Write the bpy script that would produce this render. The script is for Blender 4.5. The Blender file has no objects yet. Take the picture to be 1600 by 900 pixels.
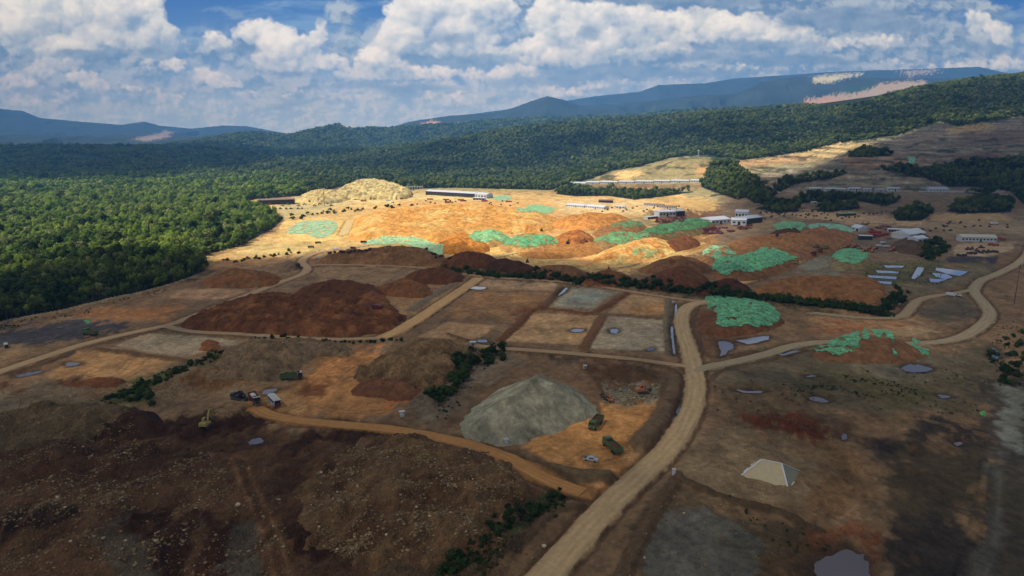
import bpy, math, random
import numpy as np
C = bpy.context.scene.collection
scene = bpy.context.scene
PI = math.pi
# ---------------------------------------------------------------- camera
CAM_H = 120.0; PITCH = math.radians(12.4); FPX = 1067.0
SP, CP = math.sin(PITCH), math.cos(PITCH)
cam_data = bpy.data.cameras.new('camera'); cam = bpy.data.objects.new('camera', cam_data); C.objects.link(cam)
cam.location = (0, 0, CAM_H); cam.rotation_euler = (PI/2 - PITCH, 0, 0)
cam_data.sensor_width = 36.0; cam_data.lens = 36.0*FPX/1600.0
cam_data.clip_start = 1.0; cam_data.clip_end = 60000.0
scene.camera = cam
# ---------------------------------------------------------------- exposure
scene.view_settings.view_transform = 'Standard'; scene.view_settings.look = 'None'
scene.view_settings.exposure = 0.2; scene.view_settings.gamma = 1.0
scene.view_settings.use_curve_mapping = False
scene.cycles.use_denoising = True
scene.cycles.max_bounces = 6; scene.cycles.volume_bounces = 0
scene.cycles.transparent_max_bounces = 24
# ---------------------------------------------------------------- sun
SUN_ELEV = math.radians(54); SUN_DIR = np.array([-0.93, -0.37, 0.0]); SUN_DIR /= np.linalg.norm(SUN_DIR)
L = np.array([SUN_DIR[0]*math.cos(SUN_ELEV), SUN_DIR[1]*math.cos(SUN_ELEV), math.sin(SUN_ELEV)])   # towards the sun
sun_data = bpy.data.lights.new('sun', 'SUN'); sun_data.energy = 5.0; sun_data.angle = math.radians(0.53)
sun_data.color = (1.0, 0.95, 0.88)
sun = bpy.data.objects.new('sun', sun_data); C.objects.link(sun)
from mathutils import Vector
sun.rotation_euler = Vector(tuple(L)).to_track_quat('Z', 'Y').to_euler(); sun.location = (0, 0, 800)

# ---------------------------------------------------------------- node helpers
def srgb(r, g, b):
    return tuple(((c/255)/12.92 if c/255 <= 0.04045 else ((c/255+0.055)/1.055)**2.4) for c in (r, g, b))
class NT:
    def __init__(s, tree): s.t = tree; s.n = tree.nodes; s.l = tree.links
    def put(s, v, inp):
        if v is None: return
        if isinstance(v, bpy.types.NodeSocket): s.l.new(v, inp)
        else:
            if inp.type == 'RGBA' and len(v) == 3: v = (*v, 1)
            inp.default_value = v
    def node(s, typ, **kw):
        n = s.n.new(typ)
        for k, v in kw.items(): setattr(n, k, v)
        return n
    def m(s, op, a, b=None, c=None, clamp=False):
        n = s.n.new('ShaderNodeMath'); n.operation = op; n.use_clamp = clamp
        for i, v in enumerate((a, b, c)): s.put(v, n.inputs[i])
        return n.outputs[0]
    def ss(s, x, a, b):
        n = s.n.new('ShaderNodeMapRange'); n.interpolation_type = 'SMOOTHSTEP'
        s.put(x, n.inputs[0]); s.put(a, n.inputs[1]); s.put(b, n.inputs[2]); n.inputs[3].default_value = 0; n.inputs[4].default_value = 1
        return n.outputs[0]
    def lin(s, x, a, b, c=0.0, d=1.0):
        n = s.n.new('ShaderNodeMapRange'); s.put(x, n.inputs[0])
        for i, v in enumerate((a, b, c, d)): s.put(v, n.inputs[i+1])
        return n.outputs[0]
    def mix(s, f, a, b, blend='MIX'):
        n = s.n.new('ShaderNodeMix'); n.data_type = 'RGBA'; n.blend_type = blend
        s.put(f, n.inputs[0]); s.put(a, n.inputs[6]); s.put(b, n.inputs[7]); return n.outputs[2]
    def noise(s, vec, scale, detail=5, rough=0.55, dist=0.0, dim='3D'):
        n = s.n.new('ShaderNodeTexNoise'); n.noise_dimensions = dim
        s.put(vec, n.inputs['Vector']); n.inputs['Scale'].default_value = scale; n.inputs['Detail'].default_value = detail
        n.inputs['Roughness'].default_value = rough; n.inputs['Distortion'].default_value = dist
        return n.outputs[0]
    def voro(s, vec, scale, detail=0.0, rough=0.5, dim='3D', feature='F1', smooth=0.3):
        n = s.n.new('ShaderNodeTexVoronoi'); n.voronoi_dimensions = dim; n.feature = feature
        s.put(vec, n.inputs['Vector']); n.inputs['Scale'].default_value = scale
        n.inputs['Detail'].default_value = detail; n.inputs['Roughness'].default_value = rough
        if feature == 'SMOOTH_F1': n.inputs['Smoothness'].default_value = smooth
        return n.outputs[0]
    def vm(s, op, a, b=None, scale=None):
        n = s.n.new('ShaderNodeVectorMath'); n.operation = op; s.put(a, n.inputs[0]); s.put(b, n.inputs[1])
        if scale is not None: s.put(scale, n.inputs[3])
        return n.outputs[0]
    def xyz(s, x, y, z=0.0):
        n = s.n.new('ShaderNodeCombineXYZ'); s.put(x, n.inputs[0]); s.put(y, n.inputs[1]); s.put(z, n.inputs[2]); return n.outputs[0]

# ---------------------------------------------------------------- world: daylight sky above the cloud field
world = bpy.data.worlds.new('World'); scene.world = world; world.use_nodes = True
def build_world():
    T = NT(world.node_tree); T.n.clear()
    sky = T.node('ShaderNodeTexSky', sky_type='NISHITA'); sky.sun_disc = False
    sky.sun_elevation = SUN_ELEV; sky.sun_rotation = math.atan2(L[0], L[1])
    sky.air_density = 1.0; sky.dust_density = 1.2; sky.ozone_density = 1.5; sky.altitude = 100
    d = T.node('ShaderNodeTexCoord').outputs['Generated']; n = T.noise(d, 3.0, 3, 0.6)
    c = T.mix(T.m('MULTIPLY', T.ss(n, 0.40, 0.58), 0.85), sky.outputs[0], (5.6, 5.9, 6.5))        # broken white cloud between the blue
    bg = T.node('ShaderNodeBackground'); T.put(c, bg.inputs[0]); bg.inputs[1].default_value = 0.075
    o = T.node('ShaderNodeOutputWorld'); T.l.new(bg.outputs[0], o.inputs[0])
build_world()
# ---------------------------------------------------------------- numpy noise
_rs = np.random.RandomState(7)
_PERM = _rs.permutation(4096).astype(np.int32); _PERM = np.concatenate([_PERM, _PERM])
_GA = _rs.rand(4096).astype(np.float32)*2*np.pi; _GX, _GY = np.cos(_GA), np.sin(_GA); _RV = _rs.rand(4096).astype(np.float32)
def _hash(ix, iy, seed): return _PERM[(_PERM[(ix + seed*131) & 4095] + iy) & 4095]
def perlin(x, y, seed=0):
    fx0 = np.floor(x); fy0 = np.floor(y); ix = fx0.astype(np.int64); iy = fy0.astype(np.int64)
    fx = (x-fx0).astype(np.float32); fy = (y-fy0).astype(np.float32)
    u = fx*fx*fx*(fx*(fx*6-15)+10); v = fy*fy*fy*(fy*(fy*6-15)+10)
    def g(a, b):
        h = _hash(ix+a, iy+b, seed); return _GX[h]*(fx-a)+_GY[h]*(fy-b)
    return (1-v)*((1-u)*g(0, 0)+u*g(1, 0)) + v*((1-u)*g(0, 1)+u*g(1, 1))
def fbm(x, y, octv=5, seed=0, gain=0.5, lac=2.03):
    a = 1.0; s = 0; t = 0
    for i in range(octv):
        s = s + a*perlin(x, y, seed+i*7); t += a*a; a *= gain; x = x*lac+17.3; y = y*lac-9.1
    return s/math.sqrt(t)*1.6          # roughly -1..1
def ridged(x, y, octv=5, seed=0, gain=0.5):
    a = 1.0; s = 0; t = 0
    for i in range(octv):
        s = s + a*(1-2*np.abs(perlin(x, y, seed+i*7))*1.4); t += a; a *= gain; x = x*2.03+11.3; y = y*2.03-5.7
    return s/t
def sstep(x, a, b):
    t = np.clip((x-a)/(b-a), 0, 1); return t*t*(3-2*t)
def lerp(a, b, t): return a+(b-a)*t
SR = lambda *c: np.array(srgb(*c), dtype=np.float32)
# ---------------------------------------------------------------- the cloud field near the horizon (colours and cover of the sky backdrop)
def sky_field(PX, PY):
    """RGB emission and cover for sky directions given as handy units (PX right, PY down)"""
    H, W = PX.shape
    x0, y0 = PX[0, 0], PY[0, 0]; sx = PX[0, 1]-PX[0, 0]; sy = PY[1, 0]-PY[0, 0]
    rnd = random.Random(11)
    col = np.zeros((H, W, 3), np.float32); alp = np.zeros((H, W), np.float32)
    def over(c, a):
        nonlocal col, alp
        a = np.clip(a, 0, 1).astype(np.float32); na = a + alp*(1-a)
        col = np.where(na[..., None] > 1e-5, (c*a[..., None] + col*(alp*(1-a))[..., None])/np.maximum(na, 1e-5)[..., None], col); alp = na
    WX = fbm(PX/70, PY/55, 5, 3)*14; WY = fbm(PX/70, PY/55, 5, 9)*10
    wx = fbm(PX/17, PY/14, 6, 23, .62)*6.5; wy = fbm(PX/17, PY/14, 6, 29, .62)*5.2
    # blue of the air, paler to the horizon
    t = np.clip((215-PY)/230, 0, 1.2)
    blue = lerp(SR(150, 182, 216), SR(6, 84, 178), np.clip(t, 0, 1)[..., None]**0.75)
    over(np.broadcast_to(blue, (H, W, 3)), np.full((H, W), 0.9))
    veil = fbm(PX/190+2, PY/34, 6, 41, .58)
    over(np.broadcast_to(SR(140, 176, 214), (H, W, 3)), sstep(veil, 0.0, 0.9)*0.55)
    # distant rows of small clouds
    YY = -np.log(np.maximum(248-PY, 12))*60
    d1 = fbm((PX+.4*WX)/52, (YY+WY*.6)/26, 5, 51, .58); d1b = fbm((PX+.4*WX-6)/52, (YY+WY*.6-2.6)/26, 6, 51, .58)
    c1 = lerp(SR(140, 168, 204), SR(222, 228, 236), np.clip(0.5+(d1-d1b)*1.6, 0, 1)[..., None])
    over(c1, sstep(d1, -0.3, 0.5)*0.6*sstep(PY, 20, 110))
    d2 = fbm((PX+.4*WX)/26+9, (YY+WY*.6)/18, 5, 57, .58); d2b = fbm((PX+.4*WX-4)/26+9, (YY+WY*.6-1.6)/18, 6, 57, .58)
    c2_ = lerp(SR(150, 176, 208), SR(226, 231, 238), np.clip(0.5+(d2-d2b)*1.6, 0, 1)[..., None])
    over(c2_, sstep(d2, -0.1, 0.6)*0.5*sstep(PY, 60, 150))
    # grey cloud bodies
    def blobs(lst, wq=1.0):
        m = np.full((H, W), -2.0, np.float32)
        for (cx, cy, rx, ry, w) in lst:
            q = 1-((PX+WX*wq-cx)/rx)**2-((PY+WY*wq-cy)/ry)**2
            m = np.maximum(m, q*w)
        return m
    grey = [(60,85,130,48,1),(250,130,120,26,.8),(420,125,120,26,.7),(330,90,80,22,.6),(450,155,120,18,.6),(120,160,150,18,.7),(800,150,300,16,.7),(190,85,130,34,1),(60,135,85,26,1),(395,78,45,18,.8),(590,70,95,48,.9),(700,85,140,32,1),(640,135,110,18,.9),
            (870,40,90,60,.8),(1000,100,210,42,1),(1000,5,230,28,1.1),(1250,25,280,60,1.2),(1400,75,200,50,1.1),(1180,112,230,30,1),(1500,90,110,55,.9),(860,125,120,25,1),
            (1480,14,90,22,.8),(530,26,26,34,.6),(1620,150,90,24,1),(-150,80,120,60,1),(1750,60,160,70,1),(1000,-60,400,60,1.2),(200,-50,200,45,1),(700,-40,160,60,1)]
    mg = blobs(grey)
    n = fbm((PX+wx)/60, (PY+wy)/36, 6, 61, .56); nb = fbm((PX+wx-7)/60, (PY+wy-8)/36, 6, 61, .56)
    dg = mg + n*0.75
    cg = lerp(SR(104, 132, 172), SR(176, 192, 212), np.clip(0.50+(n-nb)*1.3+n*0.15, 0, 1)[..., None])
    over(cg, sstep(dg, -0.35, 0.75)*0.95)
    dark = [(150,90,62,12,.9),(700,94,110,15,1),(1000,112,190,14,.9),(1060,0,170,16,1),(1330,32,130,20,1),(1180,52,60,14,.7),(120,104,95,8,.7),(640,140,80,9,.7),(905,42,22,18,.9),(388,74,24,11,.9),(1250,95,120,10,.8),(880,125,90,10,.7)]
    over(np.broadcast_to(SR(92, 122, 166), (H, W, 3)), sstep(blobs(dark, .6)+n*0.6, -0.1, 0.9)*0.72)
    # sunlit cumulus built up from puffs
    Z = np.full((H, W), -1e3, np.float32); NXa = np.zeros((H, W), np.float32); NYa = np.zeros((H, W), np.float32); BASE = np.zeros((H, W), np.float32)
    def puff(cx, cy, r, zc, b, zb):
        R = r*1.25
        i0 = max(int((cy-R-y0)/sy), 0); i1 = min(int((cy+R-y0)/sy)+2, H); j0 = max(int((cx-R-x0)/sx), 0); j1 = min(int((cx+R-x0)/sx)+2, W)
        if i0 >= i1 or j0 >= j1: return
        sl = (slice(i0, i1), slice(j0, j1))
        dx = (PX[sl]+wx[sl]*(0.5+r*.02)-cx)/r; dy = (PY[sl]+wy[sl]*(0.5+r*.02)-cy)/r
        q = 1-dx*dx-dy*dy; z = np.where(q > 0, zc+np.sqrt(np.maximum(q, 0))*r, -1e3)
        better = z > Z[sl]
        Z[sl] = np.where(better, z, Z[sl]); NXa[sl] = np.where(better, dx, NXa[sl]); NYa[sl] = np.where(better, dy, NYa[sl]); BASE[sl] = np.where(better, b, BASE[sl])
    white = [(30,40,70,40),(95,25,80,42),(150,55,80,34),(185,25,70,40),(235,60,44,30),(120,70,70,24),(262,72,18,14),(88,100,34,13),(60,112,24,12),(118,92,14,12),(14,132,40,13),(40,140,30,9),(132,122,26,11),(150,135,22,8),
             (335,64,14,16),(352,74,14,10),(396,52,34,16),(420,46,26,14),(444,84,46,32),(470,98,36,20),(502,54,12,20),(488,72,16,18),(516,98,30,12),(255,102,42,9),(275,106,24,7),(330,124,30,9),(318,112,10,10),(360,132,30,7),(395,150,28,7),
             (590,96,34,24),(560,118,38,11),(610,110,40,16),(640,60,50,30),(665,28,60,38),(710,50,66,34),(745,22,60,36),(720,70,60,22),(762,84,36,12),(660,118,60,10),(775,120,60,12),(700,112,50,9),
             (862,30,36,30),(885,50,44,34),(930,34,60,28),(960,60,60,26),(1010,38,60,24),(1060,50,70,24),(1090,36,50,20),(1140,52,60,24),(1180,44,44,18),(1205,60,34,14),(832,78,34,18),(922,80,30,24),(870,90,40,18),(1010,80,80,14),
             (806,114,40,12),(1245,56,40,16),(1280,66,40,10),(1430,32,60,8),(1400,62,60,8),(1525,30,24,12),(1548,48,34,14),(1568,64,16,10),(1572,102,50,11),(1505,106,60,9),(1120,106,80,8),(1000,128,100,6),(850,142,60,8),(890,150,50,6),
             (700,150,60,7),(1340,68,60,9),(1250,106,90,6),(1400,98,60,7),(60,162,46,6),(212,140,36,6),(480,150,50,5),(560,152,60,6),(-90,60,80,40),(1700,70,80,40),(690,-30,80,30),(120,-30,90,30)]
    white += [(rnd.uniform(-100, 1700), (yy := rnd.uniform(128, 185)), rnd.uniform(12, 40), rnd.uniform(3, 7)*(1-(yy-128)/110)) for _ in range(46)]
    for (cx, cy, rx, ry) in white:
        n = int(30+rx*ry/13)
        for k in range(7):
            a = -PI*rnd.random(); rr_ = min(rx, ry)*(.22+.3*rnd.random()); puff(cx+math.cos(a)*rx*(.75+.25*rnd.random()), cy+math.sin(a)*ry*(.8+.35*rnd.random()), rr_, 0, -.5, 0)
        for k in range(n):
            a = rnd.random()*2*PI; q = math.sqrt(rnd.random())
            px = cx+math.cos(a)*q*rx; py = cy+math.sin(a)*q*ry
            if py > cy+ry*0.6 and rnd.random() < .8: continue
            r = (0.13+0.34*rnd.random()**2)*min(ry*1.15, rx)*(1-0.45*q)+1.2
            puff(px, py, r, (1-q)*min(rx, ry)*0.8-(py-cy)*0.15, (py-cy)/ry, 0)
    cov = (Z > -900).astype(np.float32)
    def blur(a, k):
        ker = np.exp(-0.5*(np.arange(-int(3*k)-1, int(3*k)+2)/k)**2); ker /= ker.sum()
        a = np.apply_along_axis(lambda v: np.convolve(v, ker, 'same'), 1, a)
        return np.apply_along_axis(lambda v: np.convolve(v, ker, 'same'), 0, a)
    c1_ = blur(cov, 1.3)+0*cov; c2 = blur(cov, 5.0)
    # ragged soft edge
    rag = fbm(PX/9, PY/7, 4, 77, .6)
    aw = np.clip(sstep(c1_, 0.10, 0.90)*sstep(c2+rag*0.30, 0.12, 0.80), 0, 1)
    nz = np.sqrt(np.maximum(1-NXa**2-NYa**2, 0))
    shade = blur(np.clip(-0.50*NXa-0.62*NYa+0.42*nz, -1, 1)*cov, 1.1)/np.maximum(c1_, .2)
    big = blur(np.clip(-0.50*NXa-0.62*NYa+0.42*nz, -1, 1)*cov, 6)/np.maximum(c2, .2)
    lum = 0.29+0.46*shade+0.46*big-0.24*blur(BASE, 3.5)+0.24*fbm((PX+wx)/26, (PY+wy)/20, 5, 81, .6)+0.26*fbm((PX+wx)/95, (PY+wy)/46, 3, 83)
    lum = np.clip(lum, 0, 1)[..., None]
    cw = lerp(lerp(SR(140, 164, 198), SR(206, 216, 228), np.clip(lum*2, 0, 1)), SR(247, 249, 251), np.clip(lum*2-1, 0, 1))
    over(cw, aw*np.clip(0.93+0.35*fbm((PX+WX)/55, (PY+WY)/38, 4, 87), 0.35, 0.98))
    under = [(150,84,80,9,1),(740,96,90,10,1),(690,60,40,14,.7),(1000,112,160,9,1),(925,52,22,14,.8),(1180,70,120,10,.9),(1090,86,120,12,.8),(390,78,26,9,.9),(470,118,50,7,.8),(245,82,40,7,.7),(560,132,60,7,.8),(820,128,70,7,.8),(60,142,60,7,.7),(1330,30,150,20,1.2),(1050,-6,170,14,1.2),(1540,76,50,9,.7)]
    cu = lerp(SR(96, 124, 166), SR(150, 170, 200), np.clip(0.5+0.6*fbm((PX+wx)/40, (PY+wy)/22, 5, 89), 0, 1)[..., None])
    over(cu, sstep(blobs(under, .5)+0.6*fbm((PX+wx)/50, (PY+wy)/26, 5, 63), -0.25, 0.9)*0.80)
    # nearer air, wisps drifting across
    wsp = fbm((PX+WX)/120, (PY+WY)/40, 6, 91, .6)
    over(np.broadcast_to(SR(160, 184, 212), (H, W, 3)), sstep(wsp, 0.25, 1.0)*0.45)
    hz = sstep(PY, 90, 215)*0.5
    over(np.broadcast_to(SR(168, 192, 220), (H, W, 3)), hz)
    edge = sstep(PX, -420, -250)*sstep(PX, 2020, 1850)*sstep(PY, -165, -90)
    el = np.clip((215-PY)/1067, 0.004, 1); path = np.minimum(1300/el, 16500)*0.000086      # the air between here and the clouds
    gain = np.exp(path[..., None]*np.array([0.80, 0.52, 0.10]))*np.array([0.95, 0.93, 0.90])
    return (col*gain).astype(np.float32), alp*edge
# ---------------------------------------------------------------- picture directions to places on the ground
def ray(px, py):
    u = (px-800)/FPX; v = (py-450)/FPX
    return u, CP-v*SP, -SP-v*CP            # x, y, z per metre of depth
def G(px, py, z=0.0):
    """the point at height z seen in direction (px,py)"""
    u, y, d = ray(px, py); t = (z-CAM_H)/d
    return (u*t, y*t, z)
def GY(px, py, Yd):
    """the point at forward distance Yd in direction (px,py)"""
    u, y, d = ray(px, py); t = Yd/y
    return (u*t, Yd, CAM_H+d*t)
def GP(poly, z=0.0): return np.array([G(px, py, z)[:2] for px, py in poly])

# ---------------------------------------------------------------- large relief: lines of known height across the land, near to far
def line(pts, dz=0.0):
    A = []; Yv = []; Zv = []
    for px, py, Yd in pts:
        if Yd is None: x, y, z = G(px, py)
        else: x, y, z = GY(px, py, Yd)
        A.append(x/y); Yv.append(y); Zv.append(z+dz)
    return np.array(A), np.array(Yv), np.array(Zv)
LINES = [
 # foot of the slopes
 line([(-400,300,None),(400,300,None),(600,300,None),(860,302,None),(930,300,None),(1000,300,None),(1100,312,None),(1200,326,None),(1400,328,None),(1600,328,None),(2000,328,None)]),
 # front of the terrace with the long huts
 line([(-400,285,1900),(400,284,1900),(540,290,1730),(600,287,1760),(640,290,1760),(860,292,1750),(900,289,1680),(1000,286.5,1640),(1110,285,1600),(1150,290,1500),(1200,300,1400),(1280,300,1390),(1400,300,1380),(1600,300,1380),(2000,298,1380)]),
 None,
 # top of the cut wall above it
 line([(-400,276,2200),(400,274,2200),(560,276,2080),(600,280,2080),(660,290,1950),(860,284,1950),(900,277,1850),(960,268,1830),(1020,257,1820),(1060,246,1830),(1110,248,1830),(1150,262,1700),(1200,278,1560),(1260,276,1520),(1320,266,1530),(1400,268,1530),(1460,275,1500),(1520,270,1530),(1600,262,1550),(2000,255,1550)]),
 # foot of the forest on the big slope
 line([(-400,262,2700),(0,262,2700),(400,258,2700),(600,266,2500),(860,262,2450),(1000,244,2300),(1100,240,2250),(1150,246,2150),(1250,238,2150),(1320,223,2250),(1400,212,2300),(1470,193,2350),(1520,192,2400),(1600,180,2450),(2000,150,2500)]),
 # crest of the near ridge
 line([(-400,229,3700),(0,229,3700),(100,229,3700),(250,231,3700),(330,234,3700),(440,242,3700),(540,236,3600),(600,231,3500),(650,225,3400),(700,217,3300),(760,205,3300),(800,199,3300),(900,189,3300),(1000,183,3300),(1100,174,3300),(1200,170,3350),(1250,163,3400),(1330,152,3400),(1400,142,3400),(1450,132,3400),(1530,120,3400),(1600,114,3400),(2000,80,3400)], -9),
 None,
 # blue green hills behind
 line([(-400,227,6000),(0,229,6000),(200,227,6000),(250,225,6000),(330,214,6000),(380,205,6000),(410,206,6000),(450,210,6000),(480,203,5900),(530,192,5800),(560,194,5800),(600,200,5800),(640,196,5800),(700,192,5800),(760,187,5800),(830,183,5800),(1000,178,5600),(1040,172,5600),(1100,168,5500),(1180,166,5500),(1250,160,5500),(1600,118,5500),(2000,90,5500)], -22),
 None,
 line([(-400,212,8000),(300,212,8000),(440,211,8000),(600,202,8000),(640,190,8000),(700,181,8000),(770,176,8000),(800,169,8000),(830,158,8000),(855,150,8000),(880,156,8000),(905,165,8000),(960,163,8000),(1030,156,8000),(1080,150,8000),(1150,146,8000),(1190,128,8000),(1240,120,8000),(1600,124,8000),(2000,110,8000)]),
 None,
 line([(-400,150,11500),(-60,164,11500),(0,170,11500),(35,173,11500),(62,184,11500),(125,190,11500),(190,195,11500),(225,190,11500),(250,196,11500),(300,201,11500),(345,196,11500),(385,197,11500),(450,209,11500),(520,214,11500),(600,206,11000),(700,183,11000),(760,175,11000),(830,166,11000),(880,158,11000),(930,150,11000),(1000,143,11000),(1030,132,11000),(1100,130,11000),(1150,122,11000),(1230,117,11000),(1300,112,11000),(1380,109,11000),(1450,107,11000),(1530,104,11000),(1560,111,11000),(1600,119,11000),(2000,125,11000)]),
]
def _fill():
    A, Y_, Z_ = LINES[1]; LINES[2] = (A, Y_+26, Z_+0.6)
    for i in (6, 8, 10):
        A0, Y0, Z0 = LINES[i-1]; A1, Y1, Z1 = LINES[i+1]
        a = np.linspace(-1.1, 1.1, 80)
        y0 = np.interp(a, A0, Y0); y1 = np.interp(a, A1, Y1); z0 = np.interp(a, A0, Z0); z1 = np.interp(a, A1, Z1)
        LINES[i] = (a, y0*0.55+y1*0.45, np.minimum(z0, z1)*0.55-10)
_fill()
def big_relief(x, y):
    a = x/np.maximum(y, 30.0)
    Ys = [np.interp(a, l[0], l[1]) for l in LINES]; Zs = [np.interp(a, l[0], l[2]) for l in LINES]
    z = np.zeros_like(x)
    Ys.append(Ys[-1]+2500); Zs.append(Zs[-1]*0.5)
    Ys.append(Ys[-1]+30000); Zs.append(Zs[-1]*0)
    for i in range(len(Ys)-1):
        t = (y-Ys[i])/(Ys[i+1]-Ys[i]); m = (t >= 0) & (t < 1)
        if i >= 4:
            tt = t+0.13*np.sin(2*np.pi*t)*(-0.5) if i in (4, 6, 8, 10) else t
        else: tt = t
        z = np.where(m, Zs[i]+(Zs[i+1]-Zs[i])*tt, z)
    far = np.clip((y-2300)/6000, 0, 1)
    # gullies and spurs on the hills, fading out at the crest lines so that the skyline keeps its shape
    g = ridged(x/900+3, y/1500, 5, 5)*600*far + ridged(x/420, y/700, 4, 17)*40*np.clip((y-2400)/2500, 0, 1) + fbm(x/260, y/380, 4, 15)*34*np.clip((y-2000)/2500, 0, 1)
    k = np.ones_like(x)
    for i in (5, 7, 9, 11): k = np.minimum(k, np.clip(np.abs(y-Ys[i])/(0.045*Ys[i]), 0.0, 1))
    z = z+3.0*fbm(x/90, y/90, 3, 19)*far
    g = np.minimum(g-np.where(y > 3900, 170, 20)*far-8, 0)
    z = z+g*k*sstep(z, -40, 120)
    mid = sstep(y, 1350, 1700)*(1-sstep(y, 2600, 3400))
    z = z+fbm(x/150, y/220, 4, 25)*5*mid*sstep(z, 4, 40)
    return z

# ---------------------------------------------------------------- polygons and lines
def in_poly(x, y, P):
    r = np.zeros(x.shape, bool); n = len(P)
    for i in range(n):
        x1, y1 = P[i]; x2, y2 = P[(i+1) % n]
        if y1 == y2: continue
        c = ((y1 > y) != (y2 > y)) & (x < (x2-x1)*(y-y1)/(y2-y1)+x1); r ^= c
    return r
def seg_dist(x, y, P, closed=True, want_t=False):
    d = np.full(x.shape, 1e9); n = len(P); T = np.zeros(x.shape); acc = 0.0
    for i in range(n if closed else n-1):
        x1, y1 = P[i]; x2, y2 = P[(i+1) % n]; L2 = (x2-x1)**2+(y2-y1)**2
        if L2 < 1e-9: continue
        t = np.clip(((x-x1)*(x2-x1)+(y-y1)*(y2-y1))/L2, 0, 1)
        dd = np.hypot(x-(x1+t*(x2-x1)), y-(y1+t*(y2-y1)))
        if want_t: T = np.where(dd < d, acc+t*math.sqrt(L2), T)
        d = np.minimum(d, dd); acc += math.sqrt(L2)
    return (d, T) if want_t else d
def signed(x, y, P):
    d = seg_dist(x, y, P); return np.where(in_poly(x, y, P), d, -d)
def smooth_line(P, closed=False, n=8):
    P = [np.array(p, float) for p in P]; out = []
    m = len(P)
    for i in range(m if closed else m-1):
        p0 = P[(i-1) % m] if (closed or i > 0) else P[i]; p1 = P[i]; p2 = P[(i+1) % m]
        p3 = P[(i+2) % m] if (closed or i+2 < m) else P[(i+1) % m]
        for k in range(n):
            t = k/n
            out.append(0.5*((2*p1)+(-p0+p2)*t+(2*p0-5*p1+4*p2-p3)*t*t+(-p0+3*p1-3*p2+p3)*t**3))
    if not closed: out.append(P[-1])
    return np.array(out)
def box_of(P, m): return P[:, 0].min()-m, P[:, 0].max()+m, P[:, 1].min()-m, P[:, 1].max()+m
# ---------------------------------------------------------------- earth colours: what the soil looks like, as albedo
E_SH, E_SU = np.array([0.40, 0.445, 0.56]), np.array([1.18, 1.22, 1.45])
def al(r, g, b, E=None):
    if E is None: E = E_SH; r, g, b = r*.945, g*.95, b*.95
    return np.clip(np.array(srgb(r, g, b))/E, 0.004, 0.68).astype(np.float32)
def su(r, g, b): return al(min(r*1.06, 250), min(g*1.06, 250), b*1.0, E_SU)

# roads: name, centre line, half width in metres, colour
ROADS = [
 ('dirt_road', [(780,960),(845,900),(900,840),(952,783),(1003,735),(1040,700),(1068,660),(1084,625),(1087,595),(1084,570),(1078,545),(1069,520),(1065,500),(1067,486),(1076,476),(1092,470),(1106,468)], 4.8, al(139,119,93)),
 ('dirt_road', [(1084,576),(1104,570),(1150,561),(1200,549),(1240,537),(1290,531),(1350,533),(1440,533),(1490,527),(1520,515),(1542,498),(1547,485),(1537,470),(1525,457),(1524,447),(1535,435),(1560,425),(1588,411),(1605,396),(1610,380)], 3.9, al(122,110,92)),
 ('dirt_road', [(1270,486),(1300,489),(1340,493),(1390,494),(1413,489),(1424,477),(1436,466),(1460,460),(1490,456),(1522,450)], 3.4, al(120,107,88)),
 ('dirt_road', [(1076,569),(1000,559),(930,552),(860,546),(790,541),(745,537)], 3.0, al(132,110,86)),
 ('dirt_road', [(1098,468),(1050,463),(980,452),(900,440),(820,434),(755,430),(700,422),(640,415),(560,412),(500,412),(476,414)], 3.0, al(128,106,84)),
 ('dirt_road', [(748,432),(722,450),(690,471),(655,494),(620,514),(596,525)], 5.0, al(150,121,86)),
 ('dirt_road', [(-120,618),(0,577),(60,557),(130,535),(200,518),(262,505),(300,492),(345,474),(390,457),(440,438),(472,426),(480,417),(472,408),(478,400),(500,392),(545,386),(590,378)], 4.0, al(134,112,88)),
 ('dirt_road', [(258,506),(300,515),(380,519),(440,523),(520,527),(600,525)], 3.0, al(128,108,86)),
 ('dirt_track', [(400,634),(425,645),(470,653),(530,659),(590,664),(640,671),(690,680),(740,692),(795,711),(840,737),(880,754),(912,764)], 3.6, al(135,98,60)),
 ('dirt_road', [(1150,441),(1180,433),(1210,421),(1250,404),(1290,386),(1325,368)], 5.0, al(158,122,88)),
 ('dirt_road', [(930,417),(975,413),(1005,404),(1040,393),(1075,384),(1100,378)], 5.0, su(205,168,122)),
 ('dirt_road', [(760,402),(800,394),(860,382),(915,372),(960,361)], 4.0, su(210,180,138)),
 ('dirt_road', [(790,368),(830,361),(860,355),(890,350)], 3.5, su(215,185,140)),
 ('dirt_road', [(536,366),(543,353),(548,343)], 6.0, su(215,185,140)),
]
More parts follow.
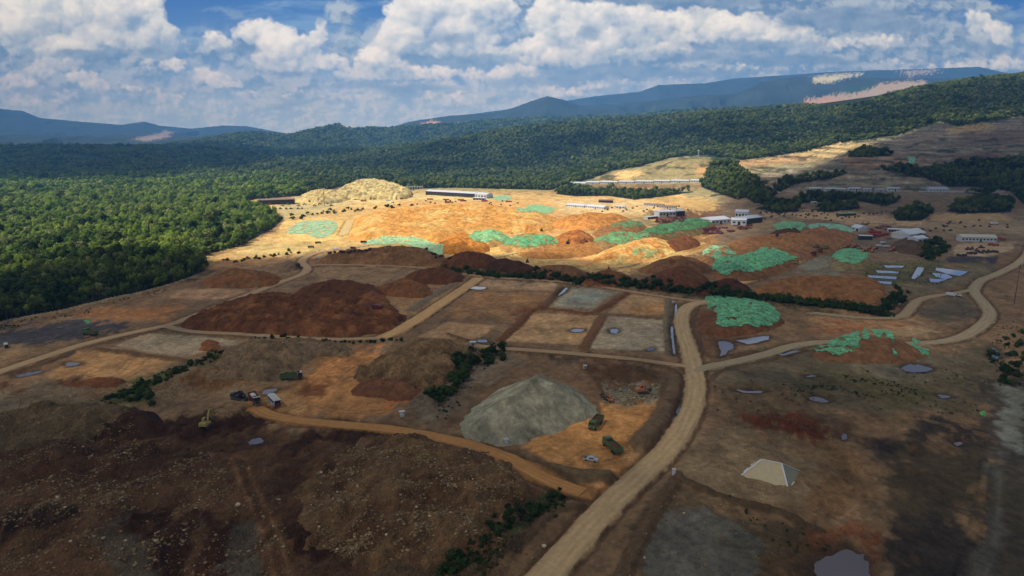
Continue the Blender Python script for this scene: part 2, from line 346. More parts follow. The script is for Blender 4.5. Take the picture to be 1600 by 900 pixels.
# colour regions: outline, colour, soft edge (units), raggedness
PAINT = [
 # sunlit land in the middle distance
 ([(300,408),(330,396),(380,386),(430,358),(445,340),(425,330),(370,322),(380,312),(460,306),(600,296),(870,300),(1000,296),(1120,312),(1120,345),(1130,380),(1020,420),(940,432),(860,425),(760,412),(640,396),(480,412),(330,420)], su(206,168,118), 5, 8),
 ([(440,345),(520,340),(545,350),(538,372),(500,380),(430,378)], su(222,180,124), 4, 6),
 ([(375,392),(400,376),(520,382),(590,380),(480,408),(360,402)], su(196,168,122), 4, 6),
 ([(460,308),(540,300),(640,300),(760,306),(800,312),(640,318),(520,322),(450,330),(430,322)], su(226,192,144), 3, 6),
 ([(425,318),(470,312),(530,318),(500,335),(440,342)], su(190,170,132), 3, 8),
 ([(640,312),(870,316),(900,326),(840,330),(700,326),(560,330)], su(214,166,112), 3, 6),
 ([(540,372),(700,372),(760,390),(700,404),(620,390)], su(214,168,112), 3, 5),
 ([(745,386),(850,378),(900,392),(830,402),(760,400)], su(222,178,118), 3, 3),
 ([(900,404),(960,395),(1010,398),(970,412),(905,412)], su(214,160,108), 2, 3),
 ([(830,396),(920,380),(960,384),(900,402),(840,404)], su(226,178,112), 2, 3),
 ([(770,340),(900,335),(1000,345),(950,362),(860,372),(790,372)], su(208,160,108), 4, 6),
 ([(860,312),(1000,312),(1060,326),(1000,340),(880,334)], su(216,184,142), 3, 6),
 ([(940,345),(1010,342),(1030,352),(960,362),(900,364)], su(160,140,108), 4, 6),
 ([(1010,330),(1120,330),(1180,352),(1120,368),(1040,366)], su(120,86,66), 4, 8),
 ([(1040,372),(1120,366),(1180,366),(1130,384),(1080,392),(1040,388)], su(160,118,80), 4, 6),
 # shaded yard to the right
 ([(1130,300),(1700,300),(1700,380),(1560,392),(1420,410),(1330,420),(1190,440),(1100,430),(1120,380)], al(92,78,64), 5, 8),
 ([(1195,322),(1290,328),(1450,344),(1470,352),(1330,352),(1270,342),(1190,336)], al(128,108,86), 2, 5),
 ([(1452,334),(1560,332),(1590,344),(1540,350),(1452,346)], al(128,108,80), 2, 4),
 ([(1440,346),(1700,346),(1700,368),(1500,366),(1440,356)], al(108,94,76), 3, 6),
 ([(1495,380),(1590,378),(1580,392),(1540,402),(1490,400)], al(124,108,90), 2, 3),
 ([(1475,402),(1562,400),(1555,412),(1480,412)], al(46,44,52), 2, 3),
 ([(1330,372),(1400,372),(1400,392),(1340,396)], al(84,74,66), 3, 5),
 ([(1245,405),(1330,395),(1350,415),(1300,432),(1250,425)], al(92,90,80), 4, 6),
 ([(1350,410),(1480,405),(1470,440),(1400,450),(1345,438)], al(72,70,48), 4, 6),
 ([(1400,440),(1540,405),(1560,425),(1500,445),(1420,470)], al(84,76,60), 4, 6),
 # shaded land in front
 ([(-400,700),(-400,540),(0,505),(100,485),(200,462),(320,432),(330,412),(480,410),(700,405),(860,430),(1100,455),(1390,490),(1700,400),(1700,700)], al(98,79,60), 4, 8),
 ([(330,420),(330,408),(500,398),(620,392),(700,402),(700,420),(640,414),(480,411)], al(118,90,64), 4, 6),
 ([(320,432),(480,412),(480,424),(420,450),(350,470),(280,480),(150,500)], al(100,80,62), 4, 7),
 ([(262,468),(280,453),(345,450),(385,456),(350,467)], al(134,106,82), 2, 2),
 ([(110,503),(120,488),(180,478),(300,477),(262,499),(200,503)], al(124,86,54), 3, 5),
 ([(0,512),(60,503),(130,502),(200,508),(190,520),(120,532),(60,542),(0,545),(-300,580),(-300,530)], al(52,50,54), 2, 6),
 ([(0,548),(60,545),(190,522),(240,508),(130,532),(0,572),(-300,640),(-300,590)], al(108,86,62), 3, 5),
 ([(175,541),(230,521),(300,525),(345,528),(380,534),(330,548),(285,558)], al(124,110,92), 2, 3),
 ([(72,585),(110,549),(150,545),(275,562),(240,584),(190,596),(90,600)], al(134,102,68), 3, 4),
 ([(0,590),(70,560),(110,548),(80,585),(60,600),(0,625),(-200,640)], al(110,86,62), 4, 6),
 ([(480,418),(560,414),(640,418),(700,430),(590,450),(500,440)], al(112,90,68), 4, 5),
 ([(590,452),(680,440),(740,434),(650,490),(600,500),(620,480)], al(122,94,66), 4, 5),
 ([(600,470),(690,446),(736,436),(680,470),(640,488)], al(116,90,64), 3, 4),
 ([(750,435),(870,443),(866,454),(748,451)], al(132,108,86), 2, 2),
 ([(738,455),(866,457),(874,462),(842,481),(806,502),(690,496)], al(112,84,58), 3, 5),
 ([(735,460),(800,458),(820,466),(740,470)], al(122,90,60), 3, 5),
 ([(790,480),(850,470),(835,486),(800,492)], al(86,52,32), 3, 4),
 ([(700,503),(778,509),(744,531),(650,527)], al(128,102,76), 2, 2),
 ([(893,448),(970,456),(920,484),(863,479)], al(112,108,96), 3, 3),
 ([(905,458),(950,458),(930,472),(890,470)], al(106,112,108), 4, 4),
 ([(985,459),(1045,464),(1043,495),(950,489)], al(124,100,74), 3, 3),
 ([(990,482),(1030,476),(1040,494),(975,490)], al(132,96,62), 4, 4),
 ([(832,487),(935,493),(908,541),(782,533)], al(142,114,84), 2, 3),
 ([(945,495),(1036,499),(1041,551),(918,545)], al(130,118,101), 2, 3),
 ([(1038,464),(1052,468),(1054,550),(1042,552),(1038,500)], al(92,82,68), 3, 2),
 ([(1080,500),(1100,475),(1120,500),(1160,520),(1200,530),(1110,556),(1090,545)], al(84,62,44), 4, 5),
 ([(1270,490),(1400,498),(1460,500),(1480,515),(1440,526),(1300,524),(1255,508)], al(122,94,68), 3, 6),
 ([(1290,505),(1350,500),(1400,508),(1330,520),(1270,520)], al(116,78,52), 4, 8),
 ([(1420,505),(1480,508),(1460,524),(1400,520)], al(120,102,80), 3, 6),
 ([(1440,475),(1500,462),(1520,472),(1530,490),(1500,505),(1470,508),(1440,492)], al(72,64,54), 3, 5),
 ([(1180,545),(1280,535),(1440,552),(1540,530),(1570,560),(1560,640),(1300,640),(1120,600),(1110,575)], al(80,71,56), 4, 8),
 ([(1240,580),(1330,575),(1500,600),(1480,620),(1330,625),(1230,605)], al(72,66,46), 5, 10),
 ([(1330,560),(1440,560),(1500,580),(1420,600),(1340,585)], al(88,82,70), 5, 10),
 ([(1115,600),(1230,600),(1320,650),(1330,700),(1240,690),(1130,660)], al(80,66,50), 5, 10),
 ([(1150,640),(1240,648),(1310,672),(1320,692),(1250,690),(1160,664)], al(74,40,24), 5, 10),
 ([(1090,670),(1160,665),(1260,700),(1310,760),(1240,790),(1120,770),(1050,740)], al(96,82,64), 5, 8),
 ([(1310,690),(1360,700),(1350,800),(1300,830),(1270,800)], al(88,68,48), 6, 12),
 ([(1540,590),(1600,580),(1700,560),(1700,960),(1540,960)], al(56,50,42), 6, 10),
 ([(1564,600),(1600,600),(1597,650),(1592,705),(1560,702),(1562,650)], al(92,93,88), 4, 6),
 ([(1420,660),(1480,652),(1560,680),(1545,740),(1470,690),(1420,680)], al(46,40,35), 6, 12),
 ([(1350,690),(1420,690),(1430,720),(1370,720)], al(44,38,36), 6, 8),
 ([(1400,700),(1540,700),(1530,800),(1440,840),(1360,800)], al(58,50,38), 8, 12),
 ([(1390,820),(1480,800),(1560,840),(1560,960),(1400,960)], al(42,37,33), 8, 14),
 ([(1530,720),(1560,700),(1570,760),(1530,850),(1500,900),(1490,960),(1540,960),(1580,800)], al(62,60,56), 6, 6),
 ([(985,960),(1000,830),(1040,760),(1100,775),(1300,840),(1280,960)], al(68,58,44), 6, 10),
 ([(1040,800),(1080,793),(1140,800),(1186,835),(1185,880),(1170,960),(1000,960),(1010,860)], al(74,72,68), 4, 8),
 ([(1180,860),(1240,840),(1300,835),(1350,860),(1370,960),(1180,960)], al(70,54,38), 6, 8),
 ([(1240,830),(1330,822),(1380,850),(1380,960),(1360,880),(1320,850),(1260,852)], al(86,54,36), 5, 10),
 # pit with the orange floor
 ([(700,640),(800,560),(960,560),(1062,575),(1062,640),(1000,700),(950,750),(860,738),(740,690),(690,668)], al(92,72,54), 4, 6),
 ([(900,560),(1000,566),(1050,585),(1020,610),(940,600)], al(76,56,38), 5, 8),
 ([(845,556),(920,556),(925,566),(870,566)], al(56,46,38), 4, 5),
 ([(935,625),(1010,625),(1022,640),(1012,665),(995,690),(1000,712),(985,740),(940,742),(870,724),(810,696),(850,678),(905,655),(935,645)], al(150,108,66), 3, 5),
 ([(985,700),(1010,712),(1010,730),(985,770),(940,790),(900,760),(930,745),(975,735)], al(140,106,70), 5, 5),
 ([(945,600),(1040,596),(1030,625),(990,632),(945,626)], al(110,106,96), 3, 6),
 # the track mouth
 ([(880,748),(925,745),(960,730),(985,742),(960,775),(930,790),(900,775)], al(146,108,70), 5, 5),
 # orange clearing left of it
 ([(470,545),(560,535),(620,560),(655,590),(650,610),(600,650),(520,655),(450,645),(420,612),(480,590)], al(118,84,54), 4, 8),
 ([(470,590),(560,590),(640,600),(620,640),(500,650),(440,620)], al(126,90,56), 5, 8),
 ([(520,560),(600,545),(560,565),(530,590),(560,600),(480,600),(495,575)], al(142,98,60), 4, 6),
 ([(620,600),(655,595),(640,625),(600,640)], al(146,78,38), 5, 8),
 ([(480,600),(520,595),(500,625),(470,620)], al(92,58,34), 4, 7),
 ([(395,600),(440,600),(480,640),(470,662),(400,668),(380,640)], al(124,94,62), 4, 6),
 ([(390,585),(450,590),(470,605),(420,612),(380,600)], al(104,82,62), 5, 6),
 ([(620,630),(700,560),(790,548),(800,556),(740,610),(700,650),(690,668)], al(92,82,70), 4, 6),
 ([(740,600),(800,556),(830,558),(760,612),(730,640),(700,660)], al(84,72,58), 4, 5),
 # ground under the bushes
 ([(685,410),(760,418),(850,425),(1000,440),(1100,452),(1200,462),(1300,474),(1395,480),(1395,494),(1300,486),(1100,468),(1000,453),(850,440),(690,424)], al(56,52,34), 3, 5),
 # rubble plateaus
 ([(200,640),(260,590),(330,560),(390,528),(520,522),(560,545),(470,560),(460,590),(380,600),(330,620)], al(100,84,64), 4, 8),
 ([(280,585),(330,570),(380,562),(430,575),(380,600),(320,610),(290,605)], al(94,66,42), 4, 8),
 ([(-300,720),(-300,600),(0,605),(100,600),(200,640),(120,645),(40,655)], al(96,84,68), 4, 10),
 ([(90,595),(150,590),(195,595),(160,608),(100,604)], al(78,50,32), 3, 6),
 ([(-100,600),(20,598),(40,610),(-100,622)], al(80,52,34), 4, 6),
 ([(-400,960),(-400,690),(0,655),(120,640),(250,650),(380,640),(440,668),(560,665),(640,680),(700,700),(820,750),(880,768),(915,790),(820,960)], al(74,54,38), 5, 10),
 ([(-400,720),(0,650),(120,640),(210,640),(200,665),(110,680),(0,700)], al(88,74,56), 5, 8),
 ([(110,645),(190,640),(250,665),(240,690),(150,685)], al(44,28,18), 4, 10),
 ([(250,652),(420,640),(440,660),(390,680),(260,690)], al(48,32,22), 4, 10),
 ([(0,720),(90,690),(240,700),(330,720),(300,745),(120,750),(0,760)], al(62,42,28), 6, 14),
 ([(0,800),(160,780),(170,800),(60,830),(0,840)], al(34,24,16), 6, 12),
 ([(200,800),(280,790),(310,960),(240,960)], al(46,28,18), 5, 12),
 ([(300,800),(370,800),(380,960),(320,960)], al(50,30,20), 5, 12),
 ([(160,830),(200,805),(240,900),(240,960),(180,960)], al(70,62,52), 5, 10),
 ([(355,820),(400,810),(420,960),(360,960)], al(72,66,58), 5, 10),
 ([(430,800),(500,800),(548,845),(520,885),(450,880)], al(46,28,17), 5, 12),
 ([(460,680),(560,668),(640,672),(640,684),(560,690),(480,700),(430,720)], al(46,30,20), 5, 12),
 ([(430,720),(500,700),(480,740),(450,800),(400,810),(380,770)], al(62,44,30), 6, 14),
 ([(520,890),(640,880),(700,890),(700,960),(500,960)], al(64,52,40), 5, 8),
 ([(715,890),(850,800),(880,768),(920,790),(820,930),(780,960),(715,960)], al(88,70,52), 3, 4),
 ([(690,668),(760,690),(830,715),(880,740),(960,742),(960,752),(900,752),(820,728),(700,680)], al(84,70,54), 3, 5),
 ([(770,850),(850,770),(878,765),(880,785),(800,850),(740,890),(690,900)], al(52,54,34), 4, 6),
 ([(155,622),(220,592),(345,548),(342,556),(250,590),(235,630),(190,632)], al(62,66,38), 3, 5),
 # far scars in the woods
 ([(90,238),(120,240),(170,248),(190,256),(140,252),(100,245)], su(150,110,90), 2, 4),
 ([(528,195),(545,190),(562,196),(600,196),(580,203),(540,204)], su(232,190,150), 1.5, 3),
 ([(575,194),(600,194),(605,199),(585,201)], su(250,240,225), 1, 2),
 ([(655,194),(672,189),(690,190),(682,197),(660,198)], su(210,160,130), 1.5, 3),
 ([(710,192),(735,191),(730,196),(714,196)], su(190,150,130), 1.5, 3),
 ([(205,218),(240,210),(260,204),(275,208),(265,214),(230,221)], su(170,145,140), 2, 4),
 ([(1255,165),(1260,154),(1300,149),(1345,140),(1370,131),(1420,126),(1445,126),(1450,134),(1380,152),(1330,166)], su(190,160,140), 2, 5),
 ([(1268,121),(1300,116),(1350,113),(1340,118),(1300,128),(1275,130)], su(230,200,170), 1.5, 5),
 ([(1255,156),(1300,152),(1340,158),(1300,168),(1256,166)], su(206,150,125), 2, 5),
 ([(1320,138),(1370,130),(1362,140),(1322,148)], su(50,75,50), 2, 5),
 ([(1400,112),(1460,108),(1470,112),(1420,118)], su(190,160,150), 2, 5),
]
# the worked hillsides: colours on the slopes at the right, and the cuttings behind the terrace
HILL = [
 ([(1120,320),(1140,262),(1160,250),(1250,238),(1320,222),(1400,212),(1470,190),(1500,197),(1560,188),(1600,180),(2000,150),(2000,340),(1200,330)], al(86,81,74), 3, 5),
 ([(1240,240),(1270,230),(1320,221),(1370,224),(1390,227),(1330,236),(1290,248),(1250,248)], su(186,160,124), 2, 4),
 ([(1150,262),(1200,244),(1240,243),(1300,255),(1240,270),(1170,275)], su(150,138,116), 3, 6),
 ([(1140,258),(1160,250),(1240,242),(1290,250),(1230,256),(1160,262)], su(178,142,110), 3, 5),
 ([(1465,205),(1500,196),(1550,193),(1560,200),(1500,208)], su(190,158,118), 2, 4),
 ([(1200,265),(1260,262),(1330,268),(1300,276),(1230,280)], al(98,94,84), 4, 8),
 ([(1180,275),(1215,268),(1230,290),(1220,310),(1180,318),(1150,316),(1190,296)], al(112,102,90), 3, 7),
 ([(1390,220),(1470,200),(1520,215),(1450,240),(1400,240)], al(96,88,80), 4, 8),
 ([(1500,210),(1600,195),(1700,190),(1700,225),(1560,228),(1490,222)], al(88,76,68), 4, 8),
 ([(1470,245),(1560,238),(1570,246),(1500,250)], al(80,54,44), 2, 8),
 ([(1300,244),(1400,242),(1470,250),(1420,262),(1330,262)], al(104,84,70), 4, 8),
 ([(1250,280),(1340,267),(1420,272),(1460,290),(1440,298),(1260,298)], al(96,90,80), 3, 5),
 ([(1425,302),(1560,300),(1560,325),(1430,322)], al(92,88,80), 3, 5),
 ([(1555,300),(1590,300),(1590,345),(1570,345),(1560,325)], al(112,102,88), 3, 5),
 ([(1230,300),(1260,298),(1240,325),(1215,325)], al(98,90,78), 3, 4),
 # above the long huts in the middle
 ([(880,288),(900,276),(960,266),(1010,252),(1050,243),(1110,246),(1112,262),(1120,290),(1000,288)], su(160,144,110), 3, 6),
 ([(940,282),(970,268),(1000,266),(1010,274),(960,284)], su(222,180,130), 2, 5),
 ([(1080,258),(1112,260),(1112,272),(1090,272)], su(210,164,120), 2, 4),
 ([(1040,296),(1120,290),(1150,312),(1200,318),(1160,326),(1080,318),(1040,310)], su(160,148,118), 3, 6),
 ([(850,306),(900,298),(960,300),(1000,306),(960,314),(880,314)], su(190,168,128), 3, 5),
 ([(1015,308),(1040,303),(1056,310),(1040,318),(1010,318)], su(196,130,84), 2, 5),
 ([(620,296),(700,290),(860,296),(870,300),(640,302)], su(150,140,98), 2, 4),
]
# brown banks between the plots, half width and height in metres, colour
BUNDS = [
 ([(876,449),(846,482)], 2.6, 1.0, al(84,62,44)),
 ([(979,457),(925,487),(880,484),(834,483),(812,502),(782,530)], 2.8, 1.3, al(88,58,38)),
 ([(942,492),(912,542)], 2.8, 1.2, al(92,66,46)),
 ([(925,487),(1040,497)], 1.8, 0.8, al(90,68,50)),
 ([(735,453),(868,455)], 1.4, 0.6, al(92,72,54)),
 ([(1045,466),(1042,500),(1047,552)], 2.0, 1.0, al(92,82,68)),
 ([(738,437),(700,466),(668,488)], 1.6, 1.2, al(70,54,40)),
 ([(716,436),(690,452),(660,470),(640,484)], 3.6, 1.4, al(98,86,72)),
 ([(150,543),(200,549),(290,562)], 2.2, 1.0, al(82,62,44)),
 ([(110,546),(170,533),(250,515),(300,520),(390,527)], 2.0, 1.0, al(84,66,48)),
 ([(-80,600),(40,574),(90,558),(110,549)], 2.4, 1.0, al(78,60,44)),
 ([(-300,560),(0,502),(100,482),(200,460),(270,442),(325,422)], 1.8, 1.4, al(112,100,84)),
 ([(640,418),(610,436),(575,450)], 1.8, 1.0, al(108,92,74)),
 ([(560,446),(640,450),(700,452)], 0.8, 0.5, al(112,96,80)),
 ([(700,520),(800,546),(920,556),(1040,572),(1062,584)], 1.6, 1.2, al(80,62,44)),
 ([(1055,590),(1048,630),(1030,660),(1005,688)], 5.0, 2.6, al(84,68,52)),
 ([(1110,590),(1130,575),(1200,560),(1260,545)], 1.6, 0.8, al(76,62,46)),
 ([(700,684),(770,702),(840,726),(890,738),(950,742)], 3.6, 2.6, al(84,70,52)),
 ([(1095,510),(1090,530),(1096,550)], 1.8, 1.0, al(84,64,46)),
 ([(1090,480),(1083,500),(1092,530),(1110,555),(1180,545)], 1.4, 0.9, al(80,62,46)),
 ([(1060,745),(1120,770),(1200,795),(1280,825)], 2.0, 1.4, al(66,54,40)),
 ([(700,905),(790,865),(860,800),(912,785)], 1.8, 1.2, al(70,56,42)),
 ([(930,430),(1000,410),(940,425)], 1.0, 0.6, al(110,86,60)),
 ([(1180,432),(1390,488)], 0.1, 0.1, al(80,60,44)),
 ([(970,900),(1000,840),(1040,775),(1060,745)], 2.4, 1.6, al(72,58,44)),
 ([(1345,398),(1290,418),(1215,446)], 1.2, 0.8, al(96,80,62)),
]

# wheel tracks pressed into the ground: line, width, half gauge, lighter or darker
TRACKS = [
 ([(370,715),(392,770),(425,835),(440,900),(445,940)], .8, 2.0, 2.0), ([(200,800),(240,860),(260,930)], .8, 1.6, .6), ([(60,850),(150,800),(260,790)], .8, 1.5, .65),
 ([(470,600),(510,572),(560,548)], .8, 1.5, 1.35), ([(430,650),(500,620),(540,580),(600,545)], .9, 1.6, 1.35), ([(440,640),(480,625),(530,640),(600,640),(640,610)], .8, 1.5, .72), ([(500,650),(560,630),(620,620),(650,590)], .8, 1.5, .75),
 ([(860,740),(920,700),(980,690),(1000,730)], .8, 1.5, .72), ([(940,720),(990,700),(1000,650),(960,640)], .8, 1.5, .78), ([(960,740),(985,715),(985,690),(960,665)], .8, 1.5, .75), ([(880,680),(930,690),(990,740)], .8, 1.5, .8),
 ([(1070,740),(1180,700),(1300,740),(1340,820)], .9, 1.6, 1.25), ([(1100,690),(1200,700),(1290,780),(1250,840)], .8, 1.5, .75), ([(1330,700),(1350,780),(1290,830)], .9, 1.6, 1.3), ([(1480,560),(1500,600),(1490,560),(1500,535)], .8, 1.5, 1.35),
 ([(1540,720),(1530,800),(1500,900)], .9, 1.6, .6), ([(1555,700),(1550,800),(1520,920)], 1, 1.8, 1.4), ([(1120,590),(1250,600),(1400,640),(1500,640)], .8, 1.6, 1.2), ([(1020,900),(1060,830),(1150,800)], .8, 1.5, .75), ([(1040,920),(1090,850),(1180,860)], .8, 1.6, .8),
 ([(0,560),(80,545),(190,525)], 1, 1.8, .75), ([(100,560),(160,570),(200,560),(180,580),(120,590)], .9, 1.6, .75), ([(190,590),(230,560),(160,552),(110,560)], .9, 1.6, .78), ([(200,545),(260,540),(330,535)], .9, 1.6, 1.15),
 ([(800,520),(850,505),(920,500),(900,530),(830,530)], .9, 1.6, .82), ([(700,470),(760,462),(860,460)], 1, 1.8, .75), ([(700,485),(800,476),(840,470)], 1, 1.8, .75), ([(700,478),(780,490),(800,500)], 1, 1.8, 1.25), ([(960,510),(1030,512),(1035,540),(940,540)], .9, 1.6, .88),
 ([(1290,510),(1370,505),(1440,515),(1380,522)], 1, 1.8, 1.25), ([(1460,480),(1510,490),(1500,470)], 1, 1.8, .75), ([(760,600),(800,575),(830,560)], 1, 2.2, .7), ([(640,650),(700,600),(760,560)], 1, 2.2, .75),
 ([(520,880),(600,885),(700,895)], .8, 1.5, .7), ([(850,880),(890,820),(915,790)], .8, 1.6, .75), ([(0,640),(100,625),(200,625)], 1, 1.7, 1.25), ([(220,660),(330,655),(430,668)], 1, 1.6, 1.4), ([(100,700),(240,705),(400,690)], 1, 1.7, .6)]
ROAD_W = []
for nm, pts, hw, col in ROADS:
    P = smooth_line([G(*p)[:2] for p in pts], n=6); ROAD_W.append((nm, P, hw, col))
BUND_W = [(smooth_line([G(*p)[:2] for p in pts], n=5), hw, h, col) for pts, hw, h, col in BUNDS]
# puddles and ponds: outline, colour kind
PUDDLES = [
 ('pond',[(1263,886),(1280,868),(1300,854),(1330,852),(1352,858),(1364,875),(1372,905),(1330,930),(1270,930)],'long brown pond at the front of the ground, partly outside the frame'),
 ('pond',[(1408,570),(1420,563),(1428,566),(1440,565),(1458,573),(1452,578),(1430,579),(1418,577)],''),
 ('puddle',[(1120,532),(1130,528),(1146,533),(1148,540),(1140,545),(1132,553),(1124,556),(1126,545)],''),
 ('puddle',[(1150,529),(1170,524),(1200,521),(1205,525),(1185,533),(1162,534)],''),
 ('puddle',[(1545,543),(1553,539),(1560,545),(1563,556),(1550,557)],''),
 ('puddle',[(890,512),(905,510),(914,512),(910,515),(895,516)],''),
 ('puddle',[(953,512),(961,510),(967,513),(964,518),(955,517)],''),
 ('puddle',[(1010,541),(1022,539),(1023,543),(1012,545)],''),
 ('puddle',[(1055,474),(1058,473),(1058,492),(1054,492)],''),
 ('puddle',[(1048,508),(1052,508),(1054,535),(1056,551),(1051,550),(1048,530)],''),
 ('puddle',[(1056,626),(1062,624),(1062,640),(1057,646)],''),
 ('puddle',[(100,565),(110,562),(128,563),(120,567),(104,569)],''),
 ('puddle',[(20,583),(40,578),(65,575),(58,580),(30,586)],''),
 ('puddle',[(386,686),(394,680),(408,679),(413,683),(408,689),(390,690)],''),
 ('puddle',[(412,605),(430,602),(432,607),(420,612),(410,612)],''),
 ('puddle',[(1262,617),(1275,615),(1298,622),(1290,625),(1270,622)],''),
 ('puddle',[(1150,604),(1170,607),(1192,606),(1190,610),(1160,610)],''),
 ('puddle',[(1465,612),(1480,613),(1487,616),(1470,618)],''),
 ('puddle',[(1258,584),(1272,582),(1276,584),(1264,586)],''),
 ('puddle',[(1315,676),(1322,672),(1325,680),(1317,683)],''),
 ('puddle',[(1490,687),(1500,685),(1507,688),(1496,692)],''),
 ('puddle',[(868,461),(880,456),(888,447),(884,447),(874,455)],''),
 ('puddle',[(732,448),(745,445),(760,447),(750,450)],''),
 ('puddle',[(1206,548),(1228,553),(1252,545),(1244,543),(1222,549)],''),
 ('puddle',[(745,528),(758,527),(762,531),(748,532)],''),
 ('pond',[(1380,412),(1413,413),(1411,416),(1384,416)],''),('pond',[(1367,420),(1405,422),(1403,425),(1372,424)],''),
 ('pond',[(1356,428),(1402,430),(1400,434),(1384,433),(1358,431)],''),('pond',[(1352,435),(1394,438),(1392,442),(1357,439)],''),
 ('pond',[(1424,432),(1434,415),(1445,416),(1438,428),(1428,434)],''),
 ('pond',[(1463,416),(1490,419),(1513,422),(1500,429),(1478,425),(1462,420)],''),
 ('pond',[(1456,424),(1480,426),(1490,431),(1478,434),(1462,430)],''),('pond',[(1452,433),(1480,434),(1466,439),(1454,438)],''),
 ('puddle',[(1402,473),(1410,463),(1413,466),(1408,472),(1404,474)],''),('puddle',[(1387,489),(1395,487),(1396,491),(1388,491)],''),
]
PUD_W = [smooth_line([G(*p)[:2] for p in pts], closed=True, n=4) if not (405 < pts[0][1] < 445) else np.vstack([np.linspace(GP(pts)[i], GP(pts)[(i+1) % len(pts)], 4)[:3] for i in range(len(pts))]) for _, pts, _ in PUDDLES]
def warped(x, y, s, a, seed):
    return x+fbm(x/s, y/s, 4, seed)*a, y+fbm(x/s, y/s, 4, seed+50)*a
def site_relief(x, y, z):
    """small relief of the worked ground"""
    d = np.hypot(x, y)
    flat = (1-sstep(z, 3, 14))*(1-sstep(y, 1400, 1800))
    n = fbm(x/38, y/38, 5, 101)*0.7+ridged(x/22, y/30, 4, 105)*0.35
    rough = np.zeros_like(x)
    px, py = to_px(x, y, z)
    for poly, amp, sc in RELIEF:
        P = np.array(poly, float); m = (px > P[:,0].min()-20)&(px < P[:,0].max()+20)&(py > P[:,1].min()-20)&(py < P[:,1].max()+20)
        if not m.any(): continue
        s = signed(px[m], py[m], P); w = sstep(s, -4, 14)
        n[m] += w*(amp*(fbm(x[m]/sc, y[m]/sc, 5, 201)*0.8+ridged(x[m]/sc*1.6, y[m]/sc*1.6, 5, 207)*0.5))
    hold = np.ones_like(x); off = np.zeros_like(x)
    for nm, P, hw, col in ROAD_W:
        x0, x1, y0, y1 = box_of(P, hw+9); m = (x > x0)&(x < x1)&(y > y0)&(y < y1)
        if not m.any(): continue
        q = seg_dist(x[m], y[m], P, closed=False)
        hold[m] = np.minimum(hold[m], sstep(q, hw+0.3, hw+6))
        dep = 0.9 if hw > 2 else 0.15
        off[m] = np.minimum(off[m], -dep*sstep(q, hw*0.98, hw+1.0)*(1-sstep(q, hw+1.4, hw+4.0)))
    for P in PUD_W:
        x0, x1, y0, y1 = box_of(P, 6); m = (x > x0)&(x < x1)&(y > y0)&(y < y1)
        if not m.any(): continue
        s = signed(x[m], y[m], P); hold[m] = np.minimum(hold[m], sstep(-s, 0.5, 5)); off[m] = np.minimum(off[m], -0.35*sstep(s, -2.5, 1.0))
    out = n*flat*hold+off*flat
    for P, hw, h, col in BUND_W:
        x0, x1, y0, y1 = box_of(P, hw*2+3); m = (x > x0)&(x < x1)&(y > y0)&(y < y1)
        if not m.any(): continue
        q = seg_dist(x[m], y[m], P, closed=False)+fbm(x[m]/7, y[m]/7, 3, 301)*0.5
        ro = np.ones(q.shape)
        for nm, RP, rhw, rc in ROAD_W[:14]:
            bx = box_of(RP, rhw+4)
            if bx[0] > x1 or bx[1] < x0 or bx[2] > y1 or bx[3] < y0: continue
            ro = np.minimum(ro, sstep(seg_dist(x[m], y[m], RP, closed=False), rhw, rhw+1.5))
        out[m] += h*(1-sstep(q, hw*0.35, hw*1.25))*ro
    # terraces on the cut hillside
    t = (px > 1120)&(py > 175)&(py < 300)&(y > 1380)&(y < 2500)
    if t.any():
        zz = z[t]+fbm(x[t]/200, y[t]/200, 3, 401)*10; st = 11.0; f = (zz/st)%1.0
        out[t] += (sstep(f, 0.55, 1.0)-f)*st*0.8*sstep(z[t], 15, 40)
    return out
RELIEF = [
 ([(-400,960),(-400,690),(0,655),(120,640),(250,650),(380,650),(440,672),(560,668),(640,685),(700,705),(800,750),(870,775),(850,800),(760,960)], 4.2, 24),
 ([(-300,690),(0,648),(120,640),(240,642),(260,680),(120,700),(-100,730)], 3.4, 18),
 ([(200,640),(260,590),(330,560),(390,528),(520,522),(560,545),(470,560),(460,590),(380,600),(330,620)], 3.2, 16),
 ([(250,652),(420,635),(440,660),(390,685),(260,695)], 3.2, 11),
 ([(620,640),(700,560),(740,590),(700,660)], 1.5, 14),
 ([(900,560),(1000,566),(1050,585),(1040,625),(940,620)], 2.2, 10),
 ([(1110,600),(1540,560),(1560,960),(1200,960),(1100,760),(1110,660)], 1.5, 16),
 ([(1150,640),(1240,648),(1310,672),(1320,692),(1250,690),(1160,664)], 2.4, 9),
 ([(620,575),(660,590),(655,610),(600,650),(560,640)], 1.2, 12),
 ([(0,590),(200,590),(200,640),(0,650)], 1.6, 16),
 ([(985,960),(1000,830),(1040,760),(1300,840),(1280,960)], 0.9, 14),
]
def to_px(x, y, z):
    dz = z-CAM_H
    t = np.maximum(y*CP-dz*SP, 1.0); up = y*SP+dz*CP
    return 800+x/t*FPX, 450-up/t*FPX
def base_height(x, y):
    if GRIDC: return grid_height(x, y)
    shp = np.shape(x); x = np.atleast_1d(np.asarray(x, float)).ravel(); y = np.atleast_1d(np.asarray(y, float)).ravel()
    z = big_relief(x, y); z = z+site_relief(x, y, z)
    return z.reshape(shp)
GRIDC = {}
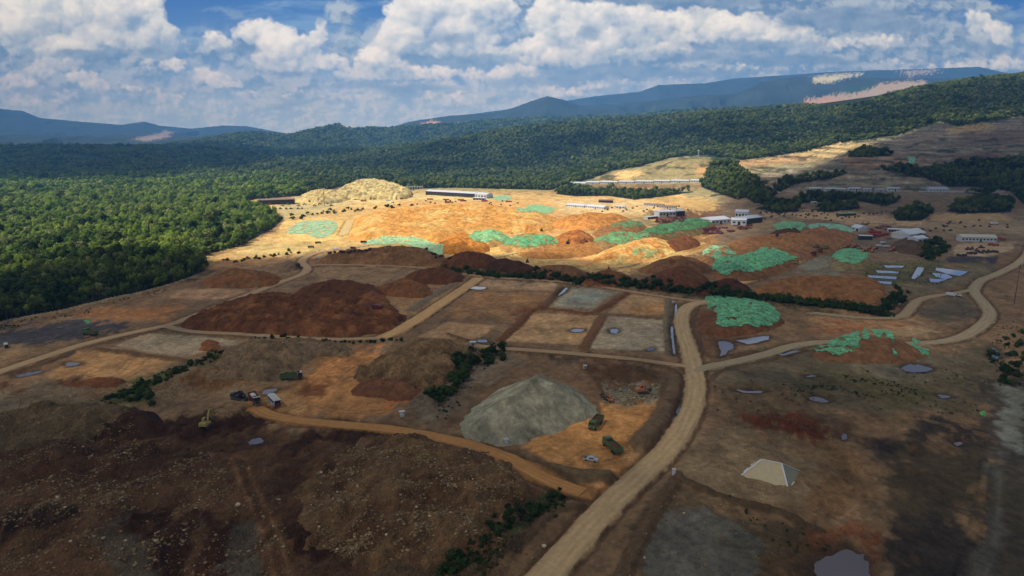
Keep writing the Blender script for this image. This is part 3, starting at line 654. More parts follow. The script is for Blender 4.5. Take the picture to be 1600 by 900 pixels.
def grid_height(x, y):
    x = np.asarray(x, float); y = np.asarray(y, float); Ys, Z, nc = GRIDC['Y'], GRIDC['Z'], GRIDC['n']
    r = np.clip(np.interp(y, Ys, np.arange(len(Ys))), 0, len(Ys)-1.001); a = np.clip((x/(np.maximum(y, -40)+80)+1.08)/2.16*(nc-1), 0, nc-1.001)
    i = r.astype(int); j = a.astype(int); f = r-i; g = a-j
    return (Z[i, j]*(1-g)+Z[i, j+1]*g)*(1-f)+(Z[i+1, j]*(1-g)+Z[i+1, j+1]*g)*f
HEAPS = []      # (bounding box, function) of every heap, so that things can be set on top of them
def surface(x, y):
    shp = np.shape(x); x = np.atleast_1d(np.asarray(x, float)).ravel(); y = np.atleast_1d(np.asarray(y, float)).ravel()
    z = base_height(x, y)
    for (x0, x1, y0, y1), fn in HEAPS:
        m = (x > x0)&(x < x1)&(y > y0)&(y < y1)
        if m.any(): z[m] = np.maximum(z[m], fn(x[m], y[m]))
    return z.reshape(shp)
def hit(px, py, fn=None):
    """first ground point seen in a direction"""
    if py > 332: x, y, z = G(px, py); return np.array([x, y, float(base_height(x, y))])
    Ys = np.geomspace(200, 14000, 1400); u, yy, d = ray(px, py); t = Ys/yy
    X = u*t; Z = CAM_H+d*t; H = big_relief(X, Ys)
    k = np.argmax(H >= Z)
    if not (H >= Z).any(): k = len(Ys)-1
    k0 = max(k-1, 0); a = Z[k0]-H[k0]; b = Z[k]-H[k]; f = a/(a-b) if a != b else 0
    y = Ys[k0]+(Ys[k]-Ys[k0])*f; x = u*y/yy
    return np.array([x, y, float(base_height(x, y))])

# ---------------------------------------------------------------- mesh output
def mesh_np(name, V, F, mat=None, col=None, parent=None, smooth=True, attrs=None):
    me = bpy.data.meshes.new(name); V = np.asarray(V, np.float32); F = np.asarray(F, np.int32)
    me.vertices.add(len(V)); me.vertices.foreach_set('co', V.ravel())
    n, k = F.shape; me.loops.add(n*k); me.loops.foreach_set('vertex_index', F.ravel())
    me.polygons.add(n); me.polygons.foreach_set('loop_start', np.arange(0, n*k, k, dtype=np.int32))
    try: me.polygons.foreach_set('loop_total', np.full(n, k, np.int32))
    except Exception: pass
    me.update(calc_edges=True); me.validate()
    if smooth: me.polygons.foreach_set('use_smooth', np.ones(n, bool))
    if col is not None:
        a = me.color_attributes.new('Col', 'FLOAT_COLOR', 'POINT'); c = np.ones((len(V), 4), np.float32); c[:, :col.shape[1]] = col; a.data.foreach_set('color', c.ravel())
    for nm, arr in (attrs or {}).items():
        a = me.attributes.new(nm, 'FLOAT', 'POINT'); a.data.foreach_set('value', np.asarray(arr, np.float32))
    if mat: me.materials.append(mat)
    o = bpy.data.objects.new(name, me); C.objects.link(o)
    if parent: o.parent = parent
    return o
def grid_faces(nr, nc, keep=None):
    i = np.arange(nr-1)[:, None]*nc+np.arange(nc-1)[None, :]
    F = np.stack([i, i+1, i+nc+1, i+nc], -1).reshape(-1, 4)
    if keep is not None: F = F[keep.reshape(-1)]
    return F
def compact(V, F, *arrs):
    used = np.zeros(len(V), bool); used[F.ravel()] = True; idx = np.cumsum(used)-1
    return (V[used], idx[F]) + tuple(a[used] for a in arrs)
def tag(o, label=None, cat=None, group=None, kind=None):
    if label: o['label'] = label
    if cat: o['category'] = cat
    if group: o['group'] = group
    if kind: o['kind'] = kind
    return o

# ---------------------------------------------------------------- earth material: colour of the soil with clods, stones and grain
def soil_material(name, stone=True):
    m = bpy.data.materials.new(name); m.use_nodes = True; T = NT(m.node_tree); T.n.clear()
    at = T.node('ShaderNodeVertexColor'); at.layer_name = 'Col'
    geo = T.node('ShaderNodeNewGeometry'); P = geo.outputs['Position']
    n1 = T.noise(P, 0.35, 6, 0.65); n2 = T.noise(P, 2.2, 4, 0.7)
    v = T.m('MULTIPLY_ADD', n1, 1.5, 0.25); v = T.m('MULTIPLY', v, T.m('MULTIPLY_ADD', n2, 1.1, 0.45)); v = T.m('MULTIPLY', v, T.m('MULTIPLY_ADD', T.noise(P, 0.13, 5, 0.7, 0.8), 1.0, 0.5))
    c = T.mix(1.0, at.outputs['Color'], T.xyz(v, v, v), 'MULTIPLY')
    # hue drift
    n3 = T.noise(P, 0.06, 5, 0.6)
    c = T.mix(T.m('MULTIPLY', T.ss(n3, 0.5, 0.75), 0.16), c, T.mix(1.0, c, (1.25, 0.88, 0.66), 'MULTIPLY'))
    st = T.node('ShaderNodeAttribute'); st.attribute_name = 'stone'
    w = T.voro(P, 1.1, 2.0, 0.6)
    sm = T.m('MULTIPLY', T.m('MULTIPLY', T.ss(w, 0.42, 0.15), T.ss(T.noise(P, 0.12, 4, 0.7), 0.44, 0.62)), st.outputs['Fac'])
    c = T.mix(T.m('MULTIPLY', sm, 0.75), c, T.mix(1.0, c, (2.6, 2.5, 2.4), 'MULTIPLY'))
    h = T.m('ADD', T.m('MULTIPLY', n2, 0.35), T.m('ADD', T.m('MULTIPLY', n1, 0.9), T.m('MULTIPLY', T.noise(P, 0.085, 5, 0.7), 3.5)))
    h = T.m('ADD', h, T.m('MULTIPLY', T.m('MULTIPLY', T.m('SUBTRACT', 0.6, w), 0.9), st.outputs['Fac']))
    b = T.node('ShaderNodeBump'); b.inputs['Strength'].default_value = 1.0; b.inputs['Distance'].default_value = 0.8; T.put(h, b.inputs['Height'])
    p = T.node('ShaderNodeBsdfPrincipled'); T.put(c, p.inputs['Base Color']); p.inputs['Roughness'].default_value = 0.95
    p.inputs['Specular IOR Level'].default_value = 0.15; T.l.new(b.outputs[0], p.inputs['Normal'])
    o = T.node('ShaderNodeOutputMaterial'); T.l.new(p.outputs[0], o.inputs[0]); return m
SOIL = soil_material('bare_soil')

# ---------------------------------------------------------------- the ground sheet
FOREST = [
 [(-500,262),(-500,640),(-200,560),(0,503),(100,484),(200,461),(268,444),(318,428),(320,418),(312,407),(330,396),(378,384),(398,372),(428,357),(440,344),(425,334),(400,324),(372,318),(400,311),(470,306),(505,298),(535,291),(575,283),(605,284),(640,296),(700,293),(860,297),(888,289),(925,279),(955,267),(1000,260),(1050,246),(1090,242),(1140,245),(1160,250),(1250,237),(1320,221),(1400,211),(1468,190),(1500,196),(1560,187),(1600,180),(2050,150),(2050,40),(-500,40)],
 [(1103,266),(1118,252),(1150,256),(1170,275),(1196,290),(1192,305),(1150,311),(1115,300),(1095,292),(1100,280)],
 [(868,303),(875,296),(900,295),(960,299),(1085,300),(1060,304),(1020,309),(990,312),(950,306),(900,307)],
 [(1362,264),(1450,262),(1500,254),(1600,246),(2050,230),(2050,330),(1600,320),(1580,300),(1545,293),(1480,292),(1455,280),(1400,268)],
 [(1238,314),(1255,308),(1300,307),(1385,308),(1405,315),(1385,322),(1325,312),(1280,316),(1245,318)],
 [(1478,330),(1500,318),(1550,309),(1582,316),(1580,332),(1500,334)],
 [(1322,243),(1345,233),(1390,236),(1392,243),(1340,246)],
 [(1180,326),(1215,318),(1240,322),(1250,330),(1215,334)],
 [(1150,300),(1185,296),(1212,304),(1206,316),(1180,318)],
 [(1205,296),(1225,280),(1262,277),(1300,272),(1330,268),(1300,279),(1240,288),(1220,300)],
 [(1270,328),(1330,320),(1345,326),(1290,332)],
 [(1500,300),(1560,303),(1540,306)],
 [(1395,335),(1430,325),(1460,330),(1440,345),(1400,345)],
]
FOREST_NP = [np.array(p, float) for p in FOREST]
def forest_mask(px, py, y):
    m = np.zeros(px.shape, bool)
    for i, P in enumerate(FOREST_NP):
        q = in_poly(px, py, P); m |= q
    return m
def build_ground():
    global GRID
    cols = 1340; a = np.linspace(-1.08, 1.08, cols)
    pys = np.arange(1010, 322, -1.35); Yn = np.array([G(800, p)[1] for p in pys]); Yn = np.concatenate([[-60, 20, 60, 100, 130], Yn[Yn > 135]])
    Yf = np.geomspace(Yn[-1]*1.004, 13800, 520); Ys = np.concatenate([Yn, Yf, [15500, 22000, 40000]])
    A, YY = np.meshgrid(a, Ys); X = A*(YY+80); x = X.ravel(); y = YY.ravel()
    zb = big_relief(x, y); z = zb+site_relief(x, y, zb)
    GRIDC.update(Y=Ys, Z=z.reshape(len(Ys), cols), n=cols)
    px, py = to_px(x, y, z)
    col = np.zeros((len(x), 3), np.float32); stone = np.zeros(len(x), np.float32)
    green = np.array([0.030, 0.052, 0.022]); g2 = np.array([0.060, 0.085, 0.032])
    t = np.clip(0.5+0.5*fbm(x/240, y/240, 4, 501), 0, 1)[:, None]
    col[:] = green*(1-t)+g2*t
    mt = sstep(y, 4500, 8000)[:, None]; col = col*(1-mt)+np.array([0.040, 0.048, 0.040])*(0.6+0.8*t)*mt
    near = (y < 1700)
    col[near] = al(92, 74, 56)
    wxp = fbm(x/30, y/45, 5, 511); wyp = fbm(x/30, y/45, 5, 521)
    wxp = wxp+0.45*fbm(x/7, y/9, 4, 513, .6); wyp = wyp+0.45*fbm(x/7, y/9, 4, 523, .6); thin = fbm(x/10, y/16, 5, 525, .62)
    for lst in (HILL, PAINT):
        for poly, c, fe, ra in lst:
            P = np.array(poly, float)
            k_ = 3*(ra+fe); m = (px > P[:,0].min()-k_)&(px < P[:,0].max()+k_)&(py > P[:,1].min()-k_)&(py < P[:,1].max()+k_)
            if lst is HILL: m &= (y > 1200)&(y < 2700)
            if not m.any(): continue
            loose = 2.0 if (ra >= 4 and P[:,1].mean() > 440) else 1.0
            s = signed(px[m]+wxp[m]*ra*1.2*loose, py[m]+wyp[m]*ra*0.6*loose, P)
            w = sstep(s+thin[m]*ra*(0.9 if ra >= 4 else 0.3)*loose, -fe*0.7*loose, fe*1.0*loose)[:, None]
            w = w*(1-0.35*sstep(thin[m], 0.3, 1.0)[:, None]) if ra >= 4 else w
            col[m] = col[m]*(1-w)+c*w
    # mottling of the bare ground
    bare = ~forest_mask(px, py, y)&(y < 2600)
    mo = fbm(x/14, y/22, 6, 531, .6); mo2 = fbm(x/55, y/80, 4, 541)
    crk = ridged(x/19, y/24, 6, 547, .62); mo3 = fbm(x/3.5, y/5, 4, 545, .7); k = (1+0.32*mo+0.20*mo2+0.16*mo3*(y < 700)+0.30*(crk-.15))[:, None]; col[bare] = (col*np.clip(k, .45, 1.7))[bare]
    grn = sstep(fbm(x/26, y/40, 5, 551), 0.25, 0.9)*bare*(y < 700)*sstep(px, 1080, 1200)*0.5
    col = col*(1-grn[:, None])+al(62, 62, 38)*grn[:, None]
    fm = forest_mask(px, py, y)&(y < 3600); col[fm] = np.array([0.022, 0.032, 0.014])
    # bands by height, in step with the terraces of the cut slopes
    hs = (px > 1110)&(y > 1380)&(y < 2600)&~fm
    col[hs] *= (1+0.26*np.sin(z[hs]*0.57+fbm(x[hs]/90, y[hs]/90, 4, 561)*2.2))[:, None]
    ht = (px > 880)&(y > 1700)&(y < 2500)&~fm; gr = sstep(fbm(x/70, y/60, 5, 565, .6), 0.15, 0.55)*(hs|ht)*(py > 215); col = col*(1-gr[:, None]*.8)+np.array([.035, .045, .02])*gr[:, None]*.8
    col[hs] *= np.clip(1+0.5*fbm(x[hs]/50, z[hs]/5, 5, 563, .6)[:, None], .4, 1.7)
    for pts, wid, gap, f in TRACKS:
        P = smooth_line([G(*p)[:2] for p in pts], n=5); x0, x1, y0, y1 = box_of(P, gap+3); m = (x > x0)&(x < x1)&(y > y0)&(y < y1)
        if not m.any(): continue
        q = seg_dist(x[m], y[m], P, closed=False)+fbm(x[m]/4, y[m]/4, 3, 575)*0.2
        w = np.exp(-((q-gap)/wid)**2)*np.clip(.7+fbm(x[m]/9, y[m]/9, 3, 577), 0, 1); col[m] *= (1+(f-1)*w)[:, None]
    for P, hw, h, c in BUND_W:
        x0, x1, y0, y1 = box_of(P, hw*2+3); m = (x > x0)&(x < x1)&(y > y0)&(y < y1)
        if not m.any(): continue
        q = seg_dist(x[m], y[m], P, closed=False)+fbm(x[m]/5, y[m]/5, 3, 571)*0.6
        w = (1-sstep(q, hw*1.0, hw*1.5))[:, None]; col[m] = col[m]*(1-w)+c*w
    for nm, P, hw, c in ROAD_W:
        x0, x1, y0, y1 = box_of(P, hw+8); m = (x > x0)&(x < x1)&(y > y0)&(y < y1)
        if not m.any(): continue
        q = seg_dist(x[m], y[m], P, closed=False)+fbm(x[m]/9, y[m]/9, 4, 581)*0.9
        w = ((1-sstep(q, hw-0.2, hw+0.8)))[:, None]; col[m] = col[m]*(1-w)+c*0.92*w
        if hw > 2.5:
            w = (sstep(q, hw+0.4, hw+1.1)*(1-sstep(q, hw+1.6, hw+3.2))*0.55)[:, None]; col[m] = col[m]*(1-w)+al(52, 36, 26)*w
    for P in PUD_W:
        x0, x1, y0, y1 = box_of(P, 6); m = (x > x0)&(x < x1)&(y > y0)&(y < y1)
        if not m.any(): continue
        s = signed(x[m], y[m], P); w = (sstep(s+fbm(x[m]/5, y[m]/5, 4, 591)*2, -4.5, 0.5)*0.75)[:, None]; col[m] = col[m]*(1-w)+al(50, 38, 29)*w
    for poly, amp, sc in RELIEF:
        P = np.array(poly, float); m = (px > P[:,0].min())&(px < P[:,0].max())&(py > P[:,1].min())&(py < P[:,1].max())
        s = signed(px[m], py[m], P); stone[m] = np.maximum(stone[m], sstep(s, -2, 8)*min(1, amp/2.2))
    V = np.stack([x, y, z], -1); F = grid_faces(len(Ys), cols)
    g = mesh_np('ground', V, F, SOIL, col, attrs={'stone': stone}); tag(g, kind='structure')
    return g
ground = build_ground()

# ---------------------------------------------------------------- roads
def road_material():
    m = bpy.data.materials.new('road_dirt'); m.use_nodes = True; T = NT(m.node_tree); T.n.clear()
    at = T.node('ShaderNodeVertexColor'); at.layer_name = 'Col'; P = T.node('ShaderNodeNewGeometry').outputs['Position']
    n = T.m('MULTIPLY_ADD', T.noise(P, 0.5, 6, 0.65), 0.7, 0.65); c = T.mix(1.0, at.outputs['Color'], T.xyz(n, n, n), 'MULTIPLY')
    p = T.node('ShaderNodeBsdfPrincipled'); T.put(c, p.inputs['Base Color']); p.inputs['Roughness'].default_value = 0.92; p.inputs['Specular IOR Level'].default_value = 0.2
    b = T.node('ShaderNodeBump'); b.inputs['Strength'].default_value = 0.5; b.inputs['Distance'].default_value = 0.3; T.put(T.noise(P, 1.6, 5, 0.7), b.inputs['Height']); T.l.new(b.outputs[0], p.inputs['Normal'])
    o = T.node('ShaderNodeOutputMaterial'); T.l.new(p.outputs[0], o.inputs[0]); return m
ROADM = road_material()
def build_road(i, nm, P, hw, c):
    Q = smooth_line(P, n=4); d = np.r_[0, np.cumsum(np.hypot(*(Q[1:]-Q[:-1]).T))]
    n = int(d[-1]/max(1.2, np.median(Q[:, 1])/400))+2; s = np.linspace(0, d[-1], n)
    X = np.interp(s, d, Q[:, 0]); Y = np.interp(s, d, Q[:, 1]); tx = np.gradient(X); ty = np.gradient(Y); l = np.hypot(tx, ty); nx, ny = -ty/l, tx/l
    k = 15; u = np.linspace(-1, 1, k)
    el = 1+0.10*fbm(s/7, s*0+i*3, 4, 611); er = 1+0.10*fbm(s/7, s*0+i*3+50, 4, 613)
    W = np.where(u[None, :] < 0, el[:, None], er[:, None])*u[None, :]*hw
    xs = X[:, None]+nx[:, None]*W; ys = Y[:, None]+ny[:, None]*W
    z0 = big_relief(xs.ravel(), ys.ravel()).reshape(xs.shape)
    zz = base_height(xs, ys)
    z = np.maximum(zz, z0-0.02)+0.06+0.012*i+0.10*(1-u[None, :]**2)-0.10*(np.abs(u[None, :]) > .95)
    tr = 1+0.07*np.cos(u[None, :]*2*np.pi*1.6+1.4*fbm(s[:, None]/24, 0*s[:, None]+u[None, :]*.3, 4, 621))*np.clip(.5+fbm(s[:, None]/17, u[None, :]+0*s[:, None], 3, 625), 0, 1)*2+0.14*fbm(s[:, None]/18, u[None, :]*3+0*s[:, None], 5, 631)
    tr = tr*(1-0.18*np.abs(u[None, :])**3)
    col = (c[None, None, :]*tr[..., None]).reshape(-1, 3)
    o = mesh_np(nm, np.stack([xs, ys, z], -1).reshape(-1, 3), grid_faces(n, k)[:, ::-1] if False else grid_faces(n, k), ROADM, col); tag(o, kind='structure')
for i, (nm, P, hw, c) in enumerate(ROAD_W): build_road(i, nm, P, hw, c)

# ---------------------------------------------------------------- standing water
def water_material():
    m = bpy.data.materials.new('standing_water'); m.use_nodes = True; T = NT(m.node_tree); T.n.clear()
    P = T.node('ShaderNodeNewGeometry').outputs['Position']
    p = T.node('ShaderNodeBsdfPrincipled'); p.inputs['Base Color'].default_value = (0.16, 0.13, 0.13, 1); p.inputs['Roughness'].default_value = 0.05; p.inputs['IOR'].default_value = 1.33
    p.inputs['Specular IOR Level'].default_value = 0.8
    b = T.node('ShaderNodeBump'); b.inputs['Strength'].default_value = 0.06; b.inputs['Distance'].default_value = 0.05; T.put(T.noise(P, 1.5, 4, 0.6), b.inputs['Height']); T.l.new(b.outputs[0], p.inputs['Normal'])
    o = T.node('ShaderNodeOutputMaterial'); T.l.new(p.outputs[0], o.inputs[0]); return m
WATER = water_material()
WATER2 = WATER.copy(); WATER2.name = 'milky_water'; WATER2.node_tree.nodes['Principled BSDF'].inputs['Base Color'].default_value = (0.36, 0.35, 0.37, 1)
def build_puddle(nm, P):
    n = len(P); c = P.mean(0); k = 6; V = []; F = []
    th = np.arange(n)*2*np.pi/n; rag = 0.86+0.22*fbm(c[0]+1.6*np.cos(th), c[1]+1.6*np.sin(th), 4, 641)
    Q = c+(P-c)*rag[:, None] if not 550 < c[1] < 700 else P+np.c_[fbm(P[:, 0]/6, P[:, 1]/6, 3, 643), fbm(P[:, 0]/6, P[:, 1]/6, 3, 645)]*.8
    xs, ys = Q[:, 0], Q[:, 1]; z = float(np.median(base_height(xs, ys)))+0.14
    V = np.vstack([np.c_[c[None, :], [[z]]], np.c_[Q, np.full(n, z)]])
    F = np.array([[0, 1+i, 1+(i+1) % n] for i in range(n)])
    o = mesh_np(nm, V, F, WATER2 if c[1] > 400 else WATER, smooth=False); tag(o, kind='structure')
for (nm, pts, _), P in zip(PUDDLES, PUD_W): build_puddle(nm, P)
# ---------------------------------------------------------------- plain materials and a mesh builder
_MATS = {}
def simple_mat(name, col, rough=.6, metal=0.0, bump=None, var=0.0, spec=.4):
    if name in _MATS: return _MATS[name]
    m = bpy.data.materials.new(name); m.use_nodes = True; T = NT(m.node_tree); T.n.clear()
    p = T.node('ShaderNodeBsdfPrincipled'); c = tuple(float(v) for v in col)
    tc = T.node('ShaderNodeTexCoord').outputs['Object']
    n = T.noise(tc, 0.9, 5, 0.65); v = T.m('MULTIPLY_ADD', n, 2*max(var, .08), 1-max(var, .08))
    T.put(T.mix(1.0, c, T.xyz(v, v, v), 'MULTIPLY'), p.inputs['Base Color'])
    p.inputs['Roughness'].default_value = rough; p.inputs['Metallic'].default_value = metal; p.inputs['Specular IOR Level'].default_value = spec
    if bump:
        b = T.node('ShaderNodeBump'); b.inputs['Strength'].default_value = bump[1]; b.inputs['Distance'].default_value = bump[2]
        T.put(T.noise(tc, bump[0], 4, .6), b.inputs['Height']); T.l.new(b.outputs[0], p.inputs['Normal'])
    o = T.node('ShaderNodeOutputMaterial'); T.l.new(p.outputs[0], o.inputs[0]); _MATS[name] = m; return m
class MB:
    def __init__(s): s.V = []; s.F = []
    def add(s, V, F):
        n = len(s.V); s.V += [tuple(v) for v in V]; s.F += [tuple(i+n for i in f) for f in F]; return s
    def box(s, x0, x1, y0, y1, z0, z1, tx=0.0, ty=0.0, dx=0.0):
        """box; tx, ty draw the top in, dx slides the top along x"""
        V = [(x0, y0, z0), (x1, y0, z0), (x1, y1, z0), (x0, y1, z0), (x0+tx+dx, y0+ty, z1), (x1-tx+dx, y0+ty, z1), (x1-tx+dx, y1-ty, z1), (x0+tx+dx, y1-ty, z1)]
        return s.add(V, [(3, 2, 1, 0), (4, 5, 6, 7), (0, 1, 5, 4), (1, 2, 6, 5), (2, 3, 7, 6), (3, 0, 4, 7)])
    def prism(s, pts, y0, y1):
        """outline in x,z swept along y"""
        n = len(pts); V = [(x, y0, z) for x, z in pts]+[(x, y1, z) for x, z in pts]
        return s.add(V, [tuple(range(n)), tuple(range(2*n-1, n-1, -1))]+[(i, i+n, (i+1) % n+n, (i+1) % n) for i in range(n)])
    def cyl(s, c, r, h, axis='z', n=12, r2=None):
        r2 = r if r2 is None else r2; V = []
        for k, (rr, t) in enumerate(((r, -h/2), (r2, h/2))):
            for i in range(n):
                a = 2*PI*i/n; p = (rr*math.cos(a), rr*math.sin(a), t)
                p = {'z': p, 'y': (p[0], p[2], p[1]), 'x': (p[2], p[0], p[1])}[axis]; V.append((c[0]+p[0], c[1]+p[1], c[2]+p[2]))
        return s.add(V, [tuple(range(n))[::-1], tuple(range(n, 2*n))]+[(i, (i+1) % n, (i+1) % n+n, i+n) for i in range(n)])
    def bar(s, p, q, w, h=None, w2=None):
        h = h or w; w2 = w2 or w; p = Vector(tuple(map(float, p))); q = Vector(tuple(map(float, q))); d = (q-p).normalized()
        up = Vector((0, 0, 1)) if abs(d.z) < .95 else Vector((1, 0, 0)); sx = d.cross(up).normalized(); su_ = sx.cross(d)
        V = []
        for c, ww in ((p, w), (q, w2)):
            for a, b in ((-1, -1), (1, -1), (1, 1), (-1, 1)): V.append(tuple(c+sx*a*ww/2+su_*b*h/2))
        return s.add(V, [(3, 2, 1, 0), (4, 5, 6, 7), (0, 1, 5, 4), (1, 2, 6, 5), (2, 3, 7, 6), (3, 0, 4, 7)])
    def build(s, name, mat, parent=None, bevel=0.0):
        me = bpy.data.meshes.new(name); me.from_pydata(s.V, [], s.F); me.update(); me.validate()
        if bevel:
            import bmesh
            b = bmesh.new(); b.from_mesh(me); bmesh.ops.recalc_face_normals(b, faces=b.faces)
            bmesh.ops.bevel(b, geom=[e for e in b.edges], offset=bevel, segments=2, affect='EDGES', profile=.7, clamp_overlap=True); b.to_mesh(me); b.free()
        else:
            import bmesh
            b = bmesh.new(); b.from_mesh(me); bmesh.ops.recalc_face_normals(b, faces=b.faces); b.to_mesh(me); b.free()
        me.materials.append(mat); o = bpy.data.objects.new(name, me); C.objects.link(o)
        if parent: o.parent = parent
        return o
def empty(name, loc, rz=0.0, label=None, cat=None, group=None):
    o = bpy.data.objects.new(name, None); C.objects.link(o); o.location = loc; o.rotation_euler = (0, 0, rz); o.empty_display_size = .5
    return tag(o, label, cat, group)
def copy_tree(o, parent=None):
    c = o.copy(); C.objects.link(c)
    if parent: c.parent = parent
    for ch in [x for x in list(bpy.data.objects) if x.parent == o] if False else KIDS.get(o.name, []): copy_tree(ch, c)
    return c
KIDS = {}
def learn(o):
    """remember the children of a thing and of its parts, for copying"""
    def rec(x):
        KIDS[x.name] = list(x.children)
        for ch in x.children: rec(ch)
    bpy.context.view_layer.update(); rec(o)
# ---------------------------------------------------------------- heaps of ore, gravel and spoil
def base_z0(x, y): return big_relief(np.atleast_1d(float(x)), np.atleast_1d(float(y)))[0]
def heap(name, label, poly, h, c, slope=0.62, cat='ore heap', bump=0.5, bs=9.0, stone=0.0, group=None, col2=None, top=1.0, ri=4, world=None, seed=0, gul=0.0, zoff=0.0, sub=None, clean=False, vr=0.55):
    P = np.array([hit(*p)[:2] for p in poly]) if world is None else np.array(world, float)
    if not clean: P = smooth_line(P, closed=True, n=4)
    cx, cy = P.mean(0); D = math.hypot(cx, cy); st = max(0.45, D/1067*1.25)
    x0, x1, y0, y1 = box_of(P, 3); sy = st*(1.0 if D < 420 else min(2.2, D/420))
    gx = np.arange(x0, x1+st, st); gy = np.arange(y0, y1+sy, sy); X, Y = np.meshgrid(gx, gy)
    sd = 900+seed*13+int(abs(cx))%97
    rw = 7.0 if stone else 2.4
    def hfun(x, y):
        wx = x+fbm(x/14, y/14, 4, sd)*(0 if clean else rw); wy = y+fbm(x/14, y/14, 4, sd+5)*(0 if clean else rw)
        s = signed(wx, wy, P)
        var = 1.0 if clean else 1+vr*fbm(x/(h*2.2+6), y/(h*2.2+6), 5, sd+9, .6)
        H = h*var*top
        q = np.maximum(s, -3)*slope
        qq = np.clip(q, 0, None); z = qq/(1+(qq/np.maximum(H, .5))**3)**(1/3)
        if clean: z = np.minimum(q, H)
        n = fbm(x/bs, y/bs, 5, sd+21)*0.6+ridged(x/(bs*.8), y/(bs*.8), 4, sd+27)*0.6
        if gul: n = n+gul/max(bump, .1)*ridged(x/9+2, y/90, 3, sd+61)
        z = np.where(s > 0, z+n*bump*1.35*sstep(s, 0.3, 4), q-0.4)
        return base_height(x, y)+z+zoff, s
    x, y = X.ravel(), Y.ravel(); z, s = hfun(x, y)
    keep = (s.reshape(X.shape) > -0.9-st*0.5); kf = keep[:-1, :-1]&keep[1:, :-1]&keep[:-1, 1:]&keep[1:, 1:]
    F = grid_faces(*X.shape, kf)
    hh = z-base_height(x, y)
    col = np.tile(np.asarray(c, np.float32), (len(x), 1))
    if col2 is not None:
        w = sstep(fbm(x/(bs*2.2), y/(bs*2.2), 5, sd+31, .6), -0.15, 0.55)[:, None]; col = col*(1-w)+col2*w
    col *= np.clip(1+0.34*fbm(x/8, y/11, 6, sd+41, .68)+0.22*ridged(x/15, y/21, 5, sd+43, .6)-0.04, .4, 1.6)[:, None]
    if gul: col *= np.clip(.75+0.55*ridged(x/11+2, y/120, 4, sd+61), .4, 1.25)[:, None]
    V = np.stack([x, y, z], -1); V, F, col, stn = compact(V, F, col, np.full(len(x), stone, np.float32))
    V[:, :2] -= (cx, cy); zb = float(base_z0(cx, cy)); V[:, 2] -= zb
    o = mesh_np(name, V, F, SOIL, col, attrs={'stone': stn}); o.location = (cx, cy, zb)
    tag(o, label, cat, group)
    Zg = np.where(s > 0.2, z, -1e3).reshape(X.shape)
    def look(a, b):
        r = np.clip((b-y0)/sy, 0, Zg.shape[0]-1.001); q = np.clip((a-x0)/st, 0, Zg.shape[1]-1.001); i = r.astype(int); j = q.astype(int); f = r-i; g = q-j
        c4 = np.stack([Zg[i, j], Zg[i, j+1], Zg[i+1, j], Zg[i+1, j+1]]); v = (c4[0]*(1-g)+c4[1]*g)*(1-f)+(c4[2]*(1-g)+c4[3]*g)*f
        return np.where(c4.min(0) < -500, -1e3, v)
    HEAPS.append(((x0, x1, y0, y1), look))
    return o
RED = al(72, 44, 26); RED2 = al(94, 61, 37); DRK = al(52, 32, 22); BRN = al(92, 69, 48); ORA = su(208, 150, 84); ORD = su(186, 124, 66)
heap('ore_heap','longest dark red-brown ore heap in the left yard, inside the bend of the dirt road',[(283,505),(300,492),(340,477),(392,462),(440,458),(500,466),(560,462),(600,470),(632,492),(625,503),(600,517),(540,523),(440,521),(340,515),(300,512)],5.2,RED,.45,col2=RED2,bump=1.3)
heap('ore_heap','rounded dark red ore heap joined to the back of the longest red heap',[(452,462),(485,446),(530,440),(575,444),(600,455),(596,468),(560,476),(500,478),(460,474)],5.5,RED,.55,bump=.7,seed=1)
heap('ore_heap','red-brown ore heap with a dark truck at its right foot',[(540,478),(560,462),(600,460),(612,478),(600,490),(560,492)],7,RED2,.6,bump=.7,seed=2)
heap('ore_heap','flat dark red ore heap beside the top end of the diagonal dirt road',[(632,432),(650,425),(690,422),(722,428),(722,438),(690,443),(640,441)],7,RED,.6,seed=3)
heap('ore_heap','low brown ore heap in front of the flat dark red heap by the diagonal road',[(575,456),(600,444),(640,437),(672,448),(670,462),(620,462)],5,RED2,.5,seed=4)
heap('ore_heap','brown ore heap beside the edge of the left forest',[(318,446),(330,430),(368,424),(410,426),(440,432),(425,445),(380,448)],7,RED2,.55,col2=BRN,seed=5)
heap('ore_heap','broad shaded brown heap in front of the pale green crescent net',[(490,410),(520,400),(560,394),(620,389),(670,393),(700,405),(690,414),(640,414),(560,411)],10,al(92,66,44),.5,col2=al(110,80,54),seed=6)
heap('ore_heap','small grey-brown heap beside the bend of the dirt road near the forest',[(432,419),(445,408),(462,410),(466,418),(450,422)],4,al(92,76,60),.6,seed=7)
heap('ore_heap','rounded dark red heap on the edge of the cloud shadow, behind the bush belt',[(690,414),(700,403),(730,398),(765,402),(790,412),(770,418),(720,419)],10,RED,.62,seed=8)
heap('ore_heap','long very dark heap behind the bush belt, right of the rounded dark red heap',[(752,418),(775,410),(810,410),(838,418),(850,426),(800,426)],7,DRK,.6,seed=9)
heap('ore_heap','low brown shaded heap behind the left half of the bush belt',[(822,430),(840,418),(880,415),(915,422),(912,432),(870,434)],5,al(90,64,42),.5,seed=10)
heap('ore_heap','brown cone-shaped heap in the middle behind the bush belt',[(905,442),(925,428),(955,424),(985,432),(992,440),(960,446)],6,al(88,58,36),.6,seed=11)
heap('ore_heap','broad dark brown heap behind the right half of the bush belt',[(995,444),(1015,430),(1050,422),(1090,426),(1112,440),(1090,450),(1040,452)],9,al(74,47,31),.6,seed=12)
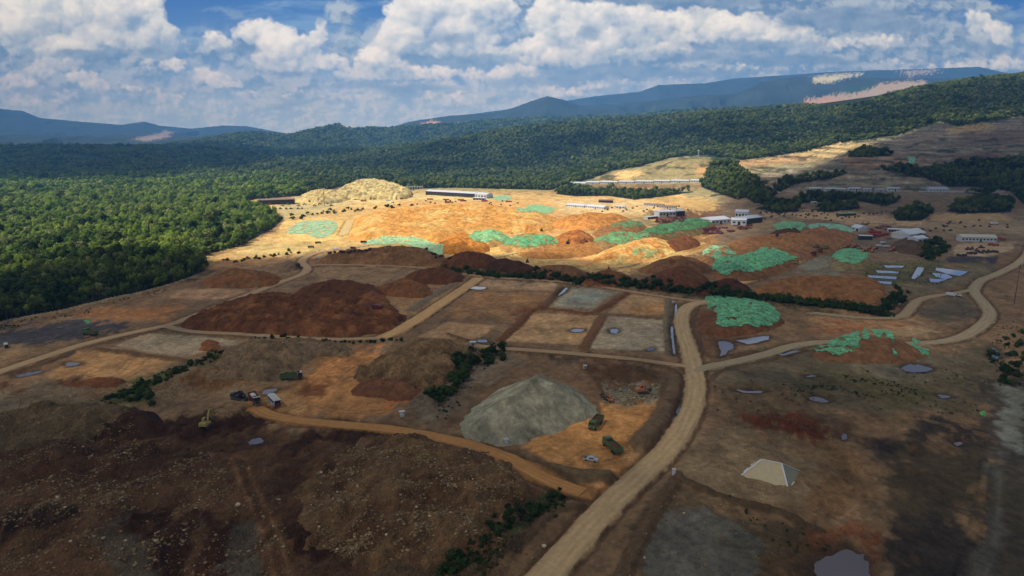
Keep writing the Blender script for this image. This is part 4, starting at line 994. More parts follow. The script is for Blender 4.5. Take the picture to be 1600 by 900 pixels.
heap('ore_heap','brown heap directly behind the broad dark brown heap, beside the sunlit track',[(1000,424),(1020,410),(1055,404),(1095,408),(1112,420),(1080,428)],8,al(92,64,42),.55,seed=13)
heap('ore_heap','very dark flat-topped heap in front of the large green net at the right',[(1086,458),(1105,444),(1130,438),(1160,442),(1176,452),(1160,460),(1120,462)],7,al(54,32,22),.62,seed=14)
heap('ore_heap','wide flat brown heap with steep ends between the orange track and the dark bush strip',[(1172,458),(1200,442),(1240,436),(1300,434),(1370,440),(1384,452),(1376,472),(1320,470),(1240,464)],5,al(100,70,44),.7,bump=.25,seed=15)
heap('ore_heap','large smooth brown heap behind the two green nets at the right',[(1105,396),(1130,382),(1170,372),(1230,368),(1290,376),(1320,372),(1330,380),(1290,396),(1240,408),(1180,400)],9,al(106,76,52),.45,bump=.3,seed=16)
heap('ore_heap','near black heap on top of the smooth brown ground at the far right stockyard',[(1196,374),(1206,363),(1230,359),(1256,364),(1256,374),(1225,377)],8,al(58,38,30),.7,seed=17)
heap('ore_heap','brown heap with green net along its crest in the far right stockyard',[(1225,382),(1250,362),(1300,357),(1335,366),(1322,384),(1280,392)],8,al(110,78,54),.5,bump=.3,seed=18)
heap('ore_heap','largest stockpile, sunlit orange earth spread across the middle distance',[(545,372),(550,352),(560,338),(620,328),(700,323),(790,326),(860,336),(872,350),(850,362),(790,364),(730,370),(690,378),(640,376),(590,376)],10,su(208,150,86),.30,col2=su(222,178,118),bump=0.9,bs=20,vr=.3,seed=19)
heap('ore_heap','orange heap in the sun at the right end of the largest stockpile',[(860,352),(880,341),(930,336),(978,340),(986,350),(940,358),(890,358)],9,su(204,140,80),.5,seed=20)
heap('ore_heap','pointed orange-brown heap in the sun between two pale green nets',[(676,390),(694,374),(720,368),(750,374),(768,388),(740,396),(700,396)],9,su(196,128,62),.62,seed=21)
heap('ore_heap','rusty orange heap with a digger on it, left of centre of the sunlit stockyard',[(858,380),(874,368),(900,362),(925,368),(928,378),(900,386)],8,su(176,112,62),.6,col2=su(140,84,50),seed=22)
heap('ore_heap','low brown sunlit heap beside the pale track',[(810,398),(840,388),(900,380),(945,380),(950,390),(900,402),(850,403)],3,su(170,118,72),.4,seed=23)
heap('ore_heap','light orange heap with pale slopes in the middle of the stockyard',[(925,402),(955,386),(1000,376),(1040,376),(1060,388),(1040,400),(1000,408),(950,410)],9,su(206,146,88),.45,col2=su(216,186,128),seed=24)
heap('ore_heap','dark brown heap behind the light orange heap',[(1030,384),(1050,374),(1080,372),(1096,380),(1070,390),(1045,390)],6,su(112,70,48),.6,seed=25)
heap('ore_heap','small orange heap on the right shoulder of the largest stockpile',[(806,361),(820,352),(838,351),(846,358),(830,363)],6,su(188,126,66),.6,seed=26)
heap('ore_heap','brown heap in the sun right of the rusty orange heap, under a patchy net',[(925,366),(945,352),(980,347),(1010,352),(1000,364),(960,372)],6,su(150,108,72),.45,seed=27)
heap('gravel_heap','smooth grey cone of crushed rock beside the orange floor of the pit',[(714,668),(728,648),(752,625),(790,602),(840,594),(885,600),(915,616),(938,638),(930,648),(895,658),(850,678),(810,692),(770,688),(728,678)],25,al(112,110,98),.57,vr=.12,cat='gravel heap',bump=.35,bs=8,col2=al(98,96,84),seed=30)
heap('rubble_heap','largest rubble mound in the foreground, covered in broken stones',[(462,775),(500,730),(545,703),(610,690),(680,688),(745,702),(800,728),(835,765),(830,800),(780,835),(700,870),(610,885),(530,870),(480,830)],7.5,al(88,68,48),.30,cat='rubble heap',bump=1.3,bs=14,stone=1,col2=al(66,46,31),seed=31)
heap('rubble_heap','stony grey-brown rubble mound between the orange clearing and the long bush patch',[(560,596),(575,568),(610,548),(650,536),(700,534),(738,545),(742,560),(715,580),(690,604),(650,612),(600,596)],8,al(104,84,60),.5,cat='rubble heap',bump=1,bs=9,stone=1,col2=al(84,64,44),seed=32)
heap('rubble_heap','broad rubble mound left of the green dump truck, above the orange clearing',[(330,585),(360,552),(400,535),(460,530),(525,535),(545,550),(500,556),(465,575),(440,590),(380,596)],4.5,al(100,84,66),.4,cat='rubble heap',bump=.7,bs=9,stone=1,seed=33)
heap('rubble_heap','long rubble ridge at the left edge of the frame above the dark slope',[(-120,700),(-100,665),(0,650),(90,636),(170,632),(225,642),(215,662),(120,680),(20,705)],5,al(86,72,54),.4,cat='rubble heap',bump=1,bs=12,stone=1,seed=34)
heap('earth_heap','nearly black pointed earth heap at the right end of the left rubble ridge',[(185,672),(195,652),(215,642),(240,648),(262,668),(240,682),(205,684)],6,al(44,28,20),.6,cat='earth heap',bump=.8,seed=35)
heap('earth_heap','small red earth heap with a puddle behind it on the grey plot',[(308,542),(318,533),(335,531),(345,538),(335,546),(318,547)],2.2,al(98,62,38),.5,cat='earth heap',seed=36)
heap('earth_heap','long low red earth bank across the orange plot at the left',[(90,597),(115,592),(165,590),(195,595),(170,604),(125,604)],2.0,al(84,52,32),.5,cat='earth heap',seed=37)
heap('earth_heap','dark red earth bank on the right side of the orange clearing',[(545,608),(580,590),(625,592),(655,612),(640,625),(590,622)],2.6,al(82,54,37),.5,cat='earth heap',seed=38)
heap('earth_heap','dark brown earth heap under the large green net right of the crossroads',[(1092,512),(1100,485),(1125,474),(1180,474),(1215,488),(1226,502),(1200,516),(1150,522),(1110,522)],7,al(84,56,38),.6,cat='earth heap',seed=39)
heap('earth_heap','brown earth heap with ragged green net strips above the bright pond',[(1268,556),(1300,538),(1345,530),(1395,530),(1435,545),(1448,556),(1400,566),(1330,566)],6,al(92,66,46),.5,cat='earth heap',seed=40)
heap('earth_heap','earth heap covered by the largest green net in the right stockyard',[(1108,430),(1125,410),(1160,400),(1205,396),(1245,408),(1240,418),(1200,432),(1150,438)],9,al(96,68,46),.55,cat='earth heap',seed=41)
heap('earth_heap','brown heap with a torn green net behind the largest green net',[(1090,406),(1105,392),(1130,388),(1156,394),(1160,406),(1120,414)],7,al(120,88,60),.55,cat='earth heap',seed=42)
heap('earth_heap','netted heap beside the row of orange machines',[(1296,416),(1306,396),(1330,390),(1356,400),(1360,412),(1340,420),(1310,422)],6,al(96,84,62),.5,cat='earth heap',seed=43)
heap('earth_heap','long netted heap running back towards the white sheds',[(985,372),(1010,358),(1050,350),(1100,345),(1118,350),(1100,364),(1050,374),(1010,378)],8,su(120,100,70),.5,cat='earth heap',seed=44)
heap('earth_heap','netted heap left of the light orange heap',[(920,386),(935,370),(970,366),(1012,370),(1018,378),(975,388),(940,392)],6,su(150,120,84),.5,cat='earth heap',seed=45)
heap('earth_heap','sunlit heap under a pale green net beside the pointed orange heap',[(728,382),(740,368),(765,362),(790,366),(800,378),(765,386)],7,su(190,150,100),.6,cat='earth heap',seed=46)
heap('earth_heap','sunlit heap under two pale green nets, left of the rusty orange heap',[(782,390),(795,374),(830,367),(868,372),(878,382),(840,392)],6,su(180,140,95),.55,cat='earth heap',seed=47)
heap('spoil_hill','ridged pale spoil hill at the back of the yard before the forest',[(520,306),(540,292),(572,285),(605,287),(640,298),(640,310),(590,312),(545,312)],8,su(206,184,138),.7,cat='spoil hill',bump=2.0,gul=2.2,bs=16,col2=su(170,150,112),seed=50)
heap('spoil_hill','low pale spoil hill between the dark shed and the ridged spoil hill',[(462,314),(480,303),(505,300),(535,304),(545,313),(510,319),(475,319)],8,su(204,178,130),.5,cat='spoil hill',bump=1.6,gul=1.6,bs=14,col2=su(150,140,120),seed=51)
heap('earth_heap','dark brown heap beside the white-roofed shed at the right',[(1390,388),(1405,374),(1430,370),(1458,382),(1462,396),(1430,398)],7,al(62,50,42),.5,cat='earth heap',seed=52)
# pale covered pyramid
P_ = [G(*p)[:2] for p in [(1155,742),(1177,720),(1254,734),(1232,761)]]
def pyramid():
    P = np.array(P_); c = P.mean(0); z0 = float(base_height(c[0], c[1])); inner = c+(P-c)*0.30
    # a short ridge: two ends
    e0 = (P[0]+P[1])/2*0.40+c*0.60; e1 = (P[2]+P[3])/2*0.40+c*0.60; h = 5.6
    root = bpy.data.objects.new('covered_stockpile', None); C.objects.link(root); root.location = (c[0], c[1], z0)
    tag(root, 'pale hip-shaped stockpile under a tight sheet with white seams, alone at the right', 'stockpile')
    def V3(p, z): return np.array([p[0]-c[0], p[1]-c[1], z])
    b = [V3(p, 0.2) for p in P]; t0 = V3(e0, h); t1 = V3(e1, h)
    m = simple_mat('pale_sheet', al(132,124,106), .8, bump=(1.2, .25, .4), var=.25); mw = simple_mat('white_seam', al(214,206,190), .7); mg = simple_mat('shaded_sheet', al(96,97,92), .8, bump=(1.2, .25, .4), var=.25)
    def patch(nm, q, mat):
        n = 24; V = []; 
        for i in range(n+1):
            for j in range(n+1):
                u, v = j/n, i/n; p = (q[0]*(1-u)+q[1]*u)*(1-v)+(q[3]*(1-u)+q[2]*u)*v
                s = math.sin(u*PI)*math.sin(v*PI); p = p+np.array([0, 0, 0.18*fbm(np.array([p[0]/3]), np.array([p[1]/3]), 3, 5)[0]*s-0.25*s]); V.append(p)
        o = mesh_np(nm, V, grid_faces(n+1, n+1), mat, parent=root); return o
    patch('sheet', [b[3], b[0], t0, t1], m)       # front
    patch('sheet', [b[0], b[1], t0*0.999+t0*0.001, t0], m)
    patch('sheet', [b[1], b[2], t1, t0], m)
    o = patch('sheet', [b[2], b[3], t1*0.999+t1*0.001, t1], mg); o['label'] = 'end panel of the sheet, coloured darker as its shaded side'  # end face turned from the sun, its shade put into the sheet colour
    for k, (p, q) in enumerate([(b[0], t0), (b[1], t0), (b[2], t1), (b[3], t1), (t0, t1), (b[0], b[1]), (b[1], b[2]), (b[2], b[3]), (b[3], b[0])]):
        d = (q-p); l = np.linalg.norm(d); M = MB(); M.bar(p+np.array([0, 0, .1]), q+np.array([0, 0, .1]), 0.42, 0.14); M.build('seam', mw, root)
pyramid()
# ---------------------------------------------------------------- green nets over heaps
def net_material(name, c):
    m = bpy.data.materials.new(name); m.use_nodes = True; T = NT(m.node_tree); T.n.clear()
    P = T.node('ShaderNodeNewGeometry').outputs['Position']; at = T.node('ShaderNodeVertexColor'); at.layer_name = 'Col'
    n = T.m('MULTIPLY_ADD', T.noise(P, 0.8, 6, 0.7, 1.0), 0.9, 0.55); c_ = T.mix(1.0, at.outputs['Color'], T.xyz(n, n, n), 'MULTIPLY')
    p = T.node('ShaderNodeBsdfPrincipled'); T.put(c_, p.inputs['Base Color']); p.inputs['Roughness'].default_value = 0.75
    b = T.node('ShaderNodeBump'); b.inputs['Strength'].default_value = 1.0; b.inputs['Distance'].default_value = 0.5; T.put(T.noise(P, 0.7, 5, 0.7, 1.5), b.inputs['Height']); T.l.new(b.outputs[0], p.inputs['Normal'])
    # open weave, tears and wear: what lies below shows through
    mp = T.node('ShaderNodeMapping'); mp.inputs['Rotation'].default_value = (0, 0, .5); mp.inputs['Scale'].default_value = (1, .35, 1); T.put(P, mp.inputs[0])
    gp = T.m('ADD', T.m('MULTIPLY', T.ss(T.noise(mp.outputs[0], 0.42, 6, 0.75, 1.8), 0.50, 0.66), 0.75), 0.14)
    tr = T.node('ShaderNodeBsdfTransparent'); mx = T.node('ShaderNodeMixShader'); T.put(gp, mx.inputs[0]); T.l.new(p.outputs[0], mx.inputs[1]); T.l.new(tr.outputs[0], mx.inputs[2])
    o = T.node('ShaderNodeOutputMaterial'); T.l.new(mx.outputs[0], o.inputs[0]); return m
NETM = net_material('green_net', (0, 0, 0))
def net(label, poly, c, seed=0, holes=0.2, crinkle=0.45, group=None, zoff=.35, streak=1.0):
    P = np.array([G(*p)[:2] if p[1] > 300 else hit(*p)[:2] for p in poly]); 
    # the outline was read on the heap's face; bring it back to where that face stands
    Q = []
    for (px, py), g in zip(poly, P):
        best = None
        if py > 300:
            t = np.linspace(0.80, 1.02, 90); zs = surface(g[0]*t, g[1]*t); k = np.argmax(zs >= CAM_H*(1-t))
            best = (g[0]*t[k], g[1]*t[k]) if (zs >= CAM_H*(1-t)).any() else (g[0], g[1])
        Q.append(best or (g[0], g[1]))
    P = smooth_line(Q, closed=True, n=4); D = math.hypot(*P.mean(0)); st = max(0.5, D/1067*1.2)
    x0, x1, y0, y1 = box_of(P, 4); sy = st*(1.0 if D < 420 else min(2.2, D/420))
    X, Y = np.meshgrid(np.arange(x0, x1, st), np.arange(y0, y1, sy)); x, y = X.ravel(), Y.ravel(); sd = 1300+seed*11
    s = signed(x+fbm(x/9, y/9, 4, sd)*1.6, y+fbm(x/9, y/9, 4, sd+3)*2.2, P)
    hole = fbm(x/9, y/14, 5, sd+7, .6)-0.9+holes*1.6-0.8*(1-sstep(s, 0, 6))*holes
    cr = np.abs(fbm(x/4.5, y/4.5, 5, sd+9, .65))*2.2
    z = surface(x, y)+zoff+crinkle*0.42*(cr-0.1)
    keep = ((s > 0)&(hole < 0)).reshape(X.shape); kf = keep[:-1, :-1]&keep[1:, :-1]&keep[:-1, 1:]&keep[1:, 1:]
    F = grid_faces(*X.shape, kf)
    if len(F) < 3: print('net too small', label); return
    t = fbm(x/7+fbm(x/5, y/5, 3, sd+13), y/3.5, 5, sd+15, .65)
    col = np.asarray(c, np.float32)[None, :]*np.clip(1+0.65*t*streak, .35, 1.9)[:, None]
    w = sstep(fbm(x/12, y/12, 4, sd+17), 0.1, 0.8)[:, None]*0.35; col = col*(1-w)+(np.asarray(c)*np.array([.75, .85, 1.15]))*w
    V, F, col = compact(np.stack([x, y, z], -1), F, col.astype(np.float32)); cc = V.mean(0); cc[2] = V[:, 2].min(); V = V-cc
    o = mesh_np('green_net', V, F, NETM, col); o.location = cc; tag(o, label, 'net', group); return o
NS = al(82,142,110); NU = su(152,200,166)
net('large green net bunched over the dark heap right of the crossroads',[(1100,466),(1120,461),(1150,464),(1180,466),(1205,478),(1220,494),(1214,505),(1185,512),(1150,512),(1122,510),(1118,492),(1104,478)],NS,1,.15,.7)
net('ragged green net on the left half of the brown heap above the bright pond',[(1270,548),(1290,540),(1300,532),(1325,522),(1345,520),(1346,540),(1330,552),(1345,552),(1320,556),(1300,556)],NS,2,.32,.6)
net('narrow green net strip on the middle of the crest above the bright pond',[(1348,517),(1358,516),(1359,528),(1351,531)],NS,3,.2)
net('short wide green net strip at the top of the heap above the bright pond',[(1362,517),(1382,516),(1376,528),(1368,526)],NS,4,.1)
net('long green net strip hanging down the middle of the heap above the bright pond',[(1384,520),(1396,519),(1396,538),(1404,554),(1394,555),(1394,540)],NS,5,.1)
net('green net strip at the right end of the heap above the bright pond',[(1424,532),(1434,534),(1440,545),(1450,547),(1446,555),(1434,553)],NS,6,.1)
net('largest bright green net in the right stockyard, beside the orange track',[(1112,420),(1116,406),(1145,399),(1190,388),(1215,390),(1235,399),(1246,403),(1225,414),(1200,420),(1180,426),(1150,427),(1125,428)],al(84,148,114),7,.12,.9)
net('torn green net behind the largest bright green net',[(1096,398),(1104,388),(1120,384),(1140,388),(1152,396),(1138,400),(1112,404)],al(110,170,128),8,.4,.5)
net('green net on the rounded heap beside the orange machines',[(1299,402),(1310,392),(1330,387),(1350,393),(1358,402),(1345,410),(1332,414),(1316,410)],al(84,146,112),9,.12,.6)
net('flat mint net left of the pale ramp, near the forest edge',[(446,364),(462,350),(480,345),(515,345),(528,350),(520,366),(495,373),(478,366)],su(170,214,186),10,.22,.3)
net('mint crescent net along the foot of the largest orange stockpile',[(564,381),(585,373),(620,370),(655,373),(680,381),(694,391),(672,393),(640,384),(600,383)],su(166,214,180),11,.08,.4)
net('pale green net left of the darker green net in the sunlit yard',[(730,368),(742,361),(775,360),(792,368),(796,375),(770,378),(745,377)],su(146,208,160),12,.08,.5)
net('darker green net right of the pale green net in the sunlit yard',[(784,382),(796,372),(820,367),(850,367),(872,374),(868,381),(830,387),(800,386)],su(110,186,140),13,.2,.5)
net('small green net at the foot of the forest behind the long sheds',[(770,309),(785,305),(800,308),(795,313),(776,313)],su(160,214,178),14,.05,.3)
net('green net on the low heap behind the small orange heap',[(808,326),(830,320),(860,323),(866,329),(835,331),(810,330)],su(150,210,170),15,.08,.4)
net('long patchy green net in front of the light orange heap',[(926,376),(945,368),(975,361),(1008,362),(1014,370),(985,378),(950,380)],su(120,176,130),16,.3,.6)
net('long green net running back to the white sheds',[(1000,364),(1012,356),(1045,350),(1062,342),(1100,341),(1115,347),(1100,357),(1060,362),(1025,366)],su(86,146,104),17,.2,.6)
net('faded green net on the brown heap behind the long patchy net',[(955,352),(975,345),(1000,346),(1005,354),(975,358)],su(120,160,116),18,.3,.4)
net('green net strip along the crest of the netted brown heap in the far right yard',[(1262,352),(1285,349),(1320,353),(1335,361),(1322,363),(1290,357),(1265,358)],al(110,180,140),19,.1,.4)
net('green net over the back of the near black heap',[(1208,352),(1225,346),(1255,348),(1258,356),(1230,358),(1212,358)],al(84,140,106),20,.2,.4)
net('small torn green net on the pit slope at the right, below the tree patch',[(1416,246),(1424,243),(1432,244),(1431,252),(1424,256),(1418,250)],al(90,150,130),21,.2,.3,zoff=1)
net('scrap of green net beside the grey road at the right',[(1528,648),(1535,643),(1543,646),(1540,651),(1532,652)],al(60,170,90),22,.05,.3)
net('scrap of green net on the left yard beside the black pad',[(131,502),(137,500),(139,506),(133,508)],al(70,140,100),23,.0,.2)
net('pale green sheet remnants on the slope of the light orange heap',[(985,396),(1000,388),(1030,392),(1018,402),(995,403)],su(176,196,140),24,.4,.2)
# ---------------------------------------------------------------- vehicles
def glass(): return simple_mat('dark_glass', (0.02, 0.025, 0.03), .15, spec=.6)
def tyre(): return simple_mat('tyre_rubber', (0.03, 0.028, 0.026), .9)
def steel(): return simple_mat('dark_steel', (0.06, 0.055, 0.05), .7)
def paint(name, c, rough=.5): return simple_mat(name, c, rough, var=.12)
GREEN = paint('green_paint', (0.085, 0.135, 0.05)); WHITE = paint('white_paint', (0.62, 0.62, 0.60)); CREAM = paint('cream_paint', (0.62, 0.57, 0.44)); REDP = paint('red_paint', (0.36, 0.05, 0.035)); MARO = paint('maroon_paint', (0.15, 0.028, 0.030))
ORNG = paint('orange_paint', (0.50, 0.17, 0.06)); YELL = paint('yellow_paint', (0.38, 0.27, 0.07)); BLUEP = paint('blue_paint', (0.06, 0.14, 0.40)); DARKP = paint('dark_paint', (0.035, 0.033, 0.032)); BROWNP = paint('brown_paint', (0.16, 0.085, 0.05))
def set_down(px, py, off=0.0):
    g = hit(px, py); x, y = g[0], g[1]
    if py > 332:
        t = np.linspace(0.86, 1.01, 60); zs = surface(x*t, y*t); k = np.argmax(zs >= CAM_H*(1-t))
        if (zs >= CAM_H*(1-t)).any(): x, y = x*t[k], y*t[k]
    return x, y, float(surface(x, y))+off
def heading(px, py, qx, qy):
    a = G(px, py) if py > 300 else hit(px, py); b = G(qx, qy) if qy > 300 else hit(qx, qy); return math.atan2(b[1]-a[1], b[0]-a[0])
def wheels(root, xs, w, r, tw=.35, mat=None):
    for x in xs:
        for s in (-1, 1):
            M = MB(); M.cyl((x, s*(w/2-tw/2), r), r, tw, 'y', 16); o = M.build('wheel', tyre(), root, bevel=.03)
            R = MB(); R.cyl((x, s*(w/2+.005), r), r*.5, .04, 'y', 12, r*.42); R.build('rim', steel(), o)
def dump_truck(loc, rz, label, body=None, cab=None, roof=None, load=None, group=None, cat='dump truck', s=1.28):
    body = body or GREEN; cab = cab or body
    t = empty('dump_truck', loc, rz, label, cat, group)       # nose along +x
    t.scale = (s,)*3
    MB().box(-4.2, 4.2, -.45, .45, .75, 1.05).build('chassis', steel(), t)
    c = MB().box(2.5, 4.4, -1.2, 1.2, 1.0, 2.1).box(2.5, 4.35, -1.2, 1.2, 2.1, 3.0, tx=.12, ty=.08).build('cab', cab, t, bevel=.05)
    MB().box(4.20, 4.36, -1.0, 1.0, 2.15, 2.85).build('windscreen', glass(), c)
    for s in (-1, 1): MB().box(3.1, 4.0, s*1.16-.02, s*1.16+.02, 2.15, 2.8).build('side_window', glass(), c)
    for s in (-1, 1): MB().box(4.38, 4.44, s*.85-.15, s*.85+.15, 1.2, 1.4).build('headlight', WHITE, c)
    MB().box(4.35, 4.5, -1.22, 1.22, .7, 1.05).build('bumper', steel(), t)
    b = MB(); b.box(-4.4, 2.3, -1.25, 1.25, 1.15, 1.28)
    for s in (-1, 1): b.box(-4.4, 2.3, s*1.25-.06, s*1.25+.06, 1.28, 2.65)
    b.box(2.18, 2.3, -1.2, 1.2, 1.28, 2.95); b.box(-4.4, -4.28, -1.2, 1.2, 1.28, 2.6); b.box(2.2, 3.4, -1.2, 1.2, 3.06, 3.12)
    for k in range(7):
        x = -4.2+k*1.05
        for s in (-1, 1): b.box(x-.06, x+.06, s*1.33-.05, s*1.33+.05, 1.25, 2.68)
    bed = b.build('tipper_body', body, t)
    n = 14; V = []
    for i in range(n+1):
        for j in range(7):
            x = -4.2+6.3*i/n; y = -1.15+2.3*j/6; e = math.sin(PI*i/n)*math.sin(PI*j/6); V.append((x, y, 1.9+.85*e**.6+.12*math.sin(i*2.1+j*1.7)*e if load else 1.45+.2*e))
    mesh_np('load', V, grid_faces(n+1, 7), load or BROWNP, parent=bed)
    if roof: MB().box(2.45, 4.1, -1.25, 1.25, 3.02, 3.12).build('cab_roof', roof, c)
    wheels(t, (3.4, -1.5, -2.9), 2.5, .55); return t
def pickup(loc, rz, label):
    t = empty('pickup_truck', loc, rz, label, 'pickup truck'); t.scale = (1.08,)*3
    pts = [(-2.6, .45), (-2.6, 1.05), (-.75, 1.08), (-.72, 1.12), (-.45, 1.72), (.75, 1.74), (1.35, 1.15), (2.45, 1.02), (2.65, .75), (2.65, .42)]
    lo = [(-2.6, .45), (-2.6, 1.05), (1.35, 1.13), (2.45, 1.02), (2.65, .75), (2.65, .42)]
    b = MB().prism(lo, -.92, .92).build('body', WHITE, t, bevel=.04)
    cb = MB().box(-.75, 1.35, -.86, .86, 1.10, 1.74, tx=.30, ty=.12).build('cabin', WHITE, t, bevel=.05)
    MB().box(-.62, 1.22, -.885, .885, 1.18, 1.58, tx=.24, ty=.09).build('window', glass(), cb)
    MB().box(-2.5, -.85, -.78, .78, 1.04, 1.075).build('load_bed', DARKP, t)
    for s in (-1, 1): MB().box(2.58, 2.68, s*.68-.14, s*.68+.14, .72, .88).build('headlight', glass(), b)
    wheels(t, (1.65, -1.6), 1.86, .38, .25); return t
def bus(loc, rz, label):
    t = empty('bus', loc, rz, label, 'bus'); t.scale = (1.4,)*3
    b = MB().box(-3.6, 3.6, -1.15, 1.15, .5, 2.75, tx=.06, ty=.05).build('body', WHITE, t, bevel=.08)
    for s in (-1, 1):
        MB().box(-3.2, 3.2, s*1.135-.03, s*1.135+.03, 1.55, 2.3).build('side_windows', glass(), b)
        MB().box(-3.5, 3.5, s*1.155-.02, s*1.155+.02, 1.0, 1.3).build('blue_stripe', BLUEP, b)
    MB().box(3.54, 3.64, -1.0, 1.0, 1.45, 2.45).build('windscreen', glass(), b); MB().box(3.56, 3.68, -1.1, 1.1, .45, 1.4).build('front_panel', MARO, b)
    for k in range(4): MB().box(-2.9+k*1.6, -1.9+k*1.6, -.8, .8, 2.74, 2.88).build('roof_panel', CREAM, b)
    wheels(t, (2.3, -2.2), 2.3, .48, .3); return t
def excavator(loc, rz, label, col=None, s=1.0, reach=1.0, group=None, down=0.0, cat='excavator'):
    col = col or YELL; t = empty('excavator', loc, rz, label, cat, group); t.scale = (s, s, s)
    for q in (-1, 1): MB().prism([(-1.9, .25), (-2.1, .5), (-1.9, .85), (1.9, .85), (2.1, .5), (1.9, .25), (1.6, .05), (-1.6, .05)], q*1.25-.28, q*1.25+.28).build('track', steel(), t, bevel=.04)
    MB().box(-.8, .8, -1, 1, .45, 1.0).build('undercarriage', steel(), t)
    h = MB().box(-2.4, 1.2, -1.3, 1.3, 1.05, 1.75).box(-2.5, -.9, -1.25, 1.25, 1.75, 2.3, tx=.15, ty=.1).build('upper_body', col, t, bevel=.07)
    c = MB().box(-.2, 1.4, .3, 1.25, 1.75, 3.0, tx=.12, ty=.04).build('cab', col, t, bevel=.05); MB().box(-.02, 1.44, .27, 1.28, 2.15, 2.85, tx=.06).build('window', glass(), c)
    p0, p1, p2 = (1.0, -.2, 1.6), (3.2*reach, -.2, 4.9-down), (6.0*reach, -.2, 4.3-down*1.6); p3 = (6.3*reach, -.2, 1.5-down*.4)
    b = MB().bar(p0, p1, .55, .7).bar(p1, p2, .5, .6, .35).build('boom', col, t, bevel=.03)
    st = MB().bar((p2[0]-.4, p2[1], p2[2]+.3), p3, .4, .5, .3).build('stick', col, t, bevel=.03)
    MB().prism([(p3[0]-.2, p3[2]+.3), (p3[0]+.5, p3[2]), (p3[0]+.3, p3[2]-.9), (p3[0]-.5, p3[2]-1.2), (p3[0]-.9, p3[2]-.6)], -.8, .4).build('bucket', steel(), t)
    for q in (-1, 1): MB().bar((1.2, -.2+q*.4, 1.4), (2.3*reach, -.2+q*.4, 3.3-down*.6), .14).build('hydraulic_ram', steel(), t)
    return t
def tractor_machine(loc, rz, label, col, group=None, cat='machine', s=1.0, name='wheel_loader'):
    t = empty(name, loc, rz, label, cat, group); t.scale = (s,)*3
    MB().box(-2.4, 0, -.9, .9, .8, 1.7, tx=.1, ty=.1).box(0, 1.6, -.6, .6, .7, 1.3).build('body', col, t, bevel=.06)
    c = MB().box(-.9, .6, -.7, .7, 1.7, 2.9, tx=.1, ty=.06).build('cab', col, t, bevel=.05); MB().box(-.84, .56, -.72, .72, 1.95, 2.7, tx=.06, ty=.03).build('window', glass(), c)
    for q in (-1, 1): MB().bar((.9, q*.6, 1.4), (2.9, q*.6, .8), .2).build('lift_arm', col, t)
    MB().prism([(2.8, .25), (3.6, .2), (3.0, .5), (2.95, 1.2), (2.7, 1.2)], -1.3, 1.3).build('bucket', steel(), t)
    wheels(t, (-1.6, 1.1), 2.2, .65, .45); return t
def box_truck(loc, rz, label, cab, box, group=None, cat='truck', s=1.0, name='box_truck'):
    t = empty(name, loc, rz, label, cat, group); t.scale = (s,)*3
    MB().box(-3.4, 3.2, -.4, .4, .6, .85).build('chassis', steel(), t)
    c = MB().box(2.0, 3.5, -1.05, 1.05, .7, 2.3, tx=.08, ty=.05).build('cab', cab, t, bevel=.06); MB().box(3.36, 3.47, -.9, .9, 1.4, 2.1).build('windscreen', glass(), c)
    MB().box(-3.4, 1.85, -1.12, 1.12, .9, 2.7).build('cargo_box', box, t, bevel=.04); wheels(t, (2.6, -2.2), 2.1, .45, .3); return t
def shade_hut(loc, rz, label, col, s=1.0):
    t = empty('guard_shelter', loc, rz, label, 'shelter'); t.scale = (s,)*3
    MB().box(-1.3, 1.3, -1.0, 1.0, 2.25, 2.4).build('roof', col, t)
    for a in (-1, 1):
        for b in (-1, 1): MB().box(a*1.1-.05, a*1.1+.05, b*.85-.05, b*.85+.05, -.3, 2.25).build('post', steel(), t)
    MB().box(-1.0, 1.0, -.8, .8, 0, 1.1).build('counter', WHITE, t); return t
LOADD = simple_mat('dark_ore_load', al(70, 44, 28), .95, bump=(1.5, 1, .3))
dump_truck(set_down(455,590), heading(455,590,475,588), 'green dump truck with white cab shade on the orange clearing, side on', GREEN, DARKP, WHITE)
dump_truck(set_down(931,666), heading(931,666,922,676), 'green dump truck nearest the gravel cone, facing the camera', GREEN, None, None, LOADD)
dump_truck(set_down(957,698), heading(957,698,940,684), 'green dump truck loaded with dark ore, nearest to the main road', GREEN, None, None, LOADD)
pickup(set_down(923,720), heading(923,720,935,722), 'white pickup truck parked on the orange pit floor')
bus(set_down(429,632), heading(429,632,437,640), 'white bus with maroon front on the orange track beside a puddle')
dump_truck(set_down(398,628), heading(398,628,404,636), 'maroon truck with cream top parked just left of the white bus', MARO, DARKP, CREAM, CREAM)
excavator(set_down(372,624), heading(372,624,386,626), 'black excavator left of the maroon truck', DARKP, 1.3, .6, down=1.6)
excavator(set_down(322,668), heading(322,668,336,656), 'yellow excavator with raised arm digging in the dark earth at the left', YELL, 1.25, .85)
excavator(set_down(1002,614), heading(1002,614,1018,612), 'orange excavator working on the grey stone pile in the pit', ORNG, 1.15, .65)
tractor_machine(set_down(952,628), heading(952,628,940,622), 'orange machine at the foot of the grey stone pile, left of the excavator', ORNG, cat='loader', s=.95)
excavator(set_down(945,622), heading(945,622,925,612), 'dark brown excavator half hidden behind the orange machine', BROWNP, .8, .6, down=1.2)
dump_truck(set_down(142,524), heading(142,524,125,521), 'green dump truck with earth load on the edge of the black pad', GREEN, None, None, LOADD)
box_truck(set_down(10,543), heading(10,543,14,552), 'small dark truck with cream top at the left edge of the black pad', DARKP, CREAM, s=.85)
box_truck(set_down(1487,460), heading(1487,460,1500,462), 'white truck stopped on the winding road at the right', WHITE, WHITE, s=1.1)
tractor_machine(set_down(1498,462), heading(1498,462,1480,458), 'pale loader close in front of the white truck on the winding road', CREAM, cat='loader')
